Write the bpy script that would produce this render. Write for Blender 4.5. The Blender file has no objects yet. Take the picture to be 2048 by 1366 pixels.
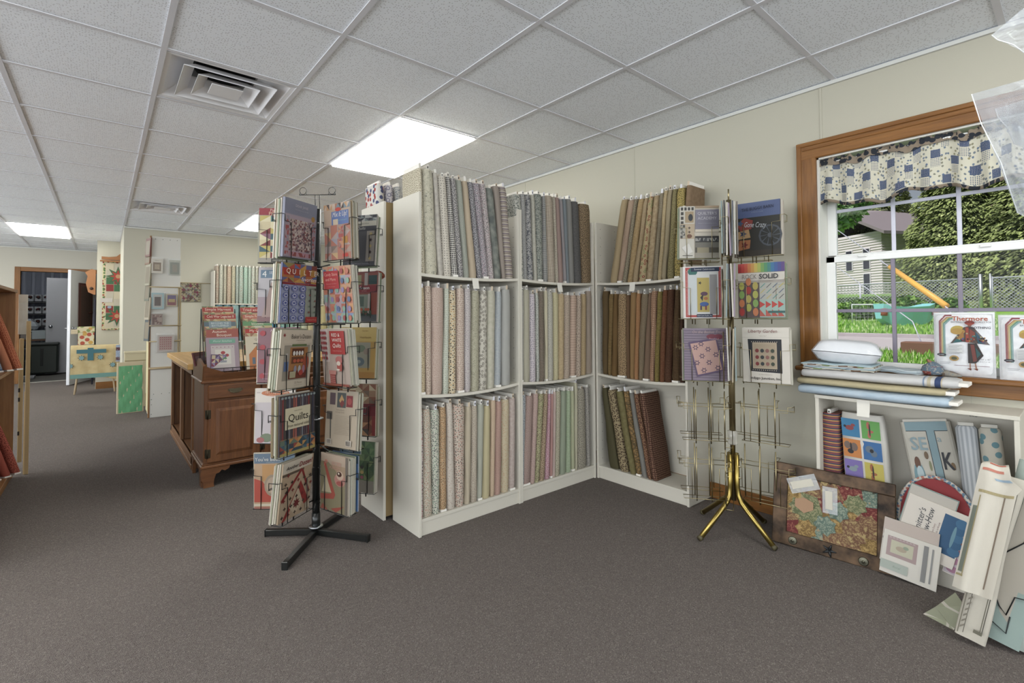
import bpy, math, random
from mathutils import Vector, Matrix
from math import sin, cos, pi, radians
scene = bpy.context.scene
COL = scene.collection
RND = random.Random(11)

# ---------------------------------------------------------------- camera
cd = bpy.data.cameras.new('camera'); cam = bpy.data.objects.new('camera', cd); COL.objects.link(cam)
cd.sensor_width = 36.0; cd.lens = 964.78 / 2048 * 36.0
cd.shift_x = 0.0; cd.shift_y = (603.85 - 683.0) / 2048
cd.clip_start = 0.02; cd.clip_end = 300
YAW, PIT, ROL, CAMZ = 0.70218, 0.02564, -0.00565, 1.18
def _cam_axes():
    f0 = Vector((sin(YAW), cos(YAW), 0)); r0 = Vector((cos(YAW), -sin(YAW), 0)); u0 = Vector((0, 0, 1))
    f = f0 * cos(PIT) + u0 * sin(PIT); u = -f0 * sin(PIT) + u0 * cos(PIT)
    r = r0 * cos(ROL) + u * sin(ROL); u2 = -r0 * sin(ROL) + u * cos(ROL)
    return r, u2, f
_r, _u, _f = _cam_axes()
cam.matrix_world = Matrix(((_r.x, _u.x, -_f.x, 0), (_r.y, _u.y, -_f.y, 0), (_r.z, _u.z, -_f.z, CAMZ), (0, 0, 0, 1)))
scene.camera = cam

# ---------------------------------------------------------------- world, sun, exposure
w = bpy.data.worlds.new('world'); scene.world = w; w.use_nodes = True
bg = w.node_tree.nodes['Background']
sky = w.node_tree.nodes.new('ShaderNodeTexSky'); sky.sky_type = 'HOSEK_WILKIE'
sky.sun_direction = Vector((-0.55, 0.12, 0.82)).normalized(); sky.turbidity = 6.0; sky.ground_albedo = 0.4
hsv = w.node_tree.nodes.new('ShaderNodeHueSaturation'); hsv.inputs['Saturation'].default_value = 0.35
w.node_tree.links.new(sky.outputs[0], hsv.inputs['Color']); w.node_tree.links.new(hsv.outputs[0], bg.inputs['Color'])
bg.inputs['Strength'].default_value = 1.5
sd = bpy.data.lights.new('sun', 'SUN'); sd.energy = 4.2; sd.angle = radians(12); sd.color = (1, .97, .92)
sun = bpy.data.objects.new('sun', sd); COL.objects.link(sun)
sun.rotation_euler = Vector((-0.55, 0.12, 0.82)).to_track_quat('Z', 'Y').to_euler()
vs = scene.view_settings
scene.display_settings.display_device = 'sRGB'
vs.view_transform = 'Standard'; vs.look = 'None'; vs.gamma = 1.0; vs.use_curve_mapping = False
vs.exposure = 0.06
PANEL = 13.5           # ceiling panel emission
def fill_light(name, loc, rot, sx, sy, watts):      # added fill light, set in an invented window opening out of view
    d = bpy.data.lights.new(name, 'AREA'); d.shape = 'RECTANGLE'; d.size = sx; d.size_y = sy; d.energy = watts; d.color = (.90, .955, 1.)
    o = bpy.data.objects.new(name, d); COL.objects.link(o); o.location = loc; o.rotation_euler = rot; return o
fill_light('fill_light_behind', (-.85, -3.26, 1.45), (radians(90), 0, 0), 6.6, 1.7, 175)
fill_light('fill_light_left', (-4.66, 4.4, 1.45), (radians(90), 0, radians(-90)), 13.0, 1.5, 440)
scene.cycles.use_denoising = True
scene.cycles.max_bounces = 10; scene.cycles.diffuse_bounces = 6; scene.cycles.glossy_bounces = 3
scene.cycles.transmission_bounces = 6; scene.cycles.transparent_max_bounces = 16
scene.cycles.caustics_reflective = False; scene.cycles.caustics_refractive = False
scene.cycles.sample_clamp_indirect = 6.0

# ---------------------------------------------------------------- materials
GAIN = .92; DESAT = .16
def lin(h, g=None):
    g = GAIN if g is None else g
    o = []
    for i in (0, 2, 4):
        c = int(h[i:i + 2], 16) / 255
        c = c / 12.92 if c <= .04045 else ((c + .055) / 1.055) ** 2.4
        o.append(min(.93, c * g))
    k = DESAT if g != 1. and g != 1 else 0.; y = .3 * o[0] + .6 * o[1] + .1 * o[2]
    return (*[a + (y - a) * k for a in o], 1)
_lin = lin
MATS = {}
class NT:
    def __init__(s, name, rough=.8, metal=0., spec=.3):
        s.m = bpy.data.materials.new(name); s.m.use_nodes = True; s.t = s.m.node_tree
        s.b = s.t.nodes['Principled BSDF']
        s.b.inputs['Roughness'].default_value = rough; s.b.inputs['Metallic'].default_value = metal
        s.b.inputs['Specular IOR Level'].default_value = spec
    def n(s, ty, **kw):
        x = s.t.nodes.new(ty)
        for k, v in kw.items(): setattr(x, k, v)
        return x
    def l(s, a, b): s.t.links.new(a, b)
    def val(s, sock, v):
        if hasattr(v, 'is_output') or isinstance(v, bpy.types.NodeSocket): s.l(v, sock)
        else: sock.default_value = v
    def math(s, op, a, b=0., c=None):
        x = s.n('ShaderNodeMath', operation=op); s.val(x.inputs[0], a); s.val(x.inputs[1], b)
        if c is not None: s.val(x.inputs[2], c)
        return x.outputs[0]
    def mix(s, f, a, b):
        x = s.n('ShaderNodeMix', data_type='RGBA'); s.val(x.inputs[0], f); s.val(x.inputs[6], a); s.val(x.inputs[7], b)
        return x.outputs[2]
    def uv(s): return s.n('ShaderNodeUVMap', uv_map='UVMap').outputs[0]
    def obj(s): return s.n('ShaderNodeTexCoord').outputs['Object']
    def xy(s, v):
        x = s.n('ShaderNodeSeparateXYZ'); s.l(v, x.inputs[0]); return x.outputs[0], x.outputs[1]
    def noise(s, v, sc, det=2., rough=.5):
        x = s.n('ShaderNodeTexNoise'); s.l(v, x.inputs['Vector']); x.inputs['Scale'].default_value = sc
        x.inputs['Detail'].default_value = det; x.inputs['Roughness'].default_value = rough; return x.outputs['Fac'], x.outputs['Color']
    def vor(s, v, sc, rnd=1., feat='F1'):
        x = s.n('ShaderNodeTexVoronoi', feature=feat, voronoi_dimensions='2D'); s.l(v, x.inputs['Vector'])
        x.inputs['Scale'].default_value = sc; x.inputs['Randomness'].default_value = rnd; return x.outputs['Distance'], x.outputs['Color']
    def col(s, c): s.val(s.b.inputs['Base Color'], c)
    def bump(s, h, st=.3, d=.002):
        x = s.n('ShaderNodeBump'); x.inputs['Strength'].default_value = st; x.inputs['Distance'].default_value = d
        s.l(h, x.inputs['Height']); s.l(x.outputs[0], s.b.inputs['Normal'])

def flat(h, rough=.75, metal=0., spec=.3, g=None):
    k = ('flat', h, rough, metal, spec, g)
    if k not in MATS:
        t = NT('paint_' + h, rough, metal, spec)
        f, _ = t.noise(t.obj(), 9., 2.)
        c = lin(h, g); t.col(t.mix(t.math('MULTIPLY', f, .16), c, tuple(x * .82 for x in c[:3]) + (1,)))
        MATS[k] = t.m
    return MATS[k]
def metal(h, rough=.35):
    k = ('metal', h, rough)
    if k not in MATS:
        t = NT('metal_' + h, rough, 1., .5); f, _ = t.noise(t.obj(), 30.)
        c = lin(h, 1.); t.col(t.mix(f, c, tuple(x * .8 for x in c[:3]) + (1,))); MATS[k] = t.m
    return MATS[k]
def fab(kind, c1, c2=None, c3=None, s=.02, r=.3, rnd=1., g=None, rough=.85):
    k = ('fab', kind, c1, c2, str(c3), s, r, rnd, g)
    if k in MATS: return MATS[k]
    t = NT('fabric_' + kind + '_' + c1, rough, 0., .2); uv = t.uv()
    def lin(h, gg=None):
        o = _lin(h, .90 if gg is None else gg); y = .3 * o[0] + .6 * o[1] + .1 * o[2]; q = .05 if gg is None else 0.
        return (*[v + (y - v) * q for v in o[:3]], 1)
    if kind == 'check': r *= .72
    if kind == 'dots': r = min(r, .40)
    a = lin(c1, g); b = lin(c2 or c1, g)
    big, _ = t.noise(uv, 14., 3.)
    if kind == 'plain':
        c = t.mix(t.math('MULTIPLY', big, .25), a, tuple(x * .8 for x in a[:3]) + (1,))
    elif kind == 'mottle':
        f, _ = t.noise(uv, .9 / s, 3.); f = t.math('MULTIPLY_ADD', f, 3., -1.); x = t.n('ShaderNodeClamp'); t.l(f, x.inputs[0])
        c = t.mix(x.outputs[0], a, b)
    elif kind in ('dots', 'rings'):
        d, vc = t.vor(uv, 1 / s, rnd)
        f = t.math('LESS_THAN', d, r)
        if kind == 'rings': f = t.math('MULTIPLY', f, t.math('GREATER_THAN', d, r * .5))
        ink = b
        if c3:
            sx = t.n('ShaderNodeSeparateColor'); t.l(vc, sx.inputs[0])
            ink = t.mix(t.math('GREATER_THAN', sx.outputs[0], .55), b, lin(c3, g))
        c = t.mix(f, a, ink)
    elif kind == 'scrib':
        f, _ = t.noise(uv, 1. / s, 2.5); f2, _ = t.noise(uv, 2.3 / s, 2.)
        e = t.math('LESS_THAN', t.math('ABSOLUTE', t.math('SUBTRACT', f, .5)), r * .35)
        e2 = t.math('LESS_THAN', t.math('ABSOLUTE', t.math('SUBTRACT', f2, .47)), r * .35)
        c = t.mix(t.math('MAXIMUM', e, e2), a, b)
        if c3: c = t.mix(t.math('GREATER_THAN', f, .62), c, lin(c3, g))
    elif kind in ('strip', 'strip2', 'vstrip'):
        u, v = t.xy(uv); q = u if kind == 'vstrip' else v
        f = t.math('FRACT', t.math('DIVIDE', q, s))
        if kind == 'strip' and c3:
            c = t.mix(t.math('LESS_THAN', f, .3), a, b)
            c = t.mix(t.math('COMPARE', f, .55, .07), c, b); c = t.mix(t.math('COMPARE', f, .85, .1), c, lin(c3, g))
        else:
            c = t.mix(t.math('LESS_THAN', f, r if kind != 'strip' else .4), a, b)
    elif kind in ('check', 'diag', 'gingham'):
        u, v = t.xy(uv)
        if kind == 'diag': u, v = t.math('ADD', u, v), t.math('SUBTRACT', u, v)
        f = t.math('LESS_THAN', t.math('FRACT', t.math('DIVIDE', u, s)), r); f2 = t.math('LESS_THAN', t.math('FRACT', t.math('DIVIDE', v, s)), r)
        if kind == 'gingham': c = t.mix(t.math('MULTIPLY', t.math('ADD', f, f2), .5), a, b)
        else: c = t.mix(t.math('MAXIMUM', f, f2), a, b)
    elif kind == 'brick':
        x = t.n('ShaderNodeTexBrick'); t.l(uv, x.inputs[0]); x.inputs['Color1'].default_value = a; x.inputs['Color2'].default_value = a
        x.inputs['Mortar'].default_value = b; x.inputs['Scale'].default_value = .5 / s; x.inputs['Mortar Size'].default_value = .04
        c = x.outputs[0]
    elif kind == 'calico':
        u, v = t.xy(uv); fu = t.math('DIVIDE', u, s); fv = t.math('DIVIDE', v, s); cu = t.math('FLOOR', fu); cv = t.math('FLOOR', fv)
        q = t.math('FLOORED_MODULO', t.math('ADD', cu, t.math('MULTIPLY', cv, 2.)), 5.)
        d, vc = t.vor(uv, 60., 1.); sx = t.n('ShaderNodeSeparateColor'); t.l(vc, sx.inputs[0]); ink = t.math('MULTIPLY', t.math('LESS_THAN', d, .33), t.math('GREATER_THAN', sx.outputs[0], .45))
        base = t.mix(ink, a, t.mix(sx.outputs[1], lin('5c6c84', 1), lin('8a8468', 1)))
        d2, _v = t.vor(uv, 170., .2); navy = t.mix(t.math('LESS_THAN', d2, .2), b, a)
        g1_ = t.math('LESS_THAN', t.math('FRACT', t.math('DIVIDE', u, .008)), .5); g2_ = t.math('LESS_THAN', t.math('FRACT', t.math('DIVIDE', v, .008)), .5)
        ging = t.mix(t.math('MULTIPLY', g1_, g2_), a, b)
        iu = t.math('MULTIPLY', t.math('GREATER_THAN', t.math('FRACT', fu), .06), t.math('GREATER_THAN', t.math('FRACT', fv), .08))
        c = t.mix(t.math('MULTIPLY', t.math('COMPARE', q, 0., .1), iu), base, navy); c = t.mix(t.math('MULTIPLY', t.math('COMPARE', q, 3., .1), iu), c, ging)
    elif kind == 'patch':
        u, v = t.xy(uv); cu = t.math('FLOOR', t.math('DIVIDE', u, s)); cv = t.math('FLOOR', t.math('DIVIDE', v, s))
        cb = t.n('ShaderNodeCombineXYZ'); t.l(cu, cb.inputs[0]); t.l(cv, cb.inputs[1])
        wn = t.n('ShaderNodeTexWhiteNoise', noise_dimensions='2D'); t.l(cb.outputs[0], wn.inputs[0]); wv = wn.outputs[0]
        cr = t.n('ShaderNodeValToRGB'); cr.color_ramp.interpolation = 'CONSTANT'; t.l(wv, cr.inputs[0])
        cols = [c1, c2] + (c3 if isinstance(c3, (list, tuple)) else [c3])
        for i, h in enumerate(cols):
            e = cr.color_ramp.elements[0] if i == 0 else (cr.color_ramp.elements[1] if i == 1 else cr.color_ramp.elements.new(0))
            e.position = i / len(cols); e.color = lin(h, g)
        f, _ = t.noise(uv, 2.2 / s, 2.)
        c = t.mix(t.math('MULTIPLY', t.math('GREATER_THAN', f, .56), .5), cr.outputs[0], lin(cols[-1], g))
    t.col(c)
    wv_, _ = t.noise(uv, 700., 1.); t.bump(t.math('ADD', t.math('MULTIPLY', big, 6.), wv_), .22, .0015)
    MATS[k] = t.m
    return t.m
def wood(h1, h2, sc=1., rough=.45, axis='Z', g=1.0):
    k = ('wood', h1, h2, sc, axis, rough)
    if k in MATS: return MATS[k]
    t = NT('wood_' + h1, rough, 0., .4); mp = t.n('ShaderNodeMapping'); t.l(t.obj(), mp.inputs[0])
    q = [22. * sc] * 3; q['XYZ'.index(axis)] = 1.6 * sc; mp.inputs['Scale'].default_value = q
    f, _ = t.noise(mp.outputs[0], 1.6, 5., .62); f2, _ = t.noise(mp.outputs[0], 7., 3.)
    x = t.n('ShaderNodeClamp'); t.l(t.math('MULTIPLY_ADD', t.math('ADD', f, t.math('MULTIPLY', f2, .3)), 2.6, -1.2), x.inputs[0])
    t.col(t.mix(x.outputs[0], lin(h1, g), lin(h2, g))); t.bump(f2, .12, .001); MATS[k] = t.m
    return t.m
def carpet_mat():
    t = NT('carpet_loop', .95, 0., .1); o = t.obj()
    f, _ = t.noise(o, 420., 2., .7); f2, _ = t.noise(o, 60., 3.); f3, _ = t.noise(o, .8, 2.)
    d, vc = t.vor(o, 330., 1.)
    sx = t.n('ShaderNodeSeparateColor'); t.l(vc, sx.inputs[0])
    x = t.n('ShaderNodeClamp'); t.l(t.math('MULTIPLY_ADD', f, 2.4, -.7), x.inputs[0])
    c = t.mix(x.outputs[0], lin('59524e', 1), lin('7a726d', 1)); c = t.mix(t.math('MULTIPLY', t.math('GREATER_THAN', sx.outputs[0], .86), .35), c, lin('a39b96', 1))
    c = t.mix(t.math('MULTIPLY', t.math('LESS_THAN', sx.outputs[1], .12), .45), c, lin('3a3534', 1))
    c = t.mix(t.math('MULTIPLY', f3, .18), c, lin('4a4443', 1)); t.col(c)
    t.bump(t.math('ADD', f, d), .7, .004); return t.m
def tile_mat():
    t = NT('ceiling_tile_pitted', .9, 0., .2); o = t.obj()
    mp = t.n('ShaderNodeMapping'); t.l(o, mp.inputs[0])
    oi = t.n('ShaderNodeObjectInfo'); t.l(oi.outputs['Location'], mp.inputs['Location'])
    d, vc = t.vor(mp.outputs[0], 95., 1.); sx = t.n('ShaderNodeSeparateColor'); t.l(vc, sx.inputs[0])
    pit = t.math('MULTIPLY', t.math('LESS_THAN', d, .26), t.math('GREATER_THAN', sx.outputs[0], .5))
    f, _ = t.noise(o, 180., 2.)
    c = t.mix(t.math('MULTIPLY', f, .12), lin('eef2f8', 1), lin('dee2ea', 1)); c = t.mix(t.math('MULTIPLY', pit, .5), c, lin('9a9a9c', 1))
    t.col(c); t.bump(t.math('SUBTRACT', f, t.math('MULTIPLY', pit, 1.5)), .25, .002); return t.m
def paint(h, rough=.85, bump=.1, g=1.):
    k = ('paint', h, rough, g)
    if k not in MATS:
        t = NT('wall_paint_' + h, rough, 0., .25); f, _ = t.noise(t.obj(), 2.2, 3.); f2, _ = t.noise(t.obj(), 160., 2.)
        c = lin(h, g); t.col(t.mix(t.math('MULTIPLY', f, .1), c, tuple(x * .85 for x in c[:3]) + (1,))); t.bump(f2, bump, .001); MATS[k] = t.m
    return MATS[k]
def emis(h, st):
    k = ('em', h, st)
    if k not in MATS:
        t = NT('light_diffuser'); t.b.inputs['Base Color'].default_value = (.8, .8, .8, 1)
        t.b.inputs['Emission Color'].default_value = lin(h, 1); t.b.inputs['Emission Strength'].default_value = st; MATS[k] = t.m
    return MATS[k]
def plastic(h='e8ecee', alpha=.3, rough=.12):
    k = ('pl', h, alpha)
    if k not in MATS:
        t = NT('clear_plastic', rough, 0., .6); f, _ = t.noise(t.obj(), 14., 3.)
        t.b.inputs['Base Color'].default_value = lin(h, 1)
        t.val(t.b.inputs['Alpha'], t.math('MULTIPLY_ADD', f, alpha * .6, alpha * .7)); t.bump(f, .5, .01); MATS[k] = t.m
    return MATS[k]
def glass():
    if 'glass' not in MATS:
        m = bpy.data.materials.new('window_glass'); m.use_nodes = True; t = m.node_tree; t.nodes.clear()
        o = t.nodes.new('ShaderNodeOutputMaterial'); mx = t.nodes.new('ShaderNodeMixShader'); a = t.nodes.new('ShaderNodeBsdfTransparent'); b = t.nodes.new('ShaderNodeBsdfGlossy')
        b.inputs['Roughness'].default_value = .02; fr = t.nodes.new('ShaderNodeFresnel'); fr.inputs[0].default_value = 1.25
        a.inputs[0].default_value = (.97, .98, .98, 1)
        mt = t.nodes.new('ShaderNodeMath'); mt.operation = 'MULTIPLY'; mt.inputs[1].default_value = .3; t.links.new(fr.outputs[0], mt.inputs[0]); t.links.new(mt.outputs[0], mx.inputs[0]); t.links.new(a.outputs[0], mx.inputs[1]); t.links.new(b.outputs[0], mx.inputs[2]); t.links.new(mx.outputs[0], o.inputs[0])
        MATS['glass'] = m
    return MATS['glass']

WHITE = flat('dcd9d2', .55, g=1.); MELA = paint('c6c1b5', .45, .03); BLACK = flat('1a1b1a', .4, .0, .5, 1.); CARD = flat('e2ded6', .8, g=1.)
BRASS = metal('a89b78', .34); PAGES = fab('strip2', 'c2bcae', '98927f', None, .0035, .3)
OAK = wood('66401a', '885c2c', 1., .4, 'Z'); OAKY = wood('66401a', '885c2c', 1., .4, 'Y'); OAKX = wood('66401a', '885c2c', 1., .4, 'X')

# ---------------------------------------------------------------- mesh builder
class MB:
    def __init__(s, M=None):
        s.v = []; s.f = []; s.mi = []; s.uv = []; s.sm = []; s.mats = []; s.M = M
    def mat(s, m):
        if m not in s.mats: s.mats.append(m)
        return s.mats.index(m)
    def add(s, vs, fs, m, uvs=None, smooth=False, M=None):
        b = len(s.v); M = M or s.M; i = s.mat(m)
        for p in vs:
            p = Vector(p); s.v.append(M @ p if M else p)
        for k, f in enumerate(fs):
            s.f.append([b + j for j in f]); s.mi.append(i); s.sm.append(smooth)
            s.uv.append(uvs[k] if uvs else None)
        return s
    def box(s, lo, hi, m, M=None):
        x0, y0, z0 = lo; x1, y1, z1 = hi
        vs = [(x0, y0, z0), (x1, y0, z0), (x1, y1, z0), (x0, y1, z0), (x0, y0, z1), (x1, y0, z1), (x1, y1, z1), (x0, y1, z1)]
        return s.add(vs, [(0, 3, 2, 1), (4, 5, 6, 7), (0, 1, 5, 4), (1, 2, 6, 5), (2, 3, 7, 6), (3, 0, 4, 7)], m, M=M)
    def bbox(s, lo, hi, m, b=.004, M=None):            # box with chamfered edges
        x0, y0, z0 = lo; x1, y1, z1 = hi; vs = []; idx = {}
        for a, (X, sx) in enumerate(((x0, 1), (x1, -1))):
            for c, (Y, sy) in enumerate(((y0, 1), (y1, -1))):
                for d, (Z, sz) in enumerate(((z0, 1), (z1, -1))):
                    for ax in range(3):
                        p = [X + sx * b, Y + sy * b, Z + sz * b]; p[ax] = (X, Y, Z)[ax]; idx[a, c, d, ax] = len(vs); vs.append(p)
        fs = []
        for ax in range(3):
            o = [i for i in range(3) if i != ax]
            for e in (0, 1):
                q = []
                for (i, j) in ((0, 0), (1, 0), (1, 1), (0, 1)):
                    k = [0, 0, 0]; k[ax] = e; k[o[0]] = i; k[o[1]] = j; q.append(idx[k[0], k[1], k[2], ax])
                fs.append(q)
        for ax in range(3):
            o = [i for i in range(3) if i != ax]
            for i in (0, 1):
                for j in (0, 1):
                    k0 = [0, 0, 0]; k1 = [0, 0, 0]; k0[o[0]] = k1[o[0]] = i; k0[o[1]] = k1[o[1]] = j; k1[ax] = 1
                    fs.append([idx[(*k0, o[0])], idx[(*k1, o[0])], idx[(*k1, o[1])], idx[(*k0, o[1])]])
        for a in (0, 1):
            for c in (0, 1):
                for d in (0, 1): fs.append([idx[a, c, d, 0], idx[a, c, d, 1], idx[a, c, d, 2]])
        return s.add(vs, fs, m, M=M)
    def quad(s, a, b, c, d, m, uv=None):
        return s.add([a, b, c, d], [(0, 1, 2, 3)], m, [uv] if uv else None)
    def tube(s, path, r, m, n=6, cap=True, closed=False, smooth=True):
        P = [Vector(p) for p in path]; L = len(P); vs = []; fs = []
        up = Vector((0, 0, 1))
        for i, p in enumerate(P):
            if closed: d = P[(i + 1) % L] - P[i - 1]
            else: d = P[min(i + 1, L - 1)] - P[max(i - 1, 0)]
            d.normalize() if d.length > 0 else None
            ref = up if abs(d.dot(up)) < .95 else Vector((1, 0, 0))
            if i and abs(d.dot(last)) < .98: ref = last
            a = d.cross(ref).normalized(); b = d.cross(a).normalized(); last = a.cross(d).normalized()
            rr = r[i] if isinstance(r, (list, tuple)) else r
            for k in range(n):
                t = 2 * pi * k / n; vs.append(p + a * cos(t) * rr + b * sin(t) * rr)
        for i in range(L if closed else L - 1):
            j = (i + 1) % L
            for k in range(n):
                k2 = (k + 1) % n; fs.append((i * n + k, i * n + k2, j * n + k2, j * n + k))
        if cap and not closed: fs += [tuple(range(n - 1, -1, -1)), tuple((L - 1) * n + k for k in range(n))]
        return s.add(vs, fs, m, smooth=smooth)
    def lathe(s, prof, m, n=16, c=(0, 0, 0), smooth=True):
        vs = []; fs = []
        for (r, z) in prof:
            for k in range(n): t = 2 * pi * k / n; vs.append((c[0] + r * cos(t), c[1] + r * sin(t), c[2] + z))
        for i in range(len(prof) - 1):
            for k in range(n): k2 = (k + 1) % n; fs.append((i * n + k, i * n + k2, (i + 1) * n + k2, (i + 1) * n + k))
        fs += [tuple(range(n - 1, -1, -1)), tuple((len(prof) - 1) * n + k for k in range(n))]
        return s.add(vs, fs, m, smooth=smooth)
    def prism(s, poly, t0, t1, m, ax='Y'):             # polygon (a,b) extruded along ax
        def P(a, b, t): return {'Y': (a, t, b), 'X': (t, a, b), 'Z': (a, b, t)}[ax]
        n = len(poly); vs = [P(a, b, t0) for a, b in poly] + [P(a, b, t1) for a, b in poly]
        fs = [tuple(range(n)), tuple(range(2 * n - 1, n - 1, -1))] + [(i, i + n, (i + 1) % n + n, (i + 1) % n) for i in range(n)]
        return s.add(vs, fs, m)
    def build(s, name, parent=None, loc=None, mw=None, kind=None, label=None, cat=None, group=None):
        me = bpy.data.meshes.new(name); me.from_pydata([tuple(v) for v in s.v], [], s.f)
        for m in s.mats: me.materials.append(m)
        me.polygons.foreach_set('material_index', s.mi); me.polygons.foreach_set('use_smooth', s.sm)
        ul = me.uv_layers.new(name='UVMap'); data = []
        for k, p in enumerate(me.polygons):
            u = s.uv[k]
            if u is None:
                nn = p.normal; ax, ay, az = abs(nn.x), abs(nn.y), abs(nn.z)
                for vi in p.vertices:
                    c = me.vertices[vi].co
                    data += [c.y, c.z] if ax >= ay and ax >= az else ([c.x, c.z] if ay >= az else [c.x, c.y])
            else:
                for q in u: data += [q[0], q[1]]
        ul.data.foreach_set('uv', data); me.validate(); me.update()
        o = bpy.data.objects.new(name, me); COL.objects.link(o)
        if parent: o.parent = parent
        if loc: o.location = loc
        if mw: o.matrix_world = mw
        return tag(o, label, cat, group, kind)
def tag(o, label=None, cat=None, group=None, kind=None):
    if label: o['label'] = label
    if cat: o['category'] = cat
    if group: o['group'] = group
    if kind: o['kind'] = kind
    return o
def thing(name, label, cat, loc=(0, 0, 0), rz=0., group=None, mw=None):
    o = bpy.data.objects.new(name, None); COL.objects.link(o); o.empty_display_size = .05
    if mw is not None: o.matrix_world = mw
    else: o.location = loc; o.rotation_euler = (0, 0, rz)
    return tag(o, label, cat, group)
def struct(name, mb, parent=None, kind='structure', **k):
    return mb.build(name, parent, kind=None if parent else kind, **k)
def frame(c, yaw, lean=0., roll=0.):                   # x right, -y towards the viewer, z up
    u = Vector((cos(yaw), sin(yaw), 0)); n = Vector((sin(yaw), -cos(yaw), 0)); v = Vector((0, 0, 1))
    v2 = v * cos(lean) - n * sin(lean); n2 = n * cos(lean) + v * sin(lean)
    u3 = u * cos(roll) + v2 * sin(roll); v3 = -u * sin(roll) + v2 * cos(roll)
    return Matrix(((u3.x, -n2.x, v3.x, c[0]), (u3.y, -n2.y, v3.y, c[1]), (u3.z, -n2.z, v3.z, c[2]), (0, 0, 0, 1)))
_TX = {}
def text_geo(s, shear=0., bold=False):
    k = (s, shear, bold)
    if k not in _TX:
        cu = bpy.data.curves.new('t', 'FONT'); cu.body = s; cu.size = 1.; cu.resolution_u = 2; cu.shear = shear
        cu.align_x = 'CENTER'; cu.align_y = 'CENTER'
        if bold: cu.offset = .018
        ob = bpy.data.objects.new('t', cu); COL.objects.link(ob)
        dg = bpy.context.evaluated_depsgraph_get(); me = bpy.data.meshes.new_from_object(ob.evaluated_get(dg))
        vs = [tuple(v.co) for v in me.vertices]; fs = [tuple(p.vertices) for p in me.polygons]
        bpy.data.objects.remove(ob); bpy.data.curves.remove(cu); bpy.data.meshes.remove(me)
        x0 = min(v[0] for v in vs); x1 = max(v[0] for v in vs); y0 = min(v[1] for v in vs); y1 = max(v[1] for v in vs)
        _TX[k] = ([((v[0] - (x0 + x1) / 2), (v[1] - (y0 + y1) / 2)) for v in vs], fs, x1 - x0, y1 - y0)
    return _TX[k]
def put(mb, prims, w, h, y=0., z0=0., x0=0., surf=None):
    """flat print on a face in the local xz plane, each layer a hair further out"""
    S = surf or (lambda a, b, k: (x0 + a * w, y - .00022 * k, z0 + b * h))
    k = 1; pm = lambda h: flat(h, .5, g=.74)
    for p in [q for q in prims if q[0] != 't'] + [q for q in prims if q[0] == 't']:
        k += 1; ty = p[0]
        if ty == 'r':
            _, a, b, c, d, m = p; m = pm(m) if isinstance(m, str) else m
            mb.add([S(a, b, k), S(c, b, k), S(c, d, k), S(a, d, k)], [(0, 1, 2, 3)], m, [[(a * w, b * h), (c * w, b * h), (c * w, d * h), (a * w, d * h)]])
        elif ty == 't':
            _, cx, cy, hh, s, m = p[:6]; mw = p[6] if len(p) > 6 else .9; sh = p[7] if len(p) > 7 else 0.; ang = p[8] if len(p) > 8 else 0
            vs, fs, tw, th = text_geo(s, sh, len(p) > 9); sc = hh * h / .72
            if tw * sc > mw * w: q = mw * w / tw
            else: q = sc
            ca, sa = cos(ang), sin(ang)
            mb.add([S(cx + (a * q * ca - b * sc * sa) / w, cy + (a * q * sa + b * sc * ca) / h, k) for a, b in vs], fs, pm(m) if isinstance(m, str) else m)
        elif ty == 'e':
            _, cx, cy, rx, ry, m = p[:6]; n = 14
            mb.add([S(cx + rx * cos(2 * pi * i / n), cy + ry * sin(2 * pi * i / n), k) for i in range(n)], [tuple(range(n))], pm(m) if isinstance(m, str) else m)
        elif ty == 's':
            _, cx, cy, r, n, m = p[:6]; q = h / w
            mb.add([S(cx, cy, k)] + [S(cx + (r if i % 2 == 0 else r * .45) * cos(pi * i / n) * q, cy + (r if i % 2 == 0 else r * .45) * sin(pi * i / n), k) for i in range(2 * n)],
                   [(0, 1 + i, 1 + (i + 1) % (2 * n)) for i in range(2 * n)], pm(m))
        elif ty == 'p':
            mb.add([S(a, b, k) for a, b in p[1]], [tuple(range(len(p[1])))], pm(p[2]))
        elif ty == 'g':                                 # patchwork: half-square triangles
            _, a, b, c, d, nx, ny, cols = p[:8]; R = random.Random(nx * 31 + ny + len(cols[0]) + int(a * 99))
            for i in range(nx):
                for j in range(ny):
                    u0 = a + (c - a) * i / nx; u1 = a + (c - a) * (i + 1) / nx; v0 = b + (d - b) * j / ny; v1 = b + (d - b) * (j + 1) / ny
                    q = [S(u0, v0, k), S(u1, v0, k), S(u1, v1, k), S(u0, v1, k)]
                    if (i + j) % 2: q = q[1:] + q[:1]
                    mb.add(q, [(0, 1, 2)], pm(cols[R.randrange(len(cols))])); mb.add(q, [(0, 2, 3)], pm(cols[R.randrange(len(cols))]))

# ================================================================ SETTING
RX0, RX1, RY0, RY1, CZ = -4.6, 3.0, -3.2, 12.19, 2.435
WALL = paint('b3afa0'); WALLD = paint('bdb9ad')
struct('floor', MB().add([(RX0, RY0, 0), (3.3, RY0, 0), (3.3, RY1 + .02, 0), (RX0, RY1 + .02, 0)], [(0, 1, 2, 3)], carpet_mat()).box((RX0, RY0, -.05), (3.3, RY1 + .02, -.002), carpet_mat()))
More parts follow.
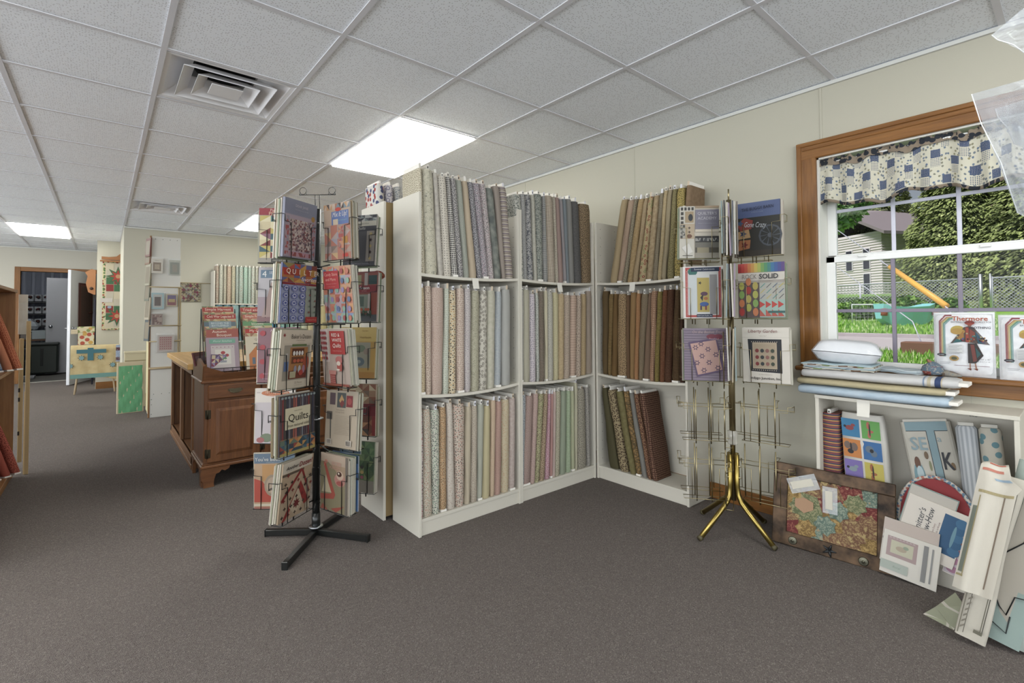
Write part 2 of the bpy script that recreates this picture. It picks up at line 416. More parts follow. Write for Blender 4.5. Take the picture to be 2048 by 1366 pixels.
# window wall with its opening
WY0, WY1, WZ0, WZ1 = -.19, .933, .865, 2.035
m = MB(); T = 3.16
m.box((3., WY1, 0), (T, 8.7, CZ), WALL); m.box((3., RY0, 0), (T, WY0, CZ), WALL)
m.box((3., WY0, 0), (T, WY1, WZ0), WALL); m.box((3., WY0, WZ1), (T, WY1, CZ), WALL)
struct('wall_right', m)
struct('wall_back', MB().box((.2, 8.57, 0), (3.16, 8.7, CZ), WALL).box((.2, 8.7, 0), (.32, 10.43, CZ), WALL))
struct('wall_alcove', MB().box((-.095, 10.43, 0), (.32, 10.55, CZ), WALL).box((-.095, 10.55, 0), (.02, RY1, CZ), WALL))
DX0, DX1, DZ = -1.14, -.12, 2.0
m = MB(); m.box((RX0, RY1, 0), (DX0, RY1 + .12, CZ), WALLD).box((DX1, RY1, 0), (.02, RY1 + .12, CZ), WALLD).box((DX0, RY1, DZ), (DX1, RY1 + .12, CZ), WALLD)
struct('wall_far', m)
m = MB(); a, b, c, d = -2.1, 10.9, .7, 2.2
m.box((RX0 - .1, RY0, 0), (RX0, a, CZ), WALL).box((RX0 - .1, b, 0), (RX0, RY1, CZ), WALL).box((RX0 - .1, a, 0), (RX0, b, c), WALL).box((RX0 - .1, a, d), (RX0, b, CZ), WALL); struct('wall_left', m)
m = MB(); [m.bbox((RX0 - .04, y - .03, c), (RX0 + .01, y + .03, d), OAK, .003) for y in (a, a + 2.6, a + 5.2, a + 7.8, a + 10.4, b)]; m.bbox((RX0 - .04, a, c - .05), (RX0 + .02, b, c), OAKY, .003).bbox((RX0 - .04, a, d), (RX0 + .02, b, d + .05), OAKY, .003); struct('added_window_left', m)  # invented window, added with its wall opening to admit the side fill light
m = MB(); a, b, c, d = -4.15, 2.45, .6, 2.3
m.box((RX0 - .1, RY0 - .1, 0), (a, RY0, CZ), WALL).box((b, RY0 - .1, 0), (3.16, RY0, CZ), WALL).box((a, RY0 - .1, 0), (b, RY0, c), WALL).box((a, RY0 - .1, d), (b, RY0, CZ), WALL); struct('wall_behind', m)
m = MB(); [m.bbox((x - .03, RY0 - .04, c), (x + .03, RY0 + .01, d), OAK, .003) for x in (a, a + 2.2, a + 4.4, b)]; m.bbox((a, RY0 - .04, c - .05), (b, RY0 + .02, c), OAKX, .003).bbox((a, RY0 - .04, d), (b, RY0 + .02, d + .05), OAKX, .003); struct('added_window_behind', m)  # made-up window behind the camera, there for the rear fill light
# panel seams on the window wall
for i, y in enumerate((.905, 2.13, 3.35, 4.57, 5.79)):
    z0 = 2.13 if i == 0 else 0.1
    struct('trim_%d' % (i + 1), MB().bbox((2.996, y - .006, z0), (3.002, y + .006, 2.42), WALL, .0015))
struct('trim_6', MB().box((2.985, RY0, CZ - .02), (3., 8.57, CZ - .001), paint('c9c9c4')).box((.2, 8.555, CZ - .02), (3., 8.57, CZ - .001), paint('c9c9c4')).box((RX0, RY1 - .015, CZ - .02), (0, RY1, CZ - .001), paint('c9c9c4')))
struct('baseboard_right', MB().bbox((2.985, RY0, 0), (3., 8.57, .098), OAKY, .003)); struct('baseboard_back', MB().bbox((.21, 8.555, 0), (3., 8.57, .098), OAKX, .003))
struct('baseboard_alcove', MB().bbox((-.09, 10.415, 0), (.2, 10.43, .11), OAKX, .003)); struct('baseboard_far', MB().bbox((RX0, RY1 - .015, 0), (DX0 - .08, RY1, .11), OAKX, .003))
# ---- ceiling: lay-in tiles between tees
def proj(X, Y, Z):
    d = Vector((X, Y, Z - CAMZ)); f = d.dot(_f)
    return (1024 + 964.78 * d.dot(_r) / f, 603.85 - 964.78 * d.dot(_u) / f) if f > .05 else None
ceil_ = struct('ceiling', MB().box((RX0 - .1, RY0 - .1, CZ + .2), (3.3, RY1 + .12, CZ + .24), paint('8a8a8a')))
PX, PY, X0, Y0 = .607, .638, .2, 2.75
xs = [X0 + PX * i for i in range(-9, 6)]; ys = [Y0 + PY * j for j in range(-10, 16)]
LIGHTS = {(2, 0), (2, 6), (-2, 10), (-5, 4), (-2, -2), (2, -6), (-6, 0), (-6, 6), (-6, 12), (-6, -6)}     # (column, row), two rows long
VENTS = {(0, 0), (0, 6)}
TM = tile_mat(); TEE = paint('d4d4d8', .6, .02)
def tile_geo(dx, dy, st=MB):
    m = MB(); m.bbox((.006, .006, 0), (dx - .006, dy - .006, .016), TM, .004); return m
tile_me = None; rest = MB(); nt = 0
for i in range(-9, 6):
    for j in range(-10, 16):
        x, y = X0 + PX * i, Y0 + PY * j
        if x >= 3. or x < RX0 - PX or y > RY1 or y + PY < RY0 or (i, j) in VENTS or (i, j) in LIGHTS or (i, j - 1) in LIGHTS: continue
        dx = min(PX, 3. - x); pr = [proj(a, b, CZ) for a in (x, x + dx) for b in (y, y + PY)]
        hid = (x > .2 and y > 8.6)
        vis = not hid and any(p and -60 < p[0] < 2110 and -60 < p[1] < 1000 for p in pr)
        if hid: continue
        if vis and nt < 295:
            nt += 1
            if dx == PX:
                if tile_me is None: o = tile_geo(PX, PY).build('ceiling_tile', ceil_, (x, y, CZ + .004)); tile_me = o.data
                else: o = bpy.data.objects.new('ceiling_tile', tile_me); COL.objects.link(o); o.parent = ceil_; o.location = (x, y, CZ + .004)
            else: tile_geo(dx, PY).build('ceiling_tile', ceil_, (x, y, CZ + .004))
        else: rest.box((x + .006, y + .006, CZ + .004), (x + dx - .006, y + PY - .006, CZ + .02), TM)
struct('ceiling_tile_field', rest, ceil_)['kind'] = 'stuff'
def tee(a, b, horiz):
    m = MB(); q = .012
    if horiz: m.box((a[0], a[1] - q, CZ - .001), (b[0], a[1] + q, CZ + .003), TEE).box((a[0], a[1] - .002, CZ + .003), (b[0], a[1] + .002, CZ + .035), TEE)
    else: m.box((a[0] - q, a[1], CZ - .0015), (a[0] + q, b[1], CZ + .003), TEE).box((a[0] - .002, a[1], CZ + .003), (a[0] + .002, b[1], CZ + .035), TEE)
    m.build('ceiling_tee', ceil_)
for x in xs:
    if x < 3.: tee((x, RY0), (x, 8.57 if x > .2 else RY1), False)
for y in ys:
    if RY0 < y < RY1: tee((RX0, y), ((3. if y < 8.57 else .2), y), True)
# fluorescent troffers
DIF = emis('fffaf0', PANEL)
for (i, j) in sorted(LIGHTS):
    x, y = X0 + PX * i, Y0 + PY * j
    place = {(2, 0): 'nearest, above the tall fabric bookcases', (2, 6): 'small in the distance behind the black wire book rack', (-2, 10): 'farthest, over the open doorway at left'}.get((i, j), {(2, -6): 'behind the camera at right', (-5, 4): 'left of view beyond the oak bookcase', (-2, -2): 'left of the camera', (-6, 0): 'far left row, nearest', (-6, 6): 'far left row, second', (-6, 12): 'far left row, farthest', (-6, -6): 'far left row, behind the camera'}.get((i, j), 'out of view'))
    L = thing('ceiling_light', 'lit recessed ceiling light panel, ' + place, 'ceiling light', (x, y, CZ), group='recessed ceiling lights')
    X, Y = PX, 2 * PY
    MB().bbox((.018, .018, -.016), (X - .018, Y - .018, .002), DIF, .006).build('diffuser', L)
    fr = MB()
    for lo, hi in (((.0, 0, -.001), (.02, Y, .03)), ((X - .02, 0, -.001), (X, Y, .03)), ((0, 0, -.001), (X, .02, .03)), ((0, Y - .02, -.001), (X, Y, .03))): fr.bbox(lo, hi, TEE, .002)
    fr.box((.0, .0, .1), (X, Y, .12), TEE)
    fr.build('light_frame', L)
# air diffusers: nested square cones round a duct
for (i, j) in sorted(VENTS):
    x, y = X0 + PX * i, Y0 + PY * j
    V = thing('ceiling_vent', 'white square ceiling air diffuser, ' + ('large one at upper left, dark duct showing' if j == 0 else 'small distant one above the white display column'), 'vent', (x, y, CZ), group='ceiling air diffusers')
    cx, cy = PX / 2, PY / 2; VM = paint('e0e0e2', .5, .02)
    MB().tube([(cx, cy, .10), (cx, cy, .24)], .15, paint('333334'), 20, cap=False).add([(cx + .15 * cos(t / 20 * 2 * pi), cy + .15 * sin(t / 20 * 2 * pi), .2) for t in range(20)], [tuple(range(20))], flat('0c0c0c', g=.4)).build('duct_collar', V)
    def ring(a, za, b, zb, name):
        q = MB(); A = [(cx - a, cy - a, za), (cx + a, cy - a, za), (cx + a, cy + a, za), (cx - a, cy + a, za)]; B = [(cx - b, cy - b, zb), (cx + b, cy - b, zb), (cx + b, cy + b, zb), (cx - b, cy + b, zb)]
        C_ = [(p[0], p[1], p[2] + .004) for p in A]; D_ = [(p[0], p[1], p[2] + .004) for p in B]
        for k in range(4):
            k2 = (k + 1) % 4; q.quad(A[k], A[k2], B[k2], B[k], VM); q.quad(C_[k2], C_[k], D_[k], D_[k2], VM); q.quad(A[k2], A[k], C_[k], C_[k2], VM)
        q.build(name, V)
    ring(.297, .0, .27, .004, 'outer_flange'); ring(.27, .004, .155, .10, 'bell'); ring(.215, -.006, .16, .035, 'louver'); ring(.145, -.006, .09, .035, 'louver')
    MB().bbox((cx - .075, cy - .075, -.006), (cx + .075, cy + .075, -.002), VM, .001).build('centre_plate', V)

# ---- window
W = MB().box((3.05, WY0, WZ1 + .0), (3.16, WY1, WZ1 + .012), paint('d8d6d0')).box((3.05, WY1, WZ0), (3.16, WY1 + .012, WZ1), paint('d8d6d0')).build('window_1', kind='structure')
JAMB = paint('dcdad2', .5, .02)
MB().box((3., WY1 - .012, WZ0), (3.15, WY1, WZ1), JAMB).build('jamb', W); MB().box((3., WY0, WZ0), (3.15, WY0 + .012, WZ1), JAMB).build('jamb', W); MB().box((3., WY0, WZ1 - .012), (3.15, WY1, WZ1), JAMB).build('head_jamb', W)
CW = .09
def casing(lo, hi, mt):
    m = MB(); m.bbox(lo, hi, mt, .004)
    return m
m = casing((2.978, WY1 - .004, .80), (3., WY1 + CW, WZ1 + CW), OAK); m.bbox((2.970, WY1 + CW - .022, .80), (2.98, WY1 + CW, WZ1 + CW), OAK, .003); m.build('side_casing', W)
m = casing((2.978, WY0 - CW, .80), (3., WY0 + .004, WZ1 + CW), OAK); m.build('side_casing', W)
m = casing((2.977, WY0 - CW, WZ1 - .004), (3., WY1 + CW - .001, WZ1 + CW), OAKY); m.bbox((2.969, WY0 - CW, WZ1 + CW - .022), (2.98, WY1 + CW, WZ1 + CW + .001), OAKY, .003); m.bbox((2.973, WY0 - CW, WZ1 + .045), (2.98, WY1 + CW - .03, WZ1 + .052), OAKY, .002); m.build('head_casing', W)
MB().bbox((2.94, WY0 - CW - .02, .862), (3.15, WY1 + CW + .02, .886), OAKY, .006).build('sill', W)
MB().bbox((2.978, WY0 - CW, .80), (3., WY1 + CW, .862), OAKY, .004).build('apron', W)
VIN = flat('e6e6e4', .35, g=1.)
def sash(x, z0, z1, name):
    s = MB().bbox((x, WY0 + .012, z0), (x + .03, WY1 - .012, z0 + .035), VIN, .003).bbox((x, WY0 + .012, z1 - .035), (x + .03, WY1 - .012, z1), VIN, .003)
    s.bbox((x, WY1 - .055, z0), (x + .03, WY1 - .012, z1), VIN, .003).bbox((x, WY0 + .012, z0), (x + .03, WY0 + .055, z1), VIN, .003)
    o = s.build(name, W); gy0, gy1 = WY0 + .055, WY1 - .055; n = 4
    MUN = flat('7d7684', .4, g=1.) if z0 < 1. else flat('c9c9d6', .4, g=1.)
    for k in range(1, n):
        y = gy1 - (gy1 - gy0) * k / n; MB().bbox((x + .008, y - .009, z0 + .03), (x + .02, y + .009, z1 - .03), MUN, .002).build('muntin', o)
    zm = (z0 + z1) / 2 + .0; MB().bbox((x + .009, gy0, zm - .009), (x + .019, gy1, zm + .009), MUN, .002).build('muntin', o)
    for k in range(n):
        for (a, b) in ((z0 + .03, zm - .009), (zm + .009, z1 - .03)):
            ya, yb = gy1 - (gy1 - gy0) * k / n - .009, gy1 - (gy1 - gy0) * (k + 1) / n + .009
            MB().box((x + .013, yb, a), (x + .0145, ya, b), glass()).build('pane', o)
    return o
lo_ = sash(3.085, WZ0 + .022, 1.49, 'lower_sash'); sash(3.118, 1.465, WZ1 - .012, 'upper_sash')
for y in (.75, .28): MB().bbox((3.072, y - .02, 1.475), (3.087, y + .02, 1.487), VIN, .003).build('sash_lock', lo_)
# ---- doors
FR = OAK
D = MB().bbox((DX0 - .075, RY1 - .018, 0), (DX0, RY1 + .13, DZ + .075), FR, .004).bbox((DX1, RY1 - .018, 0), (DX1 + .075, RY1 + .13, DZ + .075), FR, .004).bbox((DX0, RY1 - .018, DZ), (DX1, RY1 + .13, DZ + .075), OAKX, .004).build('trim_7', kind='structure')
MB().bbox((DX0, RY1 - .01, 0), (DX1, RY1 + .06, .012), metal('b8b4aa', .4), .003).build('threshold', D)
DM = flat('cdced2', .5, g=1.)
dr = thing('door_1', None, None, (DX1 - .01, RY1 - .02, 0), rz=radians(180 + 69.5)); dr['kind'] = 'structure'
MB().bbox((0, 0, .012), (1.0, .044, 1.99), DM, .003).build('door_leaf', dr)
hd = MB(); SV = metal('b9bac0', .3)
for s in (-1, 1):
    y = .0 if s < 0 else .044; hd.tube([(.93, y, .98), (.93, y + s * .02, .98)], .026, SV, 12); hd.tube([(.93, y + s * .02, .98), (.93, y + s * .06, .98), (.82, y + s * .06, .98)], .009, SV, 8)
hd.bbox((.999, .012, .95), (1.003, .032, 1.01), SV, .0005); hd.build('door_handle', dr)
for z in (.25, 1., 1.75): MB().tube([(0, -.004, z - .05), (0, -.004, z + .05)], .008, SV, 8).build('hinge', dr)
# ---- store room behind the door
BR = paint('8f93a0', .7, .02)
struct('wall_store', MB().box((-3.4, 15.6, 0), (1.4, 15.7, 2.9), BR).box((-3.5, 12.31, 0), (-3.4, 15.7, 2.9), BR).box((1.3, 12.31, 0), (1.4, 15.7, 2.9), BR).box((-3.5, 12.31, 2.8), (1.4, 15.7, 2.9), paint('77777a')))
rb = MB()
for i in range(30): x = -3.3 + i * .155; rb.prism([(x, 15.6), (x + .02, 15.575), (x + .06, 15.575), (x + .08, 15.6)], 0, 2.8, paint('a4a8b6', .5, .02), 'Z')
rb.build('ribbed_panels', bpy.data.objects['wall_store'])['kind'] = 'stuff'
struct('floor_store', MB().box((-3.5, 12.31, -.05), (1.4, 15.7, -.002), paint('55534f', .6)))
SL = thing('ceiling_light', 'unseen fill light added inside the store room beyond the doorway', 'ceiling light', (-1.7, 12.9, 2.75)); MB().box((0, 0, 0), (1.2, .12, .03), emis('f4f8ff', 34.)).build('tube', SL); MB().bbox((-.02, -.03, .03), (1.22, .15, .05), flat('d0d0d0', g=1.), .004).build('housing', SL)  # added emissive strip, out of sight above the door, to brighten the store room
d2 = thing('door_2', None, None, (-.30, 13.9, 0), rz=radians(180 + 8)); d2['kind'] = 'structure'
MB().bbox((0, 0, .012), (.62, .04, 1.99), flat('a2a2a6', .5, g=1.), .003).build('door_leaf', d2)
MB().tube([(.55, .04, .98), (.55, .075, .98)], .03, SV, 12).build('door_knob', d2)

# ================================================================ BOOKCASES
def bookcase(name, label, M, width, depth, height, shelves, sag, toe=.075, back=True, holes=(1, 1), top=False, backm=None):
    B = thing(name, label, 'bookcase', mw=M); t = .016
    for s, x in ((0, 0), (1, width - t)): MB().bbox((x, 0, 0), (x + t, depth, height), MELA, .0012).build('side_panel', B)
    MB().box((t, depth - .006, .02), (width - t, depth - .001, height - .004), backm or MELA).build('back_panel', B)
    MB().bbox((t, .012, 0), (width - t, .026, toe), MELA, .0012).build('toe_kick', B)
    for i, (z, sg) in enumerate(zip(shelves, sag)):
        n = 10; q = MB(); vs = []; a, b = t, width - t
        for k in range(n + 1):
            u = k / n; x = a + (b - a) * u; dz = -sg * 4 * u * (1 - u)
            vs += [(x, .003, z + dz), (x, depth - .007, z + dz * .8), (x, depth - .007, z - t + dz * .8), (x, .003, z - t + dz)]
        fs = []
        for k in range(n):
            o = 4 * k; fs += [(o, o + 4, o + 5, o + 1), (o + 1, o + 5, o + 6, o + 2), (o + 2, o + 6, o + 7, o + 3), (o + 3, o + 7, o + 4, o)]
        q.add(vs, fs, MELA); q.build('shelf', B)
    hm = MB(); HB = flat('2a2622', .6, g=1.)
    for s, x in ((0, t + .0004), (1, width - t - .0004)):
        if holes[s]:
            z = toe + .06
            while z < height - .03:
                for y in (.045, depth - .05): hm.add([(x, y + .0028 * cos(k * pi / 3), z + .0028 * sin(k * pi / 3)) for k in range(6)], [tuple(range(6))], HB)
                z += .064
    if hm.v: hm.build('pin_holes', B)['kind'] = 'stuff'
    return B
def at_(x, y, yaw, z=0.): return frame((x, y, z), yaw)
UA = at_(1.286, 2.29, 0); UB = at_(2.006, 2.29, 0); UC = at_(2.729, 2.288, -pi / 2)
bookcase('bookcase', 'tall white open bookcase at left of the corner, full of cream and grey bolts', UA, .719, .305, 1.845, (1.405, .752, .092), (.012, .020, 0))
bookcase('bookcase', 'tall white open bookcase in the middle, right next to the inside corner', UB, .719, .305, 1.845, (1.405, .752, .092), (.012, .018, 0))
bookcase('bookcase', 'white open bookcase against the window wall holding brown bolts', UC, .719, .262, 1.845, (1.405, .752, .092), (.012, .018, 0))
bookcase('bookcase', 'white bookcase turned away, showing only its side and brown backboard', at_(2.675, 2.93, pi), 1.438, .315, 1.845, (1.405, .752, .092), (.0, 0, 0), backm=paint('84704e', .8))
# shelf tickets hanging from the shelf fronts
def ticket(M, label, wd=.045, hh=.062, text=None):
    m = MB(M=M); vs = []; n = 6
    for k in range(n + 1):
        z = -hh * k / n; y = -.004 - .010 * (k / n) ** 2
        vs += [(-wd / 2 + .002 * k / n, y, z), (wd / 2 - .001 * k / n, y, z), (wd / 2 - .001 * k / n, y + .0012, z), (-wd / 2 + .002 * k / n, y + .0012, z)]
    fs = []
    for k in range(n):
        o = 4 * k; fs += [(o, o + 1, o + 5, o + 4), (o + 2, o + 3, o + 7, o + 6), (o + 1, o + 2, o + 6, o + 5), (o + 3, o, o + 4, o + 7)]
    m.add(vs, fs, flat('d6d2c8', .6, g=1.))
    return m.build('shelf_ticket', label=label, cat='ticket', group='paper shelf tickets')
ticket(at_(1.655, 2.29, 0, 1.392), 'small white paper ticket hanging under the grey bolts of the left bookcase')
ticket(at_(2.358, 2.29, 0, 1.392), 'small white paper ticket hanging under the grey bolts of the middle bookcase')
ticket(at_(2.735, 1.965, -pi / 2, 1.392), 'small white paper ticket hanging below the tan bolts near the gold rack')

# ================================================================ FABRIC BOLTS
def bolt(M, t, d, h, pat, label, group, lean=0., name='fabric_bolt', ext=.022, seed=0, detail=True, t2=None, foot=.0):
    """M: front-bottom centre, x along the shelf, y into the shelf, z up; lean = shift of the top along x"""
    R = random.Random(seed * 7 + 3); t2 = t2 or t
    B = thing(name, label, 'fabric bolt', mw=M, group=group)
    prof = []; n = 8; L = max(d - t, .04)
    rr = min(t / 2, .022)
    for k in range(n + 1): a = pi * k / n; prof.append((-cos(a) * t / 2, (1 - sin(a)) * rr))
    for k in range(5): a = pi * k / 4; prof.append((cos(a) * t / 2, d - (1 - sin(a)) * rr))
    P = len(prof); per = [0.]
    for k in range(P): a, b = prof[k], prof[(k + 1) % P]; per.append(per[-1] + math.hypot(a[0] - b[0], a[1] - b[1]))
    lv = [0, .04, .16, .34, .55, .76, .93, 1.] if detail else [0, .5, 1.]
    vs = []; fs = []; uvs = []; u0 = R.random() * 3; v0 = R.random() * 3
    ph = R.random() * 6; am = .0016 + R.random() * .0022
    for i, f in enumerate(lv):
        z = foot + (h - foot) * f; sc = 1.0 if 0 < i < len(lv) - 1 else .9; tt = (t + (t2 - t) * f) / t
        for k, (x, y) in enumerate(prof):
            wob = am * sin(ph + f * 9 + k) if detail and 0 < i < len(lv) - 1 else 0
            vs.append((x * sc * tt + wob + lean * f, y * (1 if y < d / 2 else 1) + (wob * .6 if y < .02 else 0) + (.003 if sc < 1 and y < .02 else 0), z))
    for i in range(len(lv) - 1):
        for k in range(P):
            k2 = (k + 1) % P; fs.append((i * P + k, i * P + k2, (i + 1) * P + k2, (i + 1) * P + k))
            a, b = u0 + per[k], u0 + per[k + 1]; z0, z1 = v0 + vs[i * P][2], v0 + vs[(i + 1) * P][2]
            uvs.append([(a, z0), (b, z0), (b, z1), (a, z1)])
    m = MB(); m.add(vs, fs, pat, uvs, smooth=True)
    m.add([vs[k] for k in range(P)], [tuple(range(P - 1, -1, -1))], pat); m.add([vs[(len(lv) - 1) * P + k] for k in range(P)], [tuple(range(P))], pat)
    m.build('fabric', B)
    g = MB(); bt = min(.012, t * .4); e = ext * (.7 + .6 * R.random()); q = lean / h
    y0, y1 = .010, d - .012
    for (a, b) in ((h - .01, h + e),):
        g.add([(-bt / 2 + q * a, y0, a), (bt / 2 + q * a, y0, a), (bt / 2 + q * a, y1, a), (-bt / 2 + q * a, y1, a), (-bt / 2 + q * b, y0, b), (bt / 2 + q * b, y0, b), (bt / 2 + q * b, y1, b), (-bt / 2 + q * b, y1, b)],
              [(0, 3, 2, 1), (4, 5, 6, 7), (0, 1, 5, 4), (1, 2, 6, 5), (2, 3, 7, 6), (3, 0, 4, 7)], CARD)
    if foot > 0: MB().add([(-t * .4, .004, 0), (t * .4, .004, 0), (t * .4, d - .01, 0), (-t * .4, d - .01, 0), (-t * .4, .004, foot), (t * .4, .004, foot), (t * .4, d - .01, foot), (-t * .4, d - .01, foot)], [(0, 3, 2, 1), (4, 5, 6, 7), (0, 1, 5, 4), (1, 2, 6, 5), (2, 3, 7, 6), (3, 0, 4, 7)], CARD).build('board_foot', B)
    g.build('board', B)
    if detail:
        k = MB(); a, b = h - .006, h + e + .003; s = bt / 2 + .0006; tc = flat(R.choice(['dfdcd4', 'd6d6dc', 'd4cfc4', 'c6b6a0']), .5, g=1.)
        k.add([(-s + q * a, y0 - .002, a), (s + q * a, y0 - .002, a), (s + q * b, y0 - .002, b), (-s + q * b, y0 - .002, b)], [(0, 1, 2, 3)], tc)
        if R.random() < .6: k.add([(-s * .5 + q * b, y0 - .0026, a + .35 * (b - a)), (s * .5 + q * b, y0 - .0026, a + .35 * (b - a)), (s * .5 + q * b, y0 - .0026, b - .3 * (b - a)), (-s * .5 + q * b, y0 - .0026, b - .3 * (b - a))], [(0, 1, 2, 3)], flat('3a3634', .5, g=1.))
        k.build('end_label', B)
    return B
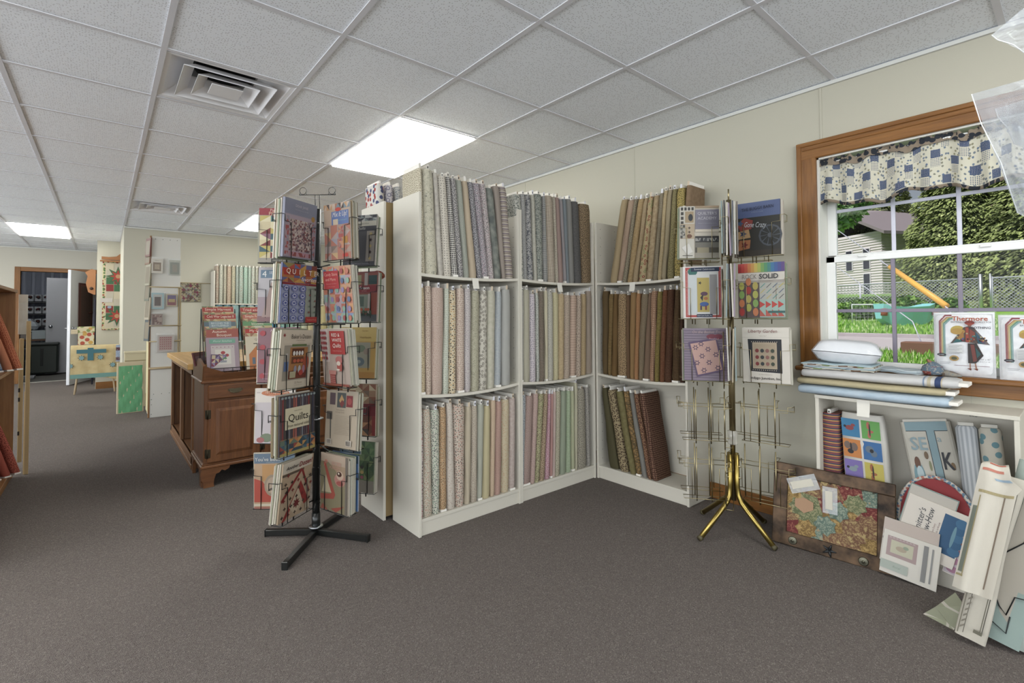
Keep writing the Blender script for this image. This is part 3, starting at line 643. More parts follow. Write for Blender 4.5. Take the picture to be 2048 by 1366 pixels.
ROWS=[
('T1','Y',1.4,[
 (1.289,1.314,1.295,1.338,1.977,'cream brown-speckled',('dots','c9bfa4','6e6048',None,0.006,0.33,0.9)),
 (1.317,1.383,1.338,1.414,1.978,'cream grey-vined floral',('scrib','c6bfa6','77776c',None,0.03,0.02,1)),
 (1.383,1.411,1.414,1.452,1.968,'mottled warm grey',('mottle','aaa398','bcb4a6',None,0.02,0.3,1)),
 (1.415,1.47,1.452,1.506,1.957,'cream grey-dotted',('dots','c8bfae','77716c',None,0.014,0.2,0.3)),
 (1.47,1.494,1.506,1.55,1.961,'white black-diamond',('dots','d2cdc2','3a3638',None,0.011,0.42,0.1)),
 (1.494,1.534,1.55,1.588,1.958,'charcoal and white speckled',('dots','b9b4ae','3f3c42',None,0.005,0.5,1)),
 (1.534,1.576,1.588,1.63,1.954,'grey-green diamond-print',('diag','bcbcaa','6f766c',None,0.008,0.35,1)),
 (1.576,1.618,1.63,1.684,1.956,'plain beige grid-weave',('check','b9a68a','a8967a',None,0.005,0.25,1)),
 (1.618,1.654,1.684,1.721,1.957,'dark grey pebble-print',('dots','a9a6a6','44424a',None,0.005,0.5,1)),
 (1.654,1.705,1.721,1.77,1.958,'mid grey speckled',('dots','b3acad','5d5962','8a6c76',0.005,0.5,1)),
 (1.705,1.75,1.77,1.815,1.963,'pink-grey speckled',('dots','beb5b0','5c5656','9a7f84',0.005,0.45,1)),
 (1.75,1.807,1.815,1.87,1.945,'cloudy slate grey',('mottle','5d625e','8e9084',None,0.05,0.3,1)),
 (1.807,1.854,1.87,1.902,1.966,'plain taupe',('plain','95887c',None,None,0.02,0.3,1)),
 (1.854,1.91,1.902,1.967,1.971,'brown and cream striped',('strip','77685f','b5aa98','8b7d86',0.028,0.3,1)),
]),
('M1','Y',0.74,[
 (1.295,1.328,1.294,1.337,1.327,'yellow-cream brown-dotted',('dots','c6b48c','705038',None,0.009,0.26,0.4)),
 (1.332,1.372,1.337,1.371,1.337,'pale pink brown-dotted',('dots','c4b09c','6e4c40',None,0.009,0.24,0.5)),
 (1.375,1.456,1.374,1.444,1.33,'wide pink-beige tiny-dotted',('dots','bca494','96705e',None,0.007,0.2,0.8)),
 (1.459,1.489,1.444,1.484,1.327,'pale green sparse-dotted',('dots','b8bba8','7b7a6a',None,0.012,0.16,0.5)),
 (1.489,1.536,1.484,1.534,1.319,'cream bold dark-dotted',('dots','c8b896','2f2624','b88b50',0.013,0.27,0.7)),
 (1.539,1.594,1.537,1.592,1.33,'peach soft-dotted',('dots','c2ae9c','9c7f72',None,0.012,0.25,0.5)),
 (1.594,1.64,1.592,1.634,1.331,'white violet-dotted',('dots','c2bab4','6e5c68',None,0.007,0.28,0.4)),
 (1.644,1.702,1.638,1.695,1.321,'beige leaf-print',('scrib','b0aa90','8f8b72',None,0.014,0.06,1)),
 (1.706,1.761,1.695,1.755,1.32,'white paisley-print',('rings','bdb6a6','6e685e',None,0.022,0.32,0.8)),
 (1.761,1.823,1.755,1.811,1.324,'cream faint-flowered',('mottle','bcb5a2','adaa94',None,0.02,0.3,1)),
 (1.827,1.87,1.811,1.862,1.32,'pale blue-grey',('mottle','9ba1a4','a8acac',None,0.01,0.3,1)),
 (1.874,1.942,1.866,1.938,1.334,'wide pale silver-grey satin',('plain','a6a59e',None,None,0.02,0.3,1)),
]),
('B1','Y',0.09,[
 (1.294,1.317,1.294,1.318,0.655,'white red-and-black dotted',('dots','c2b4ae','3a2a30','b0504e',0.01,0.3,0.9)),
 (1.322,1.368,1.321,1.379,0.668,'cream multicolour-dotted',('dots','bdb49e','7e6a56','b47a66',0.008,0.27,0.9)),
 (1.368,1.425,1.379,1.424,0.659,'cream green-and-navy flowered',('dots','bcb8a6','4e5a56','8aa48c',0.008,0.33,0.9)),
 (1.425,1.467,1.424,1.469,0.666,'tan orange-speckled',('dots','b89a70','7a5c40','a87848',0.006,0.38,0.9)),
 (1.47,1.51,1.472,1.528,0.683,'cream-pink sparse-dotted',('dots','bfb3a4','8e6e64',None,0.016,0.12,0.9)),
 (1.513,1.595,1.532,1.586,0.669,'wide peach dark-dotted',('dots','bdac9a','3f3634','b0705e',0.01,0.25,0.9)),
 (1.599,1.641,1.59,1.628,0.647,'plain oatmeal',('plain','b2a48a',None,None,0.02,0.3,1)),
 (1.641,1.684,1.631,1.678,0.647,'cream brown-sprigged',('dots','b8ac98','7d6a58',None,0.006,0.3,0.5)),
 (1.684,1.732,1.678,1.714,0.65,'plain sage-grey',('plain','a2a291',None,None,0.02,0.3,1)),
 (1.732,1.78,1.714,1.773,0.635,'crumpled pale yellow',('plain','b6a97e',None,None,0.02,0.3,1)),
 (1.784,1.819,1.773,1.804,0.662,'thin peach dotted',('dots','bca486','a0785a',None,0.006,0.2,0.4)),
 (1.819,1.869,1.804,1.858,0.651,'dusty pink plain',('mottle','a37f70','b08c7c',None,0.006,0.3,1)),
 (1.869,1.929,1.861,1.921,0.654,'cream orange-sprigged',('dots','b9a988','b27c50',None,0.015,0.14,0.9)),
 (1.929,1.978,1.921,1.969,0.657,'blush flower-print',('mottle','b6a69c','a6938a',None,0.012,0.3,1)),
]),
('T2','Y',1.4,[
 (1.976,2.026,2.026,2.047,1.943,'white grey-fern',('scrib','c2bfb2','5f665f',None,0.02,0.08,1)),
 (2.026,2.069,2.047,2.082,1.951,'fine grey mottled',('mottle','7e7e7c','a09e98',None,0.006,0.3,1)),
 (2.069,2.117,2.082,2.139,1.955,'grey large-leaf',('scrib','a29f9a','55575c',None,0.03,0.07,1)),
 (2.117,2.148,2.139,2.17,1.961,'thin cream-grey',('mottle','a39f90','b2ae9e',None,0.01,0.3,1)),
 (2.148,2.221,2.17,2.225,1.972,'grey-green scribbled floral',('scrib','a5a698','565c58',None,0.012,0.09,1)),
 (2.221,2.249,2.225,2.271,1.967,'black hairline-striped',('strip','a8a69e','3c3c40',None,0.007,0.3,1)),
 (2.249,2.32,2.271,2.342,1.978,'brown and cream checked',('check','c6b7a0','4e3a30',None,0.01,0.3,1)),
 (2.32,2.339,2.342,2.366,1.978,'thin cream dark-dotted',('dots','b5aa94','4e463e',None,0.007,0.3,0.3)),
 (2.339,2.383,2.366,2.421,1.976,'plain mauve',('plain','957c72',None,None,0.02,0.3,1)),
 (2.383,2.412,2.421,2.446,1.971,'thin lavender-grey',('plain','8c8484',None,None,0.02,0.3,1)),
 (2.412,2.453,2.446,2.476,1.977,'blue-grey',('plain','747c80',None,None,0.02,0.3,1)),
 (2.453,2.509,2.476,2.532,1.984,'plain stone-grey',('plain','82807a',None,None,0.02,0.3,1)),
 (2.509,2.582,2.532,2.611,1.976,'dark graphite',('mottle','504e4c','62605e',None,0.008,0.3,1)),
 (2.587,2.707,2.617,2.715,1.972,'black tan-speckled',('dots','a08660','2e2620',None,0.005,0.55,1)),
]),
('M2','Y',0.74,[
 (2.025,2.047,2.021,2.042,1.328,'thin shadow-grey',('mottle','9a968c','a6a298',None,0.01,0.3,1)),
 (2.047,2.103,2.042,2.102,1.338,'cream diagonal-hatch',('diag','bab49c','98927c',None,0.006,0.3,1)),
 (2.103,2.151,2.102,2.155,1.311,'lilac-white flower-dotted',('dots','bdb2b4','8c8490',None,0.014,0.26,0.5)),
 (2.151,2.178,2.155,2.182,1.318,'thin white green-dotted',('dots','b0b0a4','5e6660',None,0.009,0.25,0.6)),
 (2.178,2.233,2.182,2.236,1.332,'black and cream diagonal lattice',('diag','c2b298','3e322c',None,0.008,0.5,1)),
 (2.233,2.261,2.236,2.259,1.333,'thin buttery cream',('plain','b8ae90',None,None,0.02,0.3,1)),
 (2.261,2.317,2.259,2.316,1.321,'grey-cream sprigged',('dots','b0ab9c','88857a',None,0.009,0.25,0.6)),
 (2.317,2.37,2.316,2.364,1.326,'pale lemon dotted',('dots','b8ae84','8a825c',None,0.008,0.22,0.4)),
 (2.37,2.429,2.364,2.417,1.317,'old-gold mottled',('mottle','a58e66','b69e74',None,0.012,0.3,1)),
 (2.429,2.49,2.418,2.478,1.311,'beige dark-dotted',('dots','b6a28c','463834',None,0.008,0.27,0.3)),
 (2.49,2.557,2.478,2.539,1.309,'rose brown-lined',('strip2','b89c86','5c3c2c',None,0.018,0.07,1)),
 (2.557,2.604,2.539,2.591,1.311,'pink-cream speckled',('dots','b7a38e','4e3c34',None,0.008,0.26,0.8)),
 (2.605,2.658,2.591,2.645,1.322,'golden cream dotted',('dots','b09a70','8c6e44',None,0.007,0.3,0.4)),
 (2.659,2.714,2.65,2.71,1.345,'taupe fine-striped',('vstrip','a39482','8f7c6c',None,0.004,0.4,1)),
]),
('B2','Y',0.09,[
 (2.02,2.062,2.016,2.037,0.668,'blue-grey dotted',('dots','a0a2a2','5e6a72',None,0.009,0.25,0.5)),
 (2.066,2.132,2.019,2.1,0.656,'pink-brown fine-dotted',('dots','ae968a','7e5e56',None,0.005,0.35,0.4)),
 (2.132,2.176,2.1,2.135,0.662,'dusty rose dotted',('dots','b2988c','8e6c64',None,0.007,0.28,0.4)),
 (2.176,2.226,2.135,2.175,0.657,'olive flower-sprigged',('dots','a49a74','5c5038','8e9a5c',0.007,0.35,0.8)),
 (2.226,2.263,2.175,2.225,0.652,'tan speckled',('dots','aa9474','6a523c',None,0.007,0.35,0.8)),
 (2.263,2.286,2.225,2.271,0.649,'pink and white frilled',('dots','bda0a4','a05e6c',None,0.006,0.4,0.8)),
 (2.286,2.31,2.271,2.294,0.646,'deep rose',('plain','a87c74',None,None,0.02,0.3,1)),
 (2.31,2.334,2.294,2.318,0.657,'pale shell-pink',('plain','b49c92',None,None,0.02,0.3,1)),
 (2.334,2.387,2.318,2.365,0.656,'cream vine-striped',('dots','aea68c','857c64',None,0.008,0.3,0.6)),
 (2.387,2.441,2.366,2.429,0.654,'plain sage green',('plain','8b947c',None,None,0.02,0.3,1)),
 (2.441,2.481,2.429,2.479,0.649,'mint green',('mottle','8c9c78','9aa888',None,0.01,0.3,1)),
 (2.481,2.517,2.479,2.515,0.645,'pale lime',('plain','a5a682',None,None,0.02,0.3,1)),
 (2.518,2.549,2.515,2.54,0.697,'tall pale cream',('plain','b0aa8e',None,None,0.02,0.3,1)),
 (2.553,2.632,2.545,2.645,0.649,'wide grey-cream fern-dotted',('dots','a49c88','6c665a',None,0.008,0.35,0.7)),
 (2.633,2.67,2.646,2.684,0.654,'thin grey flecked',('dots','9a948a','6a6660',None,0.008,0.3,0.7)),
]),
('T3','X',1.4,[
 (2.066,2.015,2.174,2.112,1.972,'plain khaki',('plain','a08a62',None,None,0.02,0.3,1)),
 (2.011,1.954,2.108,2.061,1.957,'cream red-brown basket-weave',('brick','b8a284','6e3e34',None,0.006,0.3,1)),
 (1.954,1.929,2.061,2.027,1.957,'thin pepper-grey',('dots','9e9478','5c503e',None,0.005,0.4,0.6)),
 (1.929,1.878,2.027,1.982,1.95,'gold mottled',('mottle','96794a','a48a5c',None,0.012,0.3,1)),
 (1.874,1.843,1.978,1.941,1.948,'plain tan',('mottle','98805a','a08a66',None,0.01,0.3,1)),
 (1.843,1.809,1.937,1.878,1.952,'tan red-cherry print',('rings','ab9468','7c2420','7c8450',0.026,0.32,0.9)),
 (1.805,1.76,1.874,1.824,1.95,'light tan flower-print',('mottle','a8926c','947c58',None,0.018,0.3,1)),
 (1.756,1.727,1.821,1.787,1.958,'dark taupe lattice',('check','5e523e','a3967a',None,0.006,0.3,1)),
 (1.727,1.698,1.783,1.753,1.969,'thin honey tan',('mottle','a08a5c','ac9870',None,0.01,0.3,1)),
 (1.698,1.666,1.753,1.721,1.966,'tan diamond-lattice',('diag','a69878','847454',None,0.008,0.35,1)),
 (1.666,1.634,1.717,1.667,1.966,'olive sprigged',('dots','857a4c','5e5434',None,0.008,0.3,0.8)),
 (1.634,1.576,1.664,1.619,1.963,'olive yellow-speckled',('dots','6e6230','b49c48',None,0.006,0.4,0.9)),
 (1.572,1.539,1.615,1.575,1.971,'plain brown',('mottle','7c6246','886e50',None,0.02,0.3,1)),
]),
('M3','X',0.75,[
 (2.243,2.188,2.246,2.2,1.343,'dark olive-brown',('plain','5e4a28',None,None,0.02,0.3,1)),
 (2.179,2.14,2.196,2.169,1.32,'thin dark gold',('mottle','6c5428','7a6234',None,0.01,0.3,1)),
 (2.14,2.105,2.169,2.121,1.319,'bronze brown',('plain','6e5226',None,None,0.02,0.3,1)),
 (2.105,2.033,2.117,2.036,1.317,'wide tan dark-dotted',('dots','a4865a','3c2c20',None,0.009,0.3,0.5)),
 (2.029,2.004,2.032,2.012,1.308,'thin brown',('plain','6c5034',None,None,0.02,0.3,1)),
 (1.999,1.951,2.012,1.975,1.324,'golden caramel',('plain','8e6c3c',None,None,0.02,0.3,1)),
 (1.947,1.915,1.975,1.943,1.315,'orange zigzag',('diag','b8965e','8c5228',None,0.008,0.45,1)),
 (1.911,1.856,1.943,1.907,1.31,'cream and brown twill',('diag','a89878','5e4a34',None,0.006,0.45,1)),
 (1.852,1.829,1.907,1.853,1.318,'plain cocoa-mauve',('plain','7a604a',None,None,0.02,0.3,1)),
 (1.829,1.788,1.849,1.819,1.327,'rosy brown dotted',('dots','946e50','b48e70',None,0.014,0.25,0.2)),
 (1.784,1.748,1.819,1.786,1.322,'moss and gold mottled',('mottle','6a5a24','82702e',None,0.01,0.3,1)),
 (1.747,1.711,1.782,1.745,1.33,'russet',('mottle','683c22','744a2c',None,0.01,0.3,1)),
 (1.711,1.665,1.745,1.695,1.332,'dark chestnut',('mottle','4a2e1c','5c3c26',None,0.008,0.3,1)),
 (1.662,1.624,1.692,1.636,1.327,'chocolate gold-dotted',('dots','44301c','8a6e3c',None,0.008,0.22,0.1)),
 (1.62,1.6,1.633,1.609,1.319,'thin dark brown',('plain','462e22',None,None,0.02,0.3,1)),
]),
('B3','X',0.09,[
 (2.256,2.211,2.196,2.113,0.648,'dark olive green',('plain','4e482c',None,None,0.02,0.3,1)),
 (2.207,2.145,2.101,2.033,0.64,'tan dark-leafed',('dots','94825c','4a3828',None,0.014,0.32,1)),
 (2.136,2.076,2.021,1.973,0.638,'olive green plain',('mottle','6c6236','786e40',None,0.02,0.3,1)),
 (2.072,2.026,1.968,1.925,0.645,'orange and gold floral',('scrib','94703a','5a4a2c',None,0.03,0.1,1)),
 (2.022,1.985,1.921,1.878,0.64,'plain slate-grey',('plain','79766e',None,None,0.02,0.3,1)),
 (1.981,1.945,1.875,1.844,0.638,'thin red-brown paisley',('dots','5c3a2a','a07850',None,0.009,0.3,0.7)),
 (1.937,1.893,1.841,1.803,0.647,'broad dark brown ring-dotted',('rings','4c2e22','9c7658',None,0.013,0.3,0.2)),
]),
]

ORD = ['first', 'second', 'third', 'fourth', 'fifth', 'sixth', 'seventh', 'eighth', 'ninth', 'tenth', 'eleventh', 'twelfth', 'thirteenth', 'fourteenth', 'fifteenth', 'sixteenth', 'seventeenth', 'eighteenth']
SH = dict(T='top', M='middle', B='bottom'); BC = {'1': 'left', '2': 'middle', '3': 'right'}
sd_ = 0
for nm, pl, zb, rows in ROWS:
    grp = 'fabric bolts on the %s shelf of the %s white bookcase' % (SH[nm[0]], BC[nm[1]])
    N = len(rows)
    for i, (t0, t1, b0, b1, zt, desc, pat) in enumerate(rows):
        sd_ += 1; tk = abs(b1 - b0) - .0015; tt = abs(t1 - t0) - .0015; cb = (b0 + b1) / 2; ct = (t0 + t1) / 2
        u = (cb - (1.286 if nm[1] == '1' else 2.006)) / .719 if pl == 'Y' else (2.283 - cb) / .719
        sg = {'T': .012, 'M': .020 if nm[1] == '1' else .018, 'B': 0}[nm[0]]
        zf = {'T': 1.4055, 'M': .7525, 'B': .0925}[nm[0]] - sg * 4 * max(0, u) * (1 - u) + .001
        h = zt - zf
        if pl == 'Y': M = at_(cb, 2.297, 0, zf); ln = ct - cb
        else: M = at_(2.741, cb, -pi / 2, zf); ln = cb - ct
        wb = 'broadside ' if 'broad ' in desc else ''
        bolt(M, max(tk, .02), .20 if nm[0] != 'B' or pl == 'Y' else .19, h, fab(pat[0], pat[1], pat[2], pat[3], pat[4], pat[5], pat[6]),
             '%s bolt, %s from left, %s shelf, %s white bookcase' % (desc, ORD[i], SH[nm[0]], BC[nm[1]]), grp, ln, seed=sd_, t2=max(tt, .02), foot=.012 if (sd_ * 7) % 5 == 0 else 0.)
# bolts leaning in the bookcase that faces away
for i, (x, pt, ds) in enumerate([(1.262, fab('dots', 'c9c4ba', 'a03a34', '4a4f74', .034, .36, .8), 'white bolt with red and blue flowers, facing away'), (1.325, fab('rings', 'c6c0c2', '8a8698', None, .032, .42, .6), 'white bolt with lilac circle flowers, facing away'), (1.385, fab('dots', 'b9b8b4', '7e8890', None, .012, .3, .8), 'thin pale blue dotted bolt, facing away')]):
    bolt(at_(x + .045, 2.93, pi, 1.406), .05, .19, .575, pt, ds + ' behind the left bookcase', 'bolts in the bookcase facing away', .03, seed=200 + i)

# ================================================================ BOOKS
def book(M, w, h, t, label, cover, base='c8bfae', spine=None, group=None, name='pattern_book', soft=False, cat='book', y0=0.):
    """M: centre of the front cover; cover lies at y=0 facing -y"""
    B = thing(name, label, cat, mw=M, group=group); q = .0009
    MB().box((-w / 2 + .001, y0 + q, -h / 2 + .0015), (w / 2 - .0015, y0 + t - q, h / 2 - .0015), PAGES).build('pages', B)
    c = MB(); bm = flat(base, .4, 0., .4, .78)
    c.bbox((-w / 2, y0, -h / 2), (w / 2, y0 + q, h / 2), bm, .0003).bbox((-w / 2, y0 + t - q, -h / 2), (w / 2, y0 + t, h / 2), bm, .0003)
    c.box((-w / 2 - .0004, y0, -h / 2), (-w / 2 + .0009, y0 + t, h / 2), flat(spine, .4) if spine else bm)
    if cover: put(c, cover, w, h, y0, -h / 2, -w / 2)
    c.build('cover', B)
    return B
def behind(M, w, h, n, lab, group, seed, side=1, dx=0., depth0=.012, step=.006):
    """copies standing behind the front book of a pocket, fanned a little"""
    R = random.Random(seed); y = depth0
    cols = ['b9b29c', 'b0b49e', 'c9c3b0', '8c7a5a', 'c4b9a8', '7f8a6c', 'c4bcae', '9c9a80']
    for i in range(n):
        t = R.choice([.004, .006, .008]); off = dx + side * (R.random() * .008)
        book(M @ Matrix.Translation((off, y, R.uniform(-.012, .006))) @ Matrix.Rotation(R.uniform(-.02, .02), 4, 'Z'), w * R.uniform(.95, 1.), h * R.uniform(.97, 1.), t,
             '%s, %s behind the front one' % (lab, ORD[i]), None, R.choice(cols), group=group)
        y += t + .0015
    return y
A_ = random.Random(5)
CV = {}
CV['dear'] = ('blue-grey quilt book with a pink grid of tiny blocks, top left front pocket', '77788a', [('r', .0, .0, 1, .74, '8d8792'), ('r', .03, .02, .97, .73, 'a28f98'),
    ('g', .16, .12, .84, .66, 13, 13, ['a9958c', '7f4a48', '8a6f76', 'bfb0a4', '5d4a50', 'b39f94']), ('g', .04, .05, .14, .7, 2, 12, ['a88d94', 'a04e4a', '8d8792']), ('g', .86, .05, .96, .7, 2, 12, ['a88d94', 'a04e4a', '8d8792']), ('g', .16, .03, .84, .1, 12, 1, ['b0808a', '8e4844']),
    ('t', .5, .89, .045, 'DEAR JANE', 'b9b0b4', .4), ('t', .5, .83, .018, 'The 225 Patterns from the 1863', 'aaa3aa', .6), ('e', .87, .73, .06, .05, 'a5782f')])
CV['pin'] = ('red-headed quilt book with teal and cream blocks, top left rear pocket', '8b8478', [('r', 0, .87, 1, 1, '8e2430'), ('t', .35, .955, .05, 'Paper', 'd6b9a8', .3), ('t', .4, .9, .065, 'PIECED', 'd6b090', .6),
    ('g', .02, .08, .98, .86, 4, 7, ['4f7a78', 'c3b48c', '7a2f30', 'b3a34e', '8c5f70', '3c5b62', 'cfc39c']), ('r', .28, .0, 1, .07, '4a4844'), ('t', .62, .035, .03, 'more quilt patterns with ease', 'b9b7a0', .6)])
CV['mix'] = ('tan patchwork book with a blue title box, top right front pocket', 'a8917c', [('g', 0, .0, 1, .62, 4, 5, ['9c8577', '8f8a92', 'a76a58', 'b99a6c', '7f6f66', 'a08f88']), ('g', 0, .9, 1, 1, 9, 1, ['b3885a', '6e7d86', '4a3f3c', 'b7a08e', '9c6a50']),
    ('g', .55, .2, .75, .58, 2, 6, ['a0504a', '94716a', 'b87f5e']), ('r', .3, .62, .95, .86, '5c6f9e'), ('r', .36, .62, .55, .72, 'b9a78e'), ('t', .63, .79, .09, 'Mix It Up!', 'd0c9c4', .56, .25), ('t', .72, .69, .02, 'Quilts from fat quarters', '7fae9a', .4), ('e', .56, .89, .11, .035, 'b8402f'), ('r', .72, .28, .9, .4, 'b07a28'), ('r', .7, .04, .9, .1, 'c03a2c')])
CV['blk'] = ('black and white star quilt book, top right rear pocket', '403f44', [('g', 0, .88, 1, 1, 8, 2, ['4a4c50', '9a9a96', '2f2f36', '6f7a78']), ('r', 0, .78, 1, .88, 'aaa596'), ('t', .6, .83, .03, 'Black and White', '6c6860', .5), ('r', 0, .68, 1, .78, '34343c'), ('t', .55, .73, .06, 'Quilts', 'b4b4ae', .5, .3),
    ('r', .0, .08, .3, .68, '6f5a60'), ('r', .3, .08, .45, .68, '3d4a46'), ('r', .72, .08, .98, .68, '8f867c')] + [('s', .85, .14 + .12 * i, .045, 6, '3d3030' if i % 2 else 'b09a5e') for i in range(5)] + [('s', .15, .14 + .12 * i, .04, 6, '3a3034') for i in range(5)] + [('t', .5, .035, .03, 'Charming one-patch favourites', '8a8c98', .8)])
CV['qf'] = ('orange-titled quilt book over a blue kaleidoscope pattern, second tier left', '5f6690', [('g', 0, .68, 1, 1, 6, 4, ['a8402c', '56648c', 'b8872e', '7c3a30', '5d5a7c', 'a5622c', '8a7a40'])] + [('r', .04 + .155 * i, .8, .18 + .155 * i, .92, c) for i, c in enumerate(['a52c20', '983a24', '9c3c22', 'b08324', 'a04428', 'b07a26'])] +
    [('t', .11 + .155 * i, .86, .085, ch, 'dcd0bc', .14) for i, ch in enumerate('QUILTE')] + [('t', .96, .86, .07, 'R', 'dcd0bc', .06), ('t', .7, .745, .07, 'favorites', 'd6cfc8', .5, .2), ('r', 0, .64, 1, .675, '7c2028'), ('t', .5, .657, .016, 'Photos and block projects to quilt', 'd08a84', .7),
    ('r', .0, .0, .66, .64, '8c90a8'), ('r', .68, 0, 1, .64, '8f9384')] + [x for i in range(3) for j in range(5) for x in (('e', .12 + .22 * i, .08 + .125 * j, .095, .055, '5c6496'), ('s', .12 + .22 * i, .08 + .125 * j, .055, 8, 'b4b6c0'), ('e', .12 + .22 * i, .08 + .125 * j, .03, .018, '3a4488'))] +
    [('s', .76 + .16 * i, .08 + .1 * j, .028, 4, ['4c3c3c', '7e4038', '5a6a58'][(i + j) % 3]) for i in range(2) for j in range(6)] + [('r', .66, .0, 1, .1, 'a12a24'), ('t', .83, .05, .025, 'Traditional Pieced', 'd08a70', .28)])
CV['four'] = ('grey quilt book with a blue number 4, second tier left rear', '9c8f98', [('r', 0, .0, 1, .1, '7e5a5c'), ('r', 0, .1, 1, .45, '94828a'), ('r', 0, .45, 1, 1, 'a8a3a6'), ('r', .05, .8, .5, .95, '5b7488'), ('t', .14, .875, .12, '4', 'd5d5d2', .12), ('t', .4, .9, .05, 'SEASON', 'c4c8cc', .3),
    ('p', [(.1, .08), (.95, .08), (.6, .72), (.3, .72)], '9a8078')] + [('p', [(.3 + .1 * (i % 3), .2 + .13 * (i // 2)), (.38 + .1 * (i % 3), .16 + .13 * (i // 2)), (.36 + .1 * (i % 3), .27 + .13 * (i // 2))], ['7c3a34', '6a5c68'][i % 2]) for i in range(7)])
CV['candy'] = ('pink patchwork book with a red title box, second tier right front', 'b08f7e', [('g', 0, 0, 1, 1, 5, 6, ['b38a6a', '8f9aa0', 'a8604a', 'c08a5a', '86a08a', 'a98a90', 'b8745a', '7c86a6']), ] + [('e', .1 + .2 * i, .08 + .165 * j, .055, .05, ['5d6c8c', '9c4a4a', '7fa08c', 'b56a52', '8c7aa0'][(i * 2 + j) % 5]) for i in range(5) for j in range(6)] +
    [('r', .08, .6, .6, .92, 'a83034'), ('t', .34, .85, .055, 'Candy Store', 'd6a090', .46), ('t', .32, .77, .055, 'and More', 'd6a090', .36), ('t', .34, .69, .018, 'Vintage quilts in new fabrics', 'c88478', .42), ('t', .34, .64, .015, 'A collection of projects', 'c88478', .42)])
CV['season'] = ('dark red book showing a porch with flowers, second tier right rear', '7c3a38', [('r', 0, .0, 1, .14, '4c5052'), ('r', 0, .14, 1, .56, '8a4030'), ('r', .35, .2, .8, .54, '7c8474'), ('r', .4, .3, .6, .5, '4c5c50'), ('r', .72, .14, .78, .55, 'b4a8a0'), ('r', 0, .58, 1, .72, '86242c'), ('t', .62, .67, .06, 'Season', 'dcd8d4', .62, 0, 0, 1), ('t', .62, .61, .025, 'in Color', 'b08a84', .5),
    ('r', 0, .72, 1, .97, '8a4a3c'), ('r', .3, .74, .5, .93, '8d8a5e'), ('r', .72, .74, .98, .92, '2c4644'), ('r', .6, .72, .7, .97, 'a59a92')] + [('e', .4 + .07 * (i % 7), .14 + .05 * (i % 3), .04, .03, ['2f4034', '3c5038', 'a8502a'][i % 3]) for i in range(14)])
CV['bake'] = ('cream book with a toy-cupboard picture, third tier left front', 'c0b39c', [('s', .1, .91, .04, 8, '8c3430'), ('t', .6, .89, .075, "Baker's Dozen", '4a443c', .62), ('t', .58, .82, .02, '13 Favorite Projects', '7c7264', .4), ('t', .58, .785, .012, 'by our shop for quilters', '8c8272', .5), ('r', .1, .76, .95, .763, '8a8274'),
    ('r', .12, .14, .92, .74, '948c7a'), ('r', .3, .16, .86, .7, 'a06c34'), ('r', .36, .56, .74, .68, '5c3420'), ('r', .36, .42, .74, .54, '6a4026'), ('r', .3, .16, .86, .3, '6e3424'), ('r', .14, .3, .27, .46, '5a6f98'), ('r', .17, .46, .24, .6, 'a9a49c'), ('e', .82, .42, .1, .13, 'a04828'), ('r', .34, .72, .8, .755, '5c7040')] +
    [('e', .42 + .085 * i, .6, .035, .04, 'd0ccc2') for i in range(4)] + [('e', .45 + .11 * i, .47, .05, .03, 'b0522e') for i in range(3)] + [('e', .48 + .13 * i, .32, .045, .07, ['8b8894', 'a9a8a4', '9a7080'][i]) for i in range(3)] + [('r', .32, .18, .5, .29, 'a8a07c'), ('e', .66, .26, .07, .05, 'a83c2c'), ('t', .6, .095, .035, '22 Pieces', '7e7464', .35), ('t', .6, .05, .014, 'wool and cotton projects', '8c8272', .5)])
CV['autumn'] = ('wine-red floral book, third tier left rear', '6e3a44', [('e', .12 + .24 * (i % 4), .12 + .13 * (i // 2), .07, .05, ['9c2c34', '84505a', '7c2a3a', 'a84438'][i % 4]) for i in range(13)] + [('t', .45, .95, .05, 'Autumn', 'b59aa0', .5), ('t', .55, .88, .05, 'Blooms', 'b59aa0', .5), ('r', .68, 0, 1, .4, 'a0482e'), ('e', .8, .2, .1, .08, 'b5824e'), ('t', .3, .16, .03, 'Kits Available', 'a5848c', .4), ('t', .3, .07, .03, 'Fabric Patterns', 'a5848c', .5)])
CV['rw'] = ('red and white lattice book with a red title panel, third tier right front', 'a39184', [('r', 0, .42, .28, 1, 'b9a8a0')] + [('p', [(.02 + .065 * i, .44 + .09 * j), (.05 + .065 * i, .485 + .09 * j), (.02 + .065 * i, .53 + .09 * j), (.0 + .065 * i, .485 + .09 * j)], '94242c') for i in range(4) for j in range(6)] +
    [('r', .38, .56, .93, .97, '9c2c28'), ('t', .63, .9, .06, 'RED &', 'd8c4b8', .4), ('t', .66, .81, .06, 'WHITE', 'd8c4b8', .44), ('t', .66, .71, .07, 'Quilts', 'd8c4b8', .42, .25), ('t', .66, .62, .014, '14 Quilts with Timeless Appeal', 'cc9a90', .4), ('r', .3, .04, .5, .27, '8c3a32'), ('r', .27, .2, .54, .27, 'b07468'),
    ('e', .68, .46, .13, .07, 'a8605a'), ('e', .7, .34, .11, .08, 'a04a40'), ('e', .66, .4, .07, .04, 'c4b4a4')] + [('r', .3, .06 + .035 * i, .5, .068 + .035 * i, 'b9877c') for i in range(4)] + [('r', 0, .0, 1, .04, '8e4a3a'), ('e', .64, .29, .06, .015, 'cdbcae')])
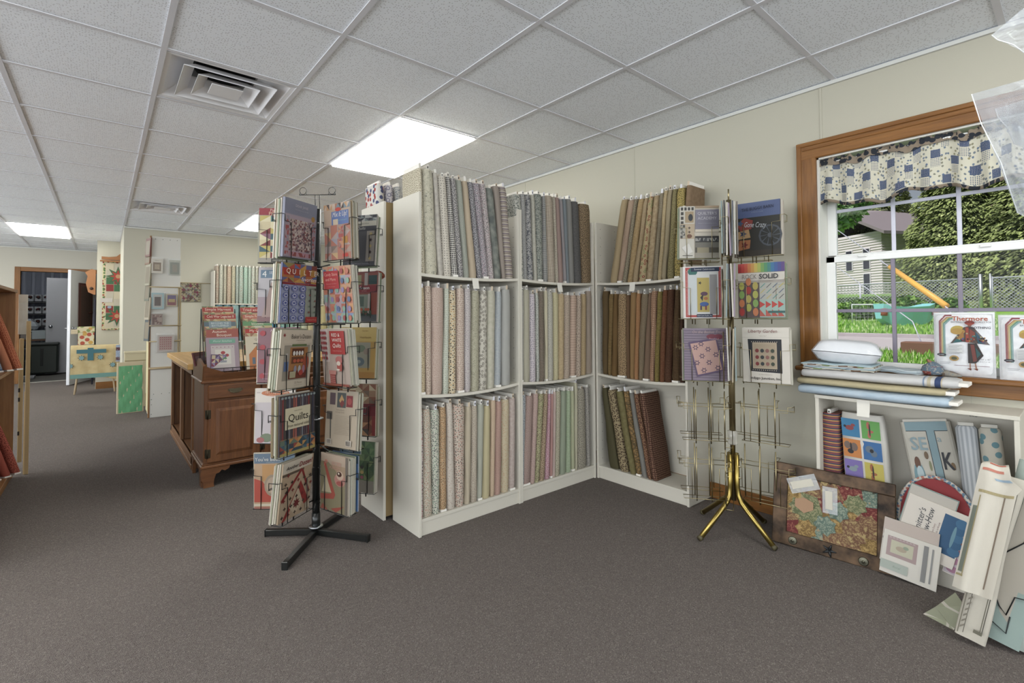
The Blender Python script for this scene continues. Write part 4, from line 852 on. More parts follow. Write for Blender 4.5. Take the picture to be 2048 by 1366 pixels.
CV['yell'] = ('golden-yellow book with grey flower sketches, third tier right rear', 'ab8536', [('r', 0, .72, 1, 1, 'b69a4c'), ('t', .7, .93, .03, 'Garden', '8a6c2c', .3), ('t', .72, .8, .045, 'Heirloom', '8c6a30', .4), ('r', .3, .2, .86, .7, '8f8b78'), ('e', .6, .58, .12, .07, '6c7862'), ('e', .75, .52, .08, .06, '8c7a6c'), ('e', .55, .32, .16, .09, '5c6a70'), ('e', .55, .32, .06, .035, '8d948c'), ('r', 0, .0, 1, .12, 'a87830')])
CV['solid'] = ('striped dark book with a cream label reading Quilts, fourth tier left', '4a4346', [('r', .06 * i, .0, .06 * i + .045, .98, ['5c4a4e', '7c3a38', '4e4640', '3f3f4a', '6a6a70', '4a4246', '94503e', 'a0584e', '44404a', '56484a', '6e6e74', '50404a'][i % 12]) for i in range(16)] +
    [('g', 0, .02, 1, .26, 8, 3, ['3f5a68', 'b0803c', '8e3e34', '46404a', '5c6a5a', 'a86a3c', '2f4550']), ('r', 0, .27, 1, .275, 'b09860'), ('r', 0, 0, 1, .05, '9a8a48'), ('r', .13, .43, .84, .79, 'c9be9c'), ('t', .48, .73, .02, 'simple and bold', '7c7460', .3), ('t', .49, .61, .13, 'Quilts', '26221f', .66), ('t', .5, .49, .05, 'from textured solids', '5a5242', .6)] +
    [('e', .05 + .09 * i, .97, .035, .02, '8a9694') for i in range(11)])
CV['maple'] = ('white book with an orange title cloud, fourth tier left rear', 'c4b9ae', [('e', .5, .91, .36, .06, 'b8683a'), ('t', .54, .92, .05, '101 Maple Street', 'd6bfa4', .56), ('t', .5, .87, .02, 'A Modern Quilt Diary', 'd6bfa4', .4), ('t', .08, .92, .03, '>>>', '4c4440', .1), ('r', .0, .0, .42, .74, 'b8aeb0'), ('e', .55, .68, .12, .07, '8c8a7c'), ('r', .4, .38, 1, .4, '9a8f80'), ('e', .6, .52, .1, .05, 'a09a6c'), ('r', .4, 0, 1, .36, 'b5746a'), ('e', .5, .2, .1, .08, 'a04a40'), ('e', .3, .1, .16, .08, '6e7a60'), ('e', .15, .06, .1, .05, '9c5a58')])
CV['back'] = ('tan back cover with small quilt photos and barcodes, fourth tier right front', 'a69680', [('r', .12, .74, .3, .95, '5c4a4e'), ('r', .36, .7, .64, .96, '4e5250'), ('p', [(.42, .82), (.5, .93), (.58, .84), (.5, .74)], 'b08a54'), ('p', [(.44, .76), (.52, .84), (.6, .78), (.52, .7)], '7a3a38'), ('r', .66, .72, .86, .92, '7c2c30'), ('e', .76, .82, .07, .06, '9a4440'), ('r', .04, .48, .22, .62, '5c544c'),
    ('t', .5, .66, .025, 'Twenty Blocks', '7c6c5c', .4), ('t', .5, .62, .025, 'A Dozen Quilts', '7c6c5c', .4)] + [('r', .32, .55 - .026 * i, .8 - .1 * ((i * 3) % 4) / 3, .554 - .026 * i, '8c7c6a') for i in range(13)] + [('r', .08, .05, .24, .14, 'c0b4a4'), ('r', .7, .05, .88, .15, 'c0b4a4')] + [('r', .1 + .016 * i, .06, .106 + .016 * i, .13, '3c3632') for i in range(8)] + [('r', .72 + .018 * i, .06, .728 + .018 * i, .14, '3c3632') for i in range(8)])
CV['maroon'] = ('maroon band book over a brown appliqué, fourth tier right rear', '9a8468', [('g', 0, .5, 1, 1, 5, 4, ['a89878', '7c4c34', '6e5a48', 'b5a684', '8e6c50']), ('r', 0, .38, 1, .62, '6a2428'), ('t', .5, .54, .05, 'Tea for Two', 'c8b4a4', .6, .3), ('t', .5, .45, .03, 'Quilt Blocks', 'b8988c', .5, .3), ('g', 0, 0, 1, .38, 5, 3, ['6a4030', 'b0a07c', '8c5a3a', '4a4038', 'a87a50']), ('s', .5, .24, .13, 6, 'a85c30'), ('r', .9, 0, 1, .38, '7c2c28')])
CV['dozen'] = ('tan book with red and black appliqué vines, bottom left front', 'a78f72', [('r', 0, .82, .95, 1, 'c4b8a4'), ('t', .26, .91, .06, 'Another', '2c2624', .42, .15, 0, 1), ('t', .7, .91, .085, "Dozen!", '7c2026', .5, .15, 0, 1), ('t', .25, .86, .015, 'more favorites from our staff', '5c5044', .5), ('r', .0, .77, .7, .81, '5c4f42'), ('p', [(.1, .0), (.62, .6), (.95, .18), (.8, .14), (.6, .42), (.2, .0)], '8e2c28'), ('p', [(.02, .38), (.6, .82), (.64, .78), (.06, .33)], '842826'), ('p', [(.62, .76), (.92, .32), (.96, .34), (.66, .8)], '842826'),
    ('p', [(.3, .2), (.55, .5), (.75, .2), (.5, .04)], 'b9a588')] + [('s', .1 + .2 * (i % 5) + .05 * (i // 5 % 2), .08 + .14 * (i // 5), .04, 4, ['3a2c28', '7a2a28', '4c3a30'][i % 3]) for i in range(26)] + [('s', .5, .24, .1, 8, '6c2a28'), ('r', .82, .06, .94, .15, 'bdb098')])
CV['youve'] = ('blue-topped book with a red cushion photo, bottom left rear', 'b39a82', [('r', 0, .82, 1, 1, '5f7183'), ('t', .33, .9, .07, "You've Been", 'd2ccc0', .62), ('t', .5, .84, .018, 'Framed by quilts and stitchery', 'a9b0b0', .7), ('r', 0, .0, 1, .82, 'b0906e'), ('r', .2, .5, 1, .8, 'b3844a'), ('p', [(.0, .12), (.0, .55), (.2, .5), (.5, .2), (.45, .12)], 'a8402c'), ('e', .45, .42, .2, .2, '94826c'), ('e', .45, .42, .15, .15, 'a8927a'), ('r', .0, .05, .5, .09, 'c0b49c'), ('r', 0, 0, 1, .04, '9a6050')])
CV['piec'] = ('rose and green book with a teacup photo, bottom right front', '9d8468', [('r', 0, .82, 1, 1, 'b09a84'), ('p', [(0, 0), (1, 0), (1, .5), (.3, .85), (0, .85)], '83795a'), ('p', [(.1, .85), (.2, .82), (.56, .3), (.5, .22), (.0, .16), (0, .26), (.4, .3)], 'a34a3a'), ('p', [(.05, .3), (.2, .62), (.42, .32)], 'b8aa88'), ('e', .72, .58, .2, .12, 'b07a6c'), ('e', .72, .66, .13, .08, 'c0a48c'), ('e', .7, .68, .09, .045, '4a2c20'), ('e', .68, .69, .03, .02, 'cfc2b0'), ('e', .72, .52, .12, .04, 'a05048'),
    ('t', .2, .83, .12, 'P', 'c86a58', .2, .3), ('t', .6, .85, .07, 'IECED', 'c08a78', .5), ('t', .55, .77, .05, 'PURSUITS', 'c08a78', .5), ('r', .92, 0, 1, 1, '6c6258'), ('p', [(.4, .04), (.9, .14), (.6, 0)], '9c4838'), ('p', [(.02, 0), (.3, .0), (.1, .1)], 'a05240')])
CV['field'] = ('green garden book with a blue title plate, bottom right rear', '4f6044', [('g', .0, .0, 1, 1, 7, 8, ['4c6440', '5c7048', '3c5038', '6c7a4c', '48583c']), ('r', .0, .74, .62, .97, 'a4a698'), ('r', .0, .75, .6, .96, '3f5464'), ('t', .32, .9, .05, 'IN THE', 'b0b8b4', .34), ('t', .32, .81, .05, 'FIELD', 'b0b8b4', .4), ('r', .2, 0, 1, .24, '80786a')] + [('e', .3 + .12 * (i % 4), .3 + .1 * (i // 4), .05, .035, ['8c4a58', 'a08a4c', '3c3a34'][i % 3]) for i in range(14)])
CV['blue'] = ('blue book with pale round motifs behind the teacup book, bottom right', '5276a4', [('r', 0, .86, 1, 1, '3a5064'), ('t', .6, .93, .04, 'Rounds', 'a0b0c0', .5)] + [('e', .7, .12 + .17 * i, .16, .07, 'a8a08c') for i in range(5)])
CV['acad'] = ('beige and grey block book, top left pocket of the gold rack', 'b4aa98', [('r', 0, 0, .38, 1, 'c0baac')] + [('r', .03 + .09 * i, .92, .09 + .09 * i, .98, '3f3c38') for i in range(4)] + [('r', .03, .83 - .09 * i, .1, .89 - .09 * i, '3f3c38') for i in range(3)] + [('r', .14, .68, .36, .9, 'a08a68'), ('e', .28, .78, .06, .07, '2c3034'), ('r', .02, .37, .38, .66, 'b09c80'), ('g', .02, .38, .14, .64, 2, 5, ['6a6860', 'a09c90', '4a4844']), ('s', .25, .58, .03, 4, '4a3a30'), ('s', .25, .5, .03, 4, '4a3a30'), ('e', .25, .42, .07, .04, '6e4a34'), ('p', [(.06, .2), (.24, .28), (.34, .12), (.2, .06)], 'd0ccc4'), ('r', .08, .04, .34, .05, '3a3836'),
    ('r', .4, .55, 1, .93, '7a7684'), ('t', .7, .85, .055, "QUILTER'S", 'c4c0c4', .5), ('t', .7, .76, .055, 'ACADEMY', 'c4c0c4', .48), ('t', .7, .66, .02, 'Volume 2 skill building course', 'a4a0a8', .5), ('r', .4, .96, 1, 1, '9a8264'), ('r', .4, .5, 1, .55, 'c9bda8'), ('r', .4, .3, 1, .42, '33302e'), ('r', .4, .2, 1, .3, '6e6a60'), ('r', .4, .1, 1, .2, '4c463a'), ('r', .45, .1, .75, .2, '8c8266'), ('r', .4, .0, 1, .1, '8f8878'), ('g', .4, .32, 1, .38, 12, 1, ['4a4a4c', '8d8a84', '2c2c2e'])])
CV['crazy'] = ('dark blue book with a wagon wheel, top right pocket of the gold rack', '3c3e48', [('r', 0, .72, 1, 1, '54628c'), ('r', 0, 0, 1, .72, '35342f'), ('t', .5, .88, .06, 'THE BUGGY BARN', '23263a', .72, 0, .04), ('t', .5, .81, .018, 'a collection of quilts', '8a92ac', .5), ('t', .45, .56, .1, 'Gone Crazy', 'c4c8cc', .5, .2, -.1), ('r', 0, 0, 1, .1, '3f3830'),
    ('e', .78, .36, .26, .2, '50545c'), ('e', .78, .36, .22, .17, '2f302c'), ('e', .78, .36, .06, .045, '5c6068')] + [('p', [(.78 + .02 * sin(a), .36 - .015 * cos(a)), (.78 + .23 * cos(a), .36 + .175 * sin(a)), (.78 + .23 * cos(a + .1), .36 + .175 * sin(a + .1))], '565b64') for a in [i * pi / 5 for i in range(10)]] +
    [('p', [(.02, .6), (.2, .72), (.4, .66), (.36, .5), (.1, .48)], '8c3c34'), ('s', .1, .62, .07, 5, '3f5474'), ('p', [(.02, .46), (.3, .5), (.34, .34), (.06, .32)], 'b08c5c'), ('s', .17, .42, .07, 5, '3a4664'), ('p', [(.04, .1), (.32, .14), (.34, .3), (.08, .3)], 'a3663c'), ('s', .2, .21, .07, 5, '6c2c2c')])
CV['summer'] = ('white pattern folder with a red and black dotted border, gold rack second tier left', 'cfcac4', [('r', .06, .02, .94, .98, 'b03c34'), ('r', .12, .06, .88, .94, 'c9c8c4'), ('e', .24, .9, .12, .08, '2f6a62'), ('r', .2, .9, .9, .98, '23304a'), ('t', .52, .94, .03, 'Summer Celebrations', 'c4c4c4', .5, .15), ('r', .14, .08, .34, .84, 'bfc4c4'), ('r', .66, .08, .84, .84, '8d8a88'), ('r', .35, .12, .65, .78, 'b09c44'), ('s', .42, .68, .035, 5, '33302c'), ('e', .52, .47, .09, .04, '5c3c50'), ('p', [(.42, .4), (.5, .46), (.48, .33)], '2c2c34'), ('e', .56, .38, .05, .03, 'a8642c'), ('e', .52, .27, .11, .045, '3c5a94'), ('r', .42, .16, .46, .24, '4a3450'), ('r', .54, .16, .58, .24, '7a2c3c'), ('r', .33, .02, .72, .08, '26304a'), ('t', .52, .05, .025, 'Patio Lane Studio, Inc.', 'cfcfcf', .36)] + [('r', .085, .06 + .028 * i, .1, .07 + .028 * i, 'dcd8d4') for i in range(31)] + [('r', .9, .06 + .028 * i, .915, .07 + .028 * i, 'c4c0c4') for i in range(31)])
CV['rock'] = ('book with a rainbow band and ROCK SOLID title, gold rack second tier right', '9a9184', [('r', 1 / 14 * i, .83, 1 / 14 * (i + 1), 1, c) for i, c in enumerate(['9c2424', 'b02e22', 'b8482a', 'c0702c', 'c08a2c', 'c0a838', 'a0a83c', '6f9a48', '4c8c5c', '3a8078', '34709a', '3c5c98', '4a4c8c', '5c4480'])] + [('r', .0, .68, 1, .82, 'c9c1b4'), ('t', .26, .75, .09, 'ROCK', '7c746c', .32), ('t', .67, .75, .09, 'SOLID', '1f2028', .4, 0, 0, 1), ('t', .6, .66, .018, 'quilts from solid fabrics', '8a7f6c', .5),
    ('r', 0, .0, .47, .64, '5c4c48')] + [('e', .08 + .15 * i, .1 + .16 * j + .08 * (i % 2), .06, .075, ['a83028', 'a8a83c', 'c0703a', 'b0a040', '7ca048'][(i + j * 2) % 5]) for i in range(3) for j in range(4)] + [('r', .47, .32, 1, .63, 'a9a89c')] + [('p', [(.48 + .13 * i, .34 + .1 * j), (.5 + .13 * i, .34 + .1 * j), (.6 + .13 * i, .42 + .1 * j), (.58 + .13 * i, .42 + .1 * j)], ['4c5c7c', 'b8a83c', '3f8c84', '5c5458'][(i + j) % 4]) for i in range(4) for j in range(3)] + [('r', .47, .0, 1, .32, '94b0a4'), ] +
    [('p', [(.47 + .13 * i, .17 + .0), (.47 + .13 * i, .3), (.59 + .13 * i, .235)], 'b8362a') for i in range(4)] + [('p', [(.47 + .13 * i, .02), (.6 + .13 * i, .02), (.47 + .13 * i, .15)], 'b04c3c') for i in range(4)] + [('r', .65, .08, 1, .12, '2f5c58')])
CV['purple'] = ('mauve wood-grain pattern with a tilted pink quilt, gold rack third tier left', '7c6c7c', [('r', 0, .05 * i, 1, .05 * i + .012, '6a5a6c') for i in range(20)] + [('t', .55, .93, .05, 'On the Basket Trail', 'b59a98', .7, .2), ('e', .65, .84, .12, .05, '7c3444'), ('e', .8, .84, .1, .05, '7c3444'), ('t', .7, .8, .035, 'Pinwheel', 'c49aa0', .3), ('p', [(.1, .73), (.76, .82), (.94, .2), (.3, .07)], '5d4a68'), ('p', [(.15, .7), (.74, .78), (.88, .22), (.32, .11)], 'b89084')] +
    [x for (a, b) in [(.27, .63), (.4, .7), (.56, .6), (.74, .5), (.42, .47), (.3, .34), (.58, .35), (.78, .25), (.46, .2)] for x in (('s', a, b, .06, 6, '4c3a58'), ('e', a, b, .03, .022, 'b89084'))])
CV['lib'] = ('white pattern packet with a dark framed garden quilt, gold rack third tier right', 'cfc6b8', [('t', .45, .93, .06, 'Liberty Garden', '7a2c2c', .62, .15), ('t', .45, .85, .02, '* featuring *', '9a8a7c', .3), ('r', 0, .82, 1, .823, 'a49c90'), ('p', [(.12, .79), (.84, .79), (.84, .18), (.16, .2)], '26272c'), ('r', .22, .25, .74, .73, 'b09c80'), ('r', .25, .28, .71, .70, 'a89478')] + [('e', .32 + .11 * (i % 4), .34 + .12 * (i // 4), .04, .035, ['7c2a28', '3c4434', '8c5a50', '2f3434'][(i * 3) % 4]) for i in range(12)] + [('r', .2 + .045 * i, .735, .215 + .045 * i, .75, 'c4b49c') for i in range(13)] + [('r', .22 + .045 * i, .22, .235 + .045 * i, .235, 'c4b49c') for i in range(12)] + [('t', .5, .145, .018, 'by Alison Mayhew for', '9a9084', .4), ('t', .5, .075, .045, 'Indygo Junction, Inc.', '2c2624', .72, 0, 0, 1)])

def slot(key, M, w, h, tier_label, nb=4, t=.008, wires=None, stack=True, gr='books in the black wire rack', seed=0, side=-1):
    lab, base, prims = CV[key]
    book(M, w, h, t, lab, prims, base, group=gr)
    if stack and nb:
        behind(M, w, h, nb, 'magazine edge ' + tier_label, gr, seed, side=side, dx=side * .004, depth0=t + .0015)
def pocket(parent, M, w, h, d, mt, r=.0021, name='wire_pocket'):
    """wire pocket: floor loop, two front uprights that jog out to side hooks, back ladder"""
    m = MB(M=M); z0 = -h / 2 - .004; f = -.006; b = d; hw = w / 2
    m.tube([(-hw, f, z0), (hw, f, z0), (hw, b, z0), (-hw, b, z0)], r, mt, 5, closed=True)
    for s in (-1, 1):
        x1, x2, x3 = s * hw * .62, s * (hw * .98), s * (hw + .018)
        m.tube([(x1, f, z0), (x1, f, z0 + h * .60), (x2, f, z0 + h * .61), (x2, f, z0 + h * .72), (x3, f + .004, z0 + h * .72), (x3, b, z0 + h * .72), (x3, b, z0 + h * .60), (x2, b, z0 + h * .60)], r, mt, 5)
        m.tube([(s * hw * .35, b, z0 - .03), (s * hw * .35, b, z0 + h * .95)], r * 1.7, mt, 6)
    m.tube([(-hw - .018, b, z0 + h * .62), (hw + .018, b, z0 + h * .62)], r, mt, 5)
    m.build(name, parent)
def rack_spot(x, y, z, yaw, lean=0., roll=0.): return frame((x, y, z), yaw, lean, roll)
# ---- black rack
RC = Vector((.885, 2.69, 0)); BK = flat('151615', .35, .0, .6, 1.); BKM = metal('24262a', .4)
rk = thing('book_rack', 'tall black wire spinner rack packed with quilting books', 'rack', RC)
m = MB().tube([(0, 0, .035), (0, 0, 1.76)], .019, BK, 14); m.tube([(0, 0, .035), (0, 0, .12)], .022, BK, 14); m.build('pole', rk)
for z in (.045, .62, 1.43): MB().lathe([(.02, 0), (.036, 0), (.036, .005), (.02, .006)], metal('b9bcc0', .3), 20, (0, 0, z)).build('collar', rk)
for (x, y) in ((-.191, .149), (-.218, -.259), (.169, -.246), (.179, .129)):
    L = math.hypot(x, y) + .02; a = math.atan2(y, x); Mx = Matrix.Rotation(a, 4, 'Z')
    q = MB(M=Mx); q.bbox((.012, -.0135, .004), (L, .0135, .036), BK, .003).bbox((L - .002, -.015, .0), (L + .004, .015, .038), BK, .002); q.build('leg', rk)
IM = Matrix.Rotation(-YAW - .02, 4, 'Z')
m = MB(M=IM); m.tube([(-.012, 0, 1.7), (-.012, 0, 1.842)], .0022, BK, 6).tube([(.012, 0, 1.7), (.012, 0, 1.842)], .0022, BK, 6).tube([(-.1, 0, 1.84), (.1, 0, 1.84)], .0025, BK, 6)
for s in (-1, 1): m.tube([(s * .08 + .019 * cos(k * pi / 9), 0, 1.862 + .019 * sin(k * pi / 9)) for k in range(18)], .0016, BK, 5, closed=True); m.tube([(s * .08 - .02, 0, 1.84), (s * .08 - .014, 0, 1.856)], .0016, BK, 5).tube([(s * .08 + .02, 0, 1.84), (s * .08 + .014, 0, 1.856)], .0016, BK, 5)
m.build('sign_holder', rk)
TI = Matrix.Translation(-RC)
LB = [('dear', (.743, 2.503, 1.605, .576, -.06, .009), .225, .285), ('qf', (.729, 2.477, 1.288, .48, -.05, -.013), .216, .285), ('bake', (.712, 2.464, .97, .576, -.06, -.04), .216, .28), ('solid', (.728, 2.482, .656, .479, .006, -.014), .216, .28), ('dozen', (.727, 2.492, .343, .607, -.09, -.027), .216, .28)]
RB = [('mix', (.884, 2.393, 1.598, -1.31, -.047, -.013), .21, .28), ('candy', (.886, 2.386, 1.284, -1.246, -.09, .004), .21, .28), ('rw', (.875, 2.39, .972, -1.30, -.08, .02), .21, .28), ('back', (.92, 2.43, .656, -1.184, .06, .007), .216, .285), ('piec', (.893, 2.449, .337, -1.27, .013, .001), .21, .28)]
LR = [('pin', (.688, 2.636, 1.591, -.55, .06, .011), .216, .28), ('four', (.69, 2.665, 1.29, -.62, .06, 0), .216, .28), ('autumn', (.688, 2.676, .979, -.729, .06, .02), .216, .28), ('maple', (.68, 2.70, .665, -.80, .06, .02), .216, .28), ('youve', (.685, 2.72, .325, -.75, .028, .03), .216, .28)]
RR = [('blk', (1.068, 2.555, 1.59, -1.091, .06, -.018), .216, .28), ('season', (1.095, 2.60, 1.284, -1.05, .06, .0), .216, .28), ('yell', (1.075, 2.60, .973, -.9, .08, 0), .216, .28), ('maroon', (1.09, 2.615, .655, -1.0, .06, .02), .216, .28), ('field', (1.09, 2.64, .335, -.95, .022, -.02), .216, .28)]
TN = ['top tier', 'second tier', 'third tier', 'fourth tier', 'bottom tier']
for nm, lst, side in (('left front', LB, -1), ('right front', RB, 1), ('left rear', LR, -1), ('right rear', RR, 1)):
    for i, (key, p, ww, hh) in enumerate(lst):
        M = rack_spot(*p); fr = 'front' in nm
        slot(key, M, ww, hh, '%s %s pocket of black rack' % (TN[i], nm), nb=5 if fr else 2, t=.014 if key == 'dear' else .007, seed=i * 7 + len(nm), side=side if fr else (side))
        pocket(rk, TI @ rack_spot(p[0], p[1], p[2], p[3]), ww + .004, hh, .048 if fr else .03, BK)
# struts from pole to the pockets
m = MB()
for z in (1.44, 1.13, .80, .49, .19):
    for (x, y) in ((-.06, -.15), (.0, -.19), (-.14, -.06), (.13, -.07)): m.tube([(0, 0, z), (x, y, z)], .0035, BK, 6)
m.build('strut_set', rk)['kind'] = 'stuff'
book(frame((.915, 2.44, .337), -1.26, .01), .2, .275, .006, CV['blue'][0], CV['blue'][2], CV['blue'][1], group='books in the black wire rack', y0=.036)
# small paper fan sticking out of the rack
m = MB(); vs = [(0, 0, -.03)] + [(.05 * cos(pi * k / 8), .004 * (k % 2), .04 * sin(pi * k / 8)) for k in range(9)]
m.add(vs, [(0, k, k + 1) for k in range(1, 9)], fab('dots', '7c3424', 'b0643c', None, .01, .3)); m.add([(v[0], v[1] + .002, v[2]) for v in vs], [(0, k + 1, k) for k in range(1, 9)], flat('7c3424'))
m.build('fabric_yoyo', mw=frame((1.19, 2.60, 1.395), -1.0), label='rust-red folded fabric fan sticking out of the black rack at right', cat='fabric scrap')

# ---- gold rack
GC = Vector((2.61, 1.24, 0)); gk = thing('pattern_rack', 'brass wire spinner rack with four bent tube feet and empty lower tiers', 'rack', GC)
MB().tube([(0, 0, .17), (0, 0, 1.80)], .013, BRASS, 14).tube([(0, 0, .5), (0, 0, 1.2)], .016, BRASS, 14).build('pole', gk)
MB().tube([(0, 0, 1.8), (0, 0, 1.86)], .004, BRASS, 8).build('pole_tip', gk)
for (x, y) in ((-.242, .065), (-.062, -.231), (.078, .223), (.222, -.063)):
    u = Vector((x, y, 0)).normalized(); L = math.hypot(x, y)
    pts = [u * .024 + Vector((0, 0, .42)), u * .024 + Vector((0, 0, .25)), u * .03 + Vector((0, 0, .205)), u * .05 + Vector((0, 0, .17)), u * .085 + Vector((0, 0, .14)), u * L + Vector((0, 0, .0145))]
    o = MB().tube(pts, .013, metal('a08c50', .3), 12).build('leg', gk)
    MB().tube([u * (L - .012) + Vector((0, 0, .021)), u * (L + .006) + Vector((0, 0, .0155))], .0136, flat('4c4632', .5, g=1.), 12).build('rubber_foot', o)
    for z in (.3, .36): MB().tube([tuple(u * .0 + Vector((0, 0, z))), tuple(u * .046 + Vector((0, 0, z)))], .004, BRASS, 6).build('bolt', o)
MB().lathe([(.014, 0), (.026, .002), (.026, .01), (.024, .04), (.026, .07), (.014, .075)], plastic('d8d4c8', .45), 14, (0, 0, .47)).build('collar', gk)
GS = [('acad', (2.435, 1.32, 1.616, -.88, .0, -.02), .2, .28), ('crazy', (2.687, 1.121, 1.635, -1.44, -.02, -.009), .22, .29), ('summer', (2.466, 1.318, 1.293, -.933, 0, 0), .205, .28), ('rock', (2.619, 1.081, 1.299, -1.354, .0, 0), .22, .285), ('purple', (2.467, 1.312, .959, -.98, .02, 0), .216, .28), ('lib', (2.632, 1.07, .96, -1.358, .0, .01), .22, .285)]
TG = Matrix.Translation(-GC)
for i, (key, p, ww, hh) in enumerate(GS):
    M = rack_spot(*p); slot(key, M, ww, hh, '%s %s of gold rack' % (['top', 'second', 'third'][i // 2], ['left', 'right'][i % 2]), nb=4, seed=50 + i, gr='patterns in the gold wire rack', side=-1 if i % 2 == 0 else 1)
    pocket(gk, TG @ rack_spot(p[0], p[1], p[2], p[3]), ww + .006, hh, .045, BRASS, .0016)
for z in (.645, .335):
    for (x, y, yw) in ((2.455, 1.315, -.93), (2.63, 1.08, -1.40)): pocket(gk, TG @ rack_spot(x, y, z, yw), .22, .275, .045, BRASS, .0019)
for z in (.645, .335, .96, 1.29, 1.61):
    for (x, y, yw) in ((2.78, 1.20, 1.75), (2.60, 1.42, 2.2)): pocket(gk, TG @ rack_spot(x, y, z, yw), .22, .275, .045, BRASS, .0019)
    # middle wing, seen edge on
    pocket(gk, TG @ rack_spot(2.50, 1.195, z, .44), .2, .275, .03, BRASS, .0016)
R2 = random.Random(3)
for ti, z in enumerate((1.61, 1.29, .965)):
    n = 7 if ti == 0 else 4
    for i in range(n):
        off = (i - n / 2) * .012
        cc = ['6c6258', 'b8b4ac', '4c5058', '8c7a8c', 'c4bcae', '3c3a3c', '7e8e8c', 'a8987c'][(i + ti * 3) % 8]
        b = Vector((2.505, 1.19)); nx = Vector((sin(.44), -cos(.44)))
        book(frame((b.x - nx.x * off, b.y - nx.y * off, z + R2.uniform(-.004, .012)), .44, R2.uniform(-.03, .03)), .19, .27, .007, 'thin %s pattern seen edge-on, %s in the %s centre pocket of gold rack' % (['brown', 'white', 'slate', 'mauve', 'cream', 'black', 'grey-green', 'tan'][(i + ti * 3) % 8], ORD[i], ['top', 'second', 'third'][ti]), None, cc, group='patterns edge-on in the gold rack')

# ================================================================ LOW BOOKCASE UNDER THE WINDOW
LOWX = 2.755
bl = bookcase('low_bookcase', 'low white bookcase under the window holding panels and rolls', at_(LOWX, .885, -pi / 2), .715, .24, .749, (.10,), (0,), toe=.08, holes=(0, 0))
MB().bbox((-.002, -.003, .749), (.717, .24, .766), MELA, .0015).build('top_board', bl)
ticket(at_(LOWX - .003, .68, -pi / 2, .763), 'white paper ticket with faint writing hanging on the low bookcase', .052, .075)
SHZ = .101
bolt(frame((2.80, .835, SHZ), -pi / 2), .085, .14, .57, fab('strip', '9a4038', '3c4a5c', 'b08a3c', .022, .3), 'orange, red and navy striped bolt in the low bookcase', None, -.005, seed=301, t2=.08)
# bright insect panel wrapped on a bolt, leaning
AB = bolt(frame((2.785, .672, SHZ), -pi / 2, .05), .175, .10, .585, fab('plain', 'c9c4ba'), 'white bolt with bright colour squares of insects, leaning left', None, -.04, seed=302, t2=.175)
sq = MB(); cols = [('3a7ca4', '5c9a48'), ('c0762c', '3c6a9e'), ('7a6aa8', 'b8a838'), ('8a8cb4', '5ca848'), ('3a6ea0', 'b8703c'), ('7a9e4a', '9a6ab0')]
Ms = frame((2.785, .672, SHZ), -pi / 2, .05)
for r in range(6):
    for c in range(2):
        z = .585 - .02 - .098 * (r + 1) + .004; sh = lambda z_: -.04 * z_ / .585
        x0 = -.080 + .082 * c
        P = lambda a, b, k=0: (x0 + a + sh(z + b), -.0008 - .0003 * k, z + b)
        cm = fab('strip', cols[r][c], cols[r][c], None, .008, .3); sq.quad(P(0, 0), P(.074, 0), P(.074, .086), P(0, .086), cm)
        ic = ['8a3c3c', 'a85a48', '6c5a50', '5c6c7c', '7c8a90', '9a5a30', '7c4c80', '3c4c5c', '4a7a4a', '5c5a7c', '7a3c30', 'b08c40'][(r * 2 + c)]
        kd = (r * 2 + c) % 4; C_ = flat(ic, .5); E_ = flat('2c2a2c', .5)
        def el(cx, cz, rx, rz, m, k=1): sq.add([P(cx + rx * cos(t * pi / 6), cz + rz * sin(t * pi / 6), k) for t in range(12)], [tuple(range(12))], m)
        if kd == 0: el(.033, .042, .018, .012, C_); el(.014, .048, .006, .006, E_, 2); el(.048, .056, .009, .007, C_)
        elif kd == 1: el(.028, .064, .007, .018, C_); el(.036, .036, .012, .007, C_, 2); el(.03, .018, .007, .014, C_); el(.033, .044, .003, .03, E_, 3)
        elif kd == 2: el(.018, .056, .014, .018, C_); el(.046, .05, .015, .02, C_, 2); el(.03, .028, .013, .012, E_, 1); el(.033, .046, .004, .024, E_, 3)
        else: el(.026, .05, .017, .017, C_); el(.042, .032, .013, .015, C_, 2); el(.034, .044, .008, .009, E_, 3)
sq.build('insect_print', AB, mw=Ms)
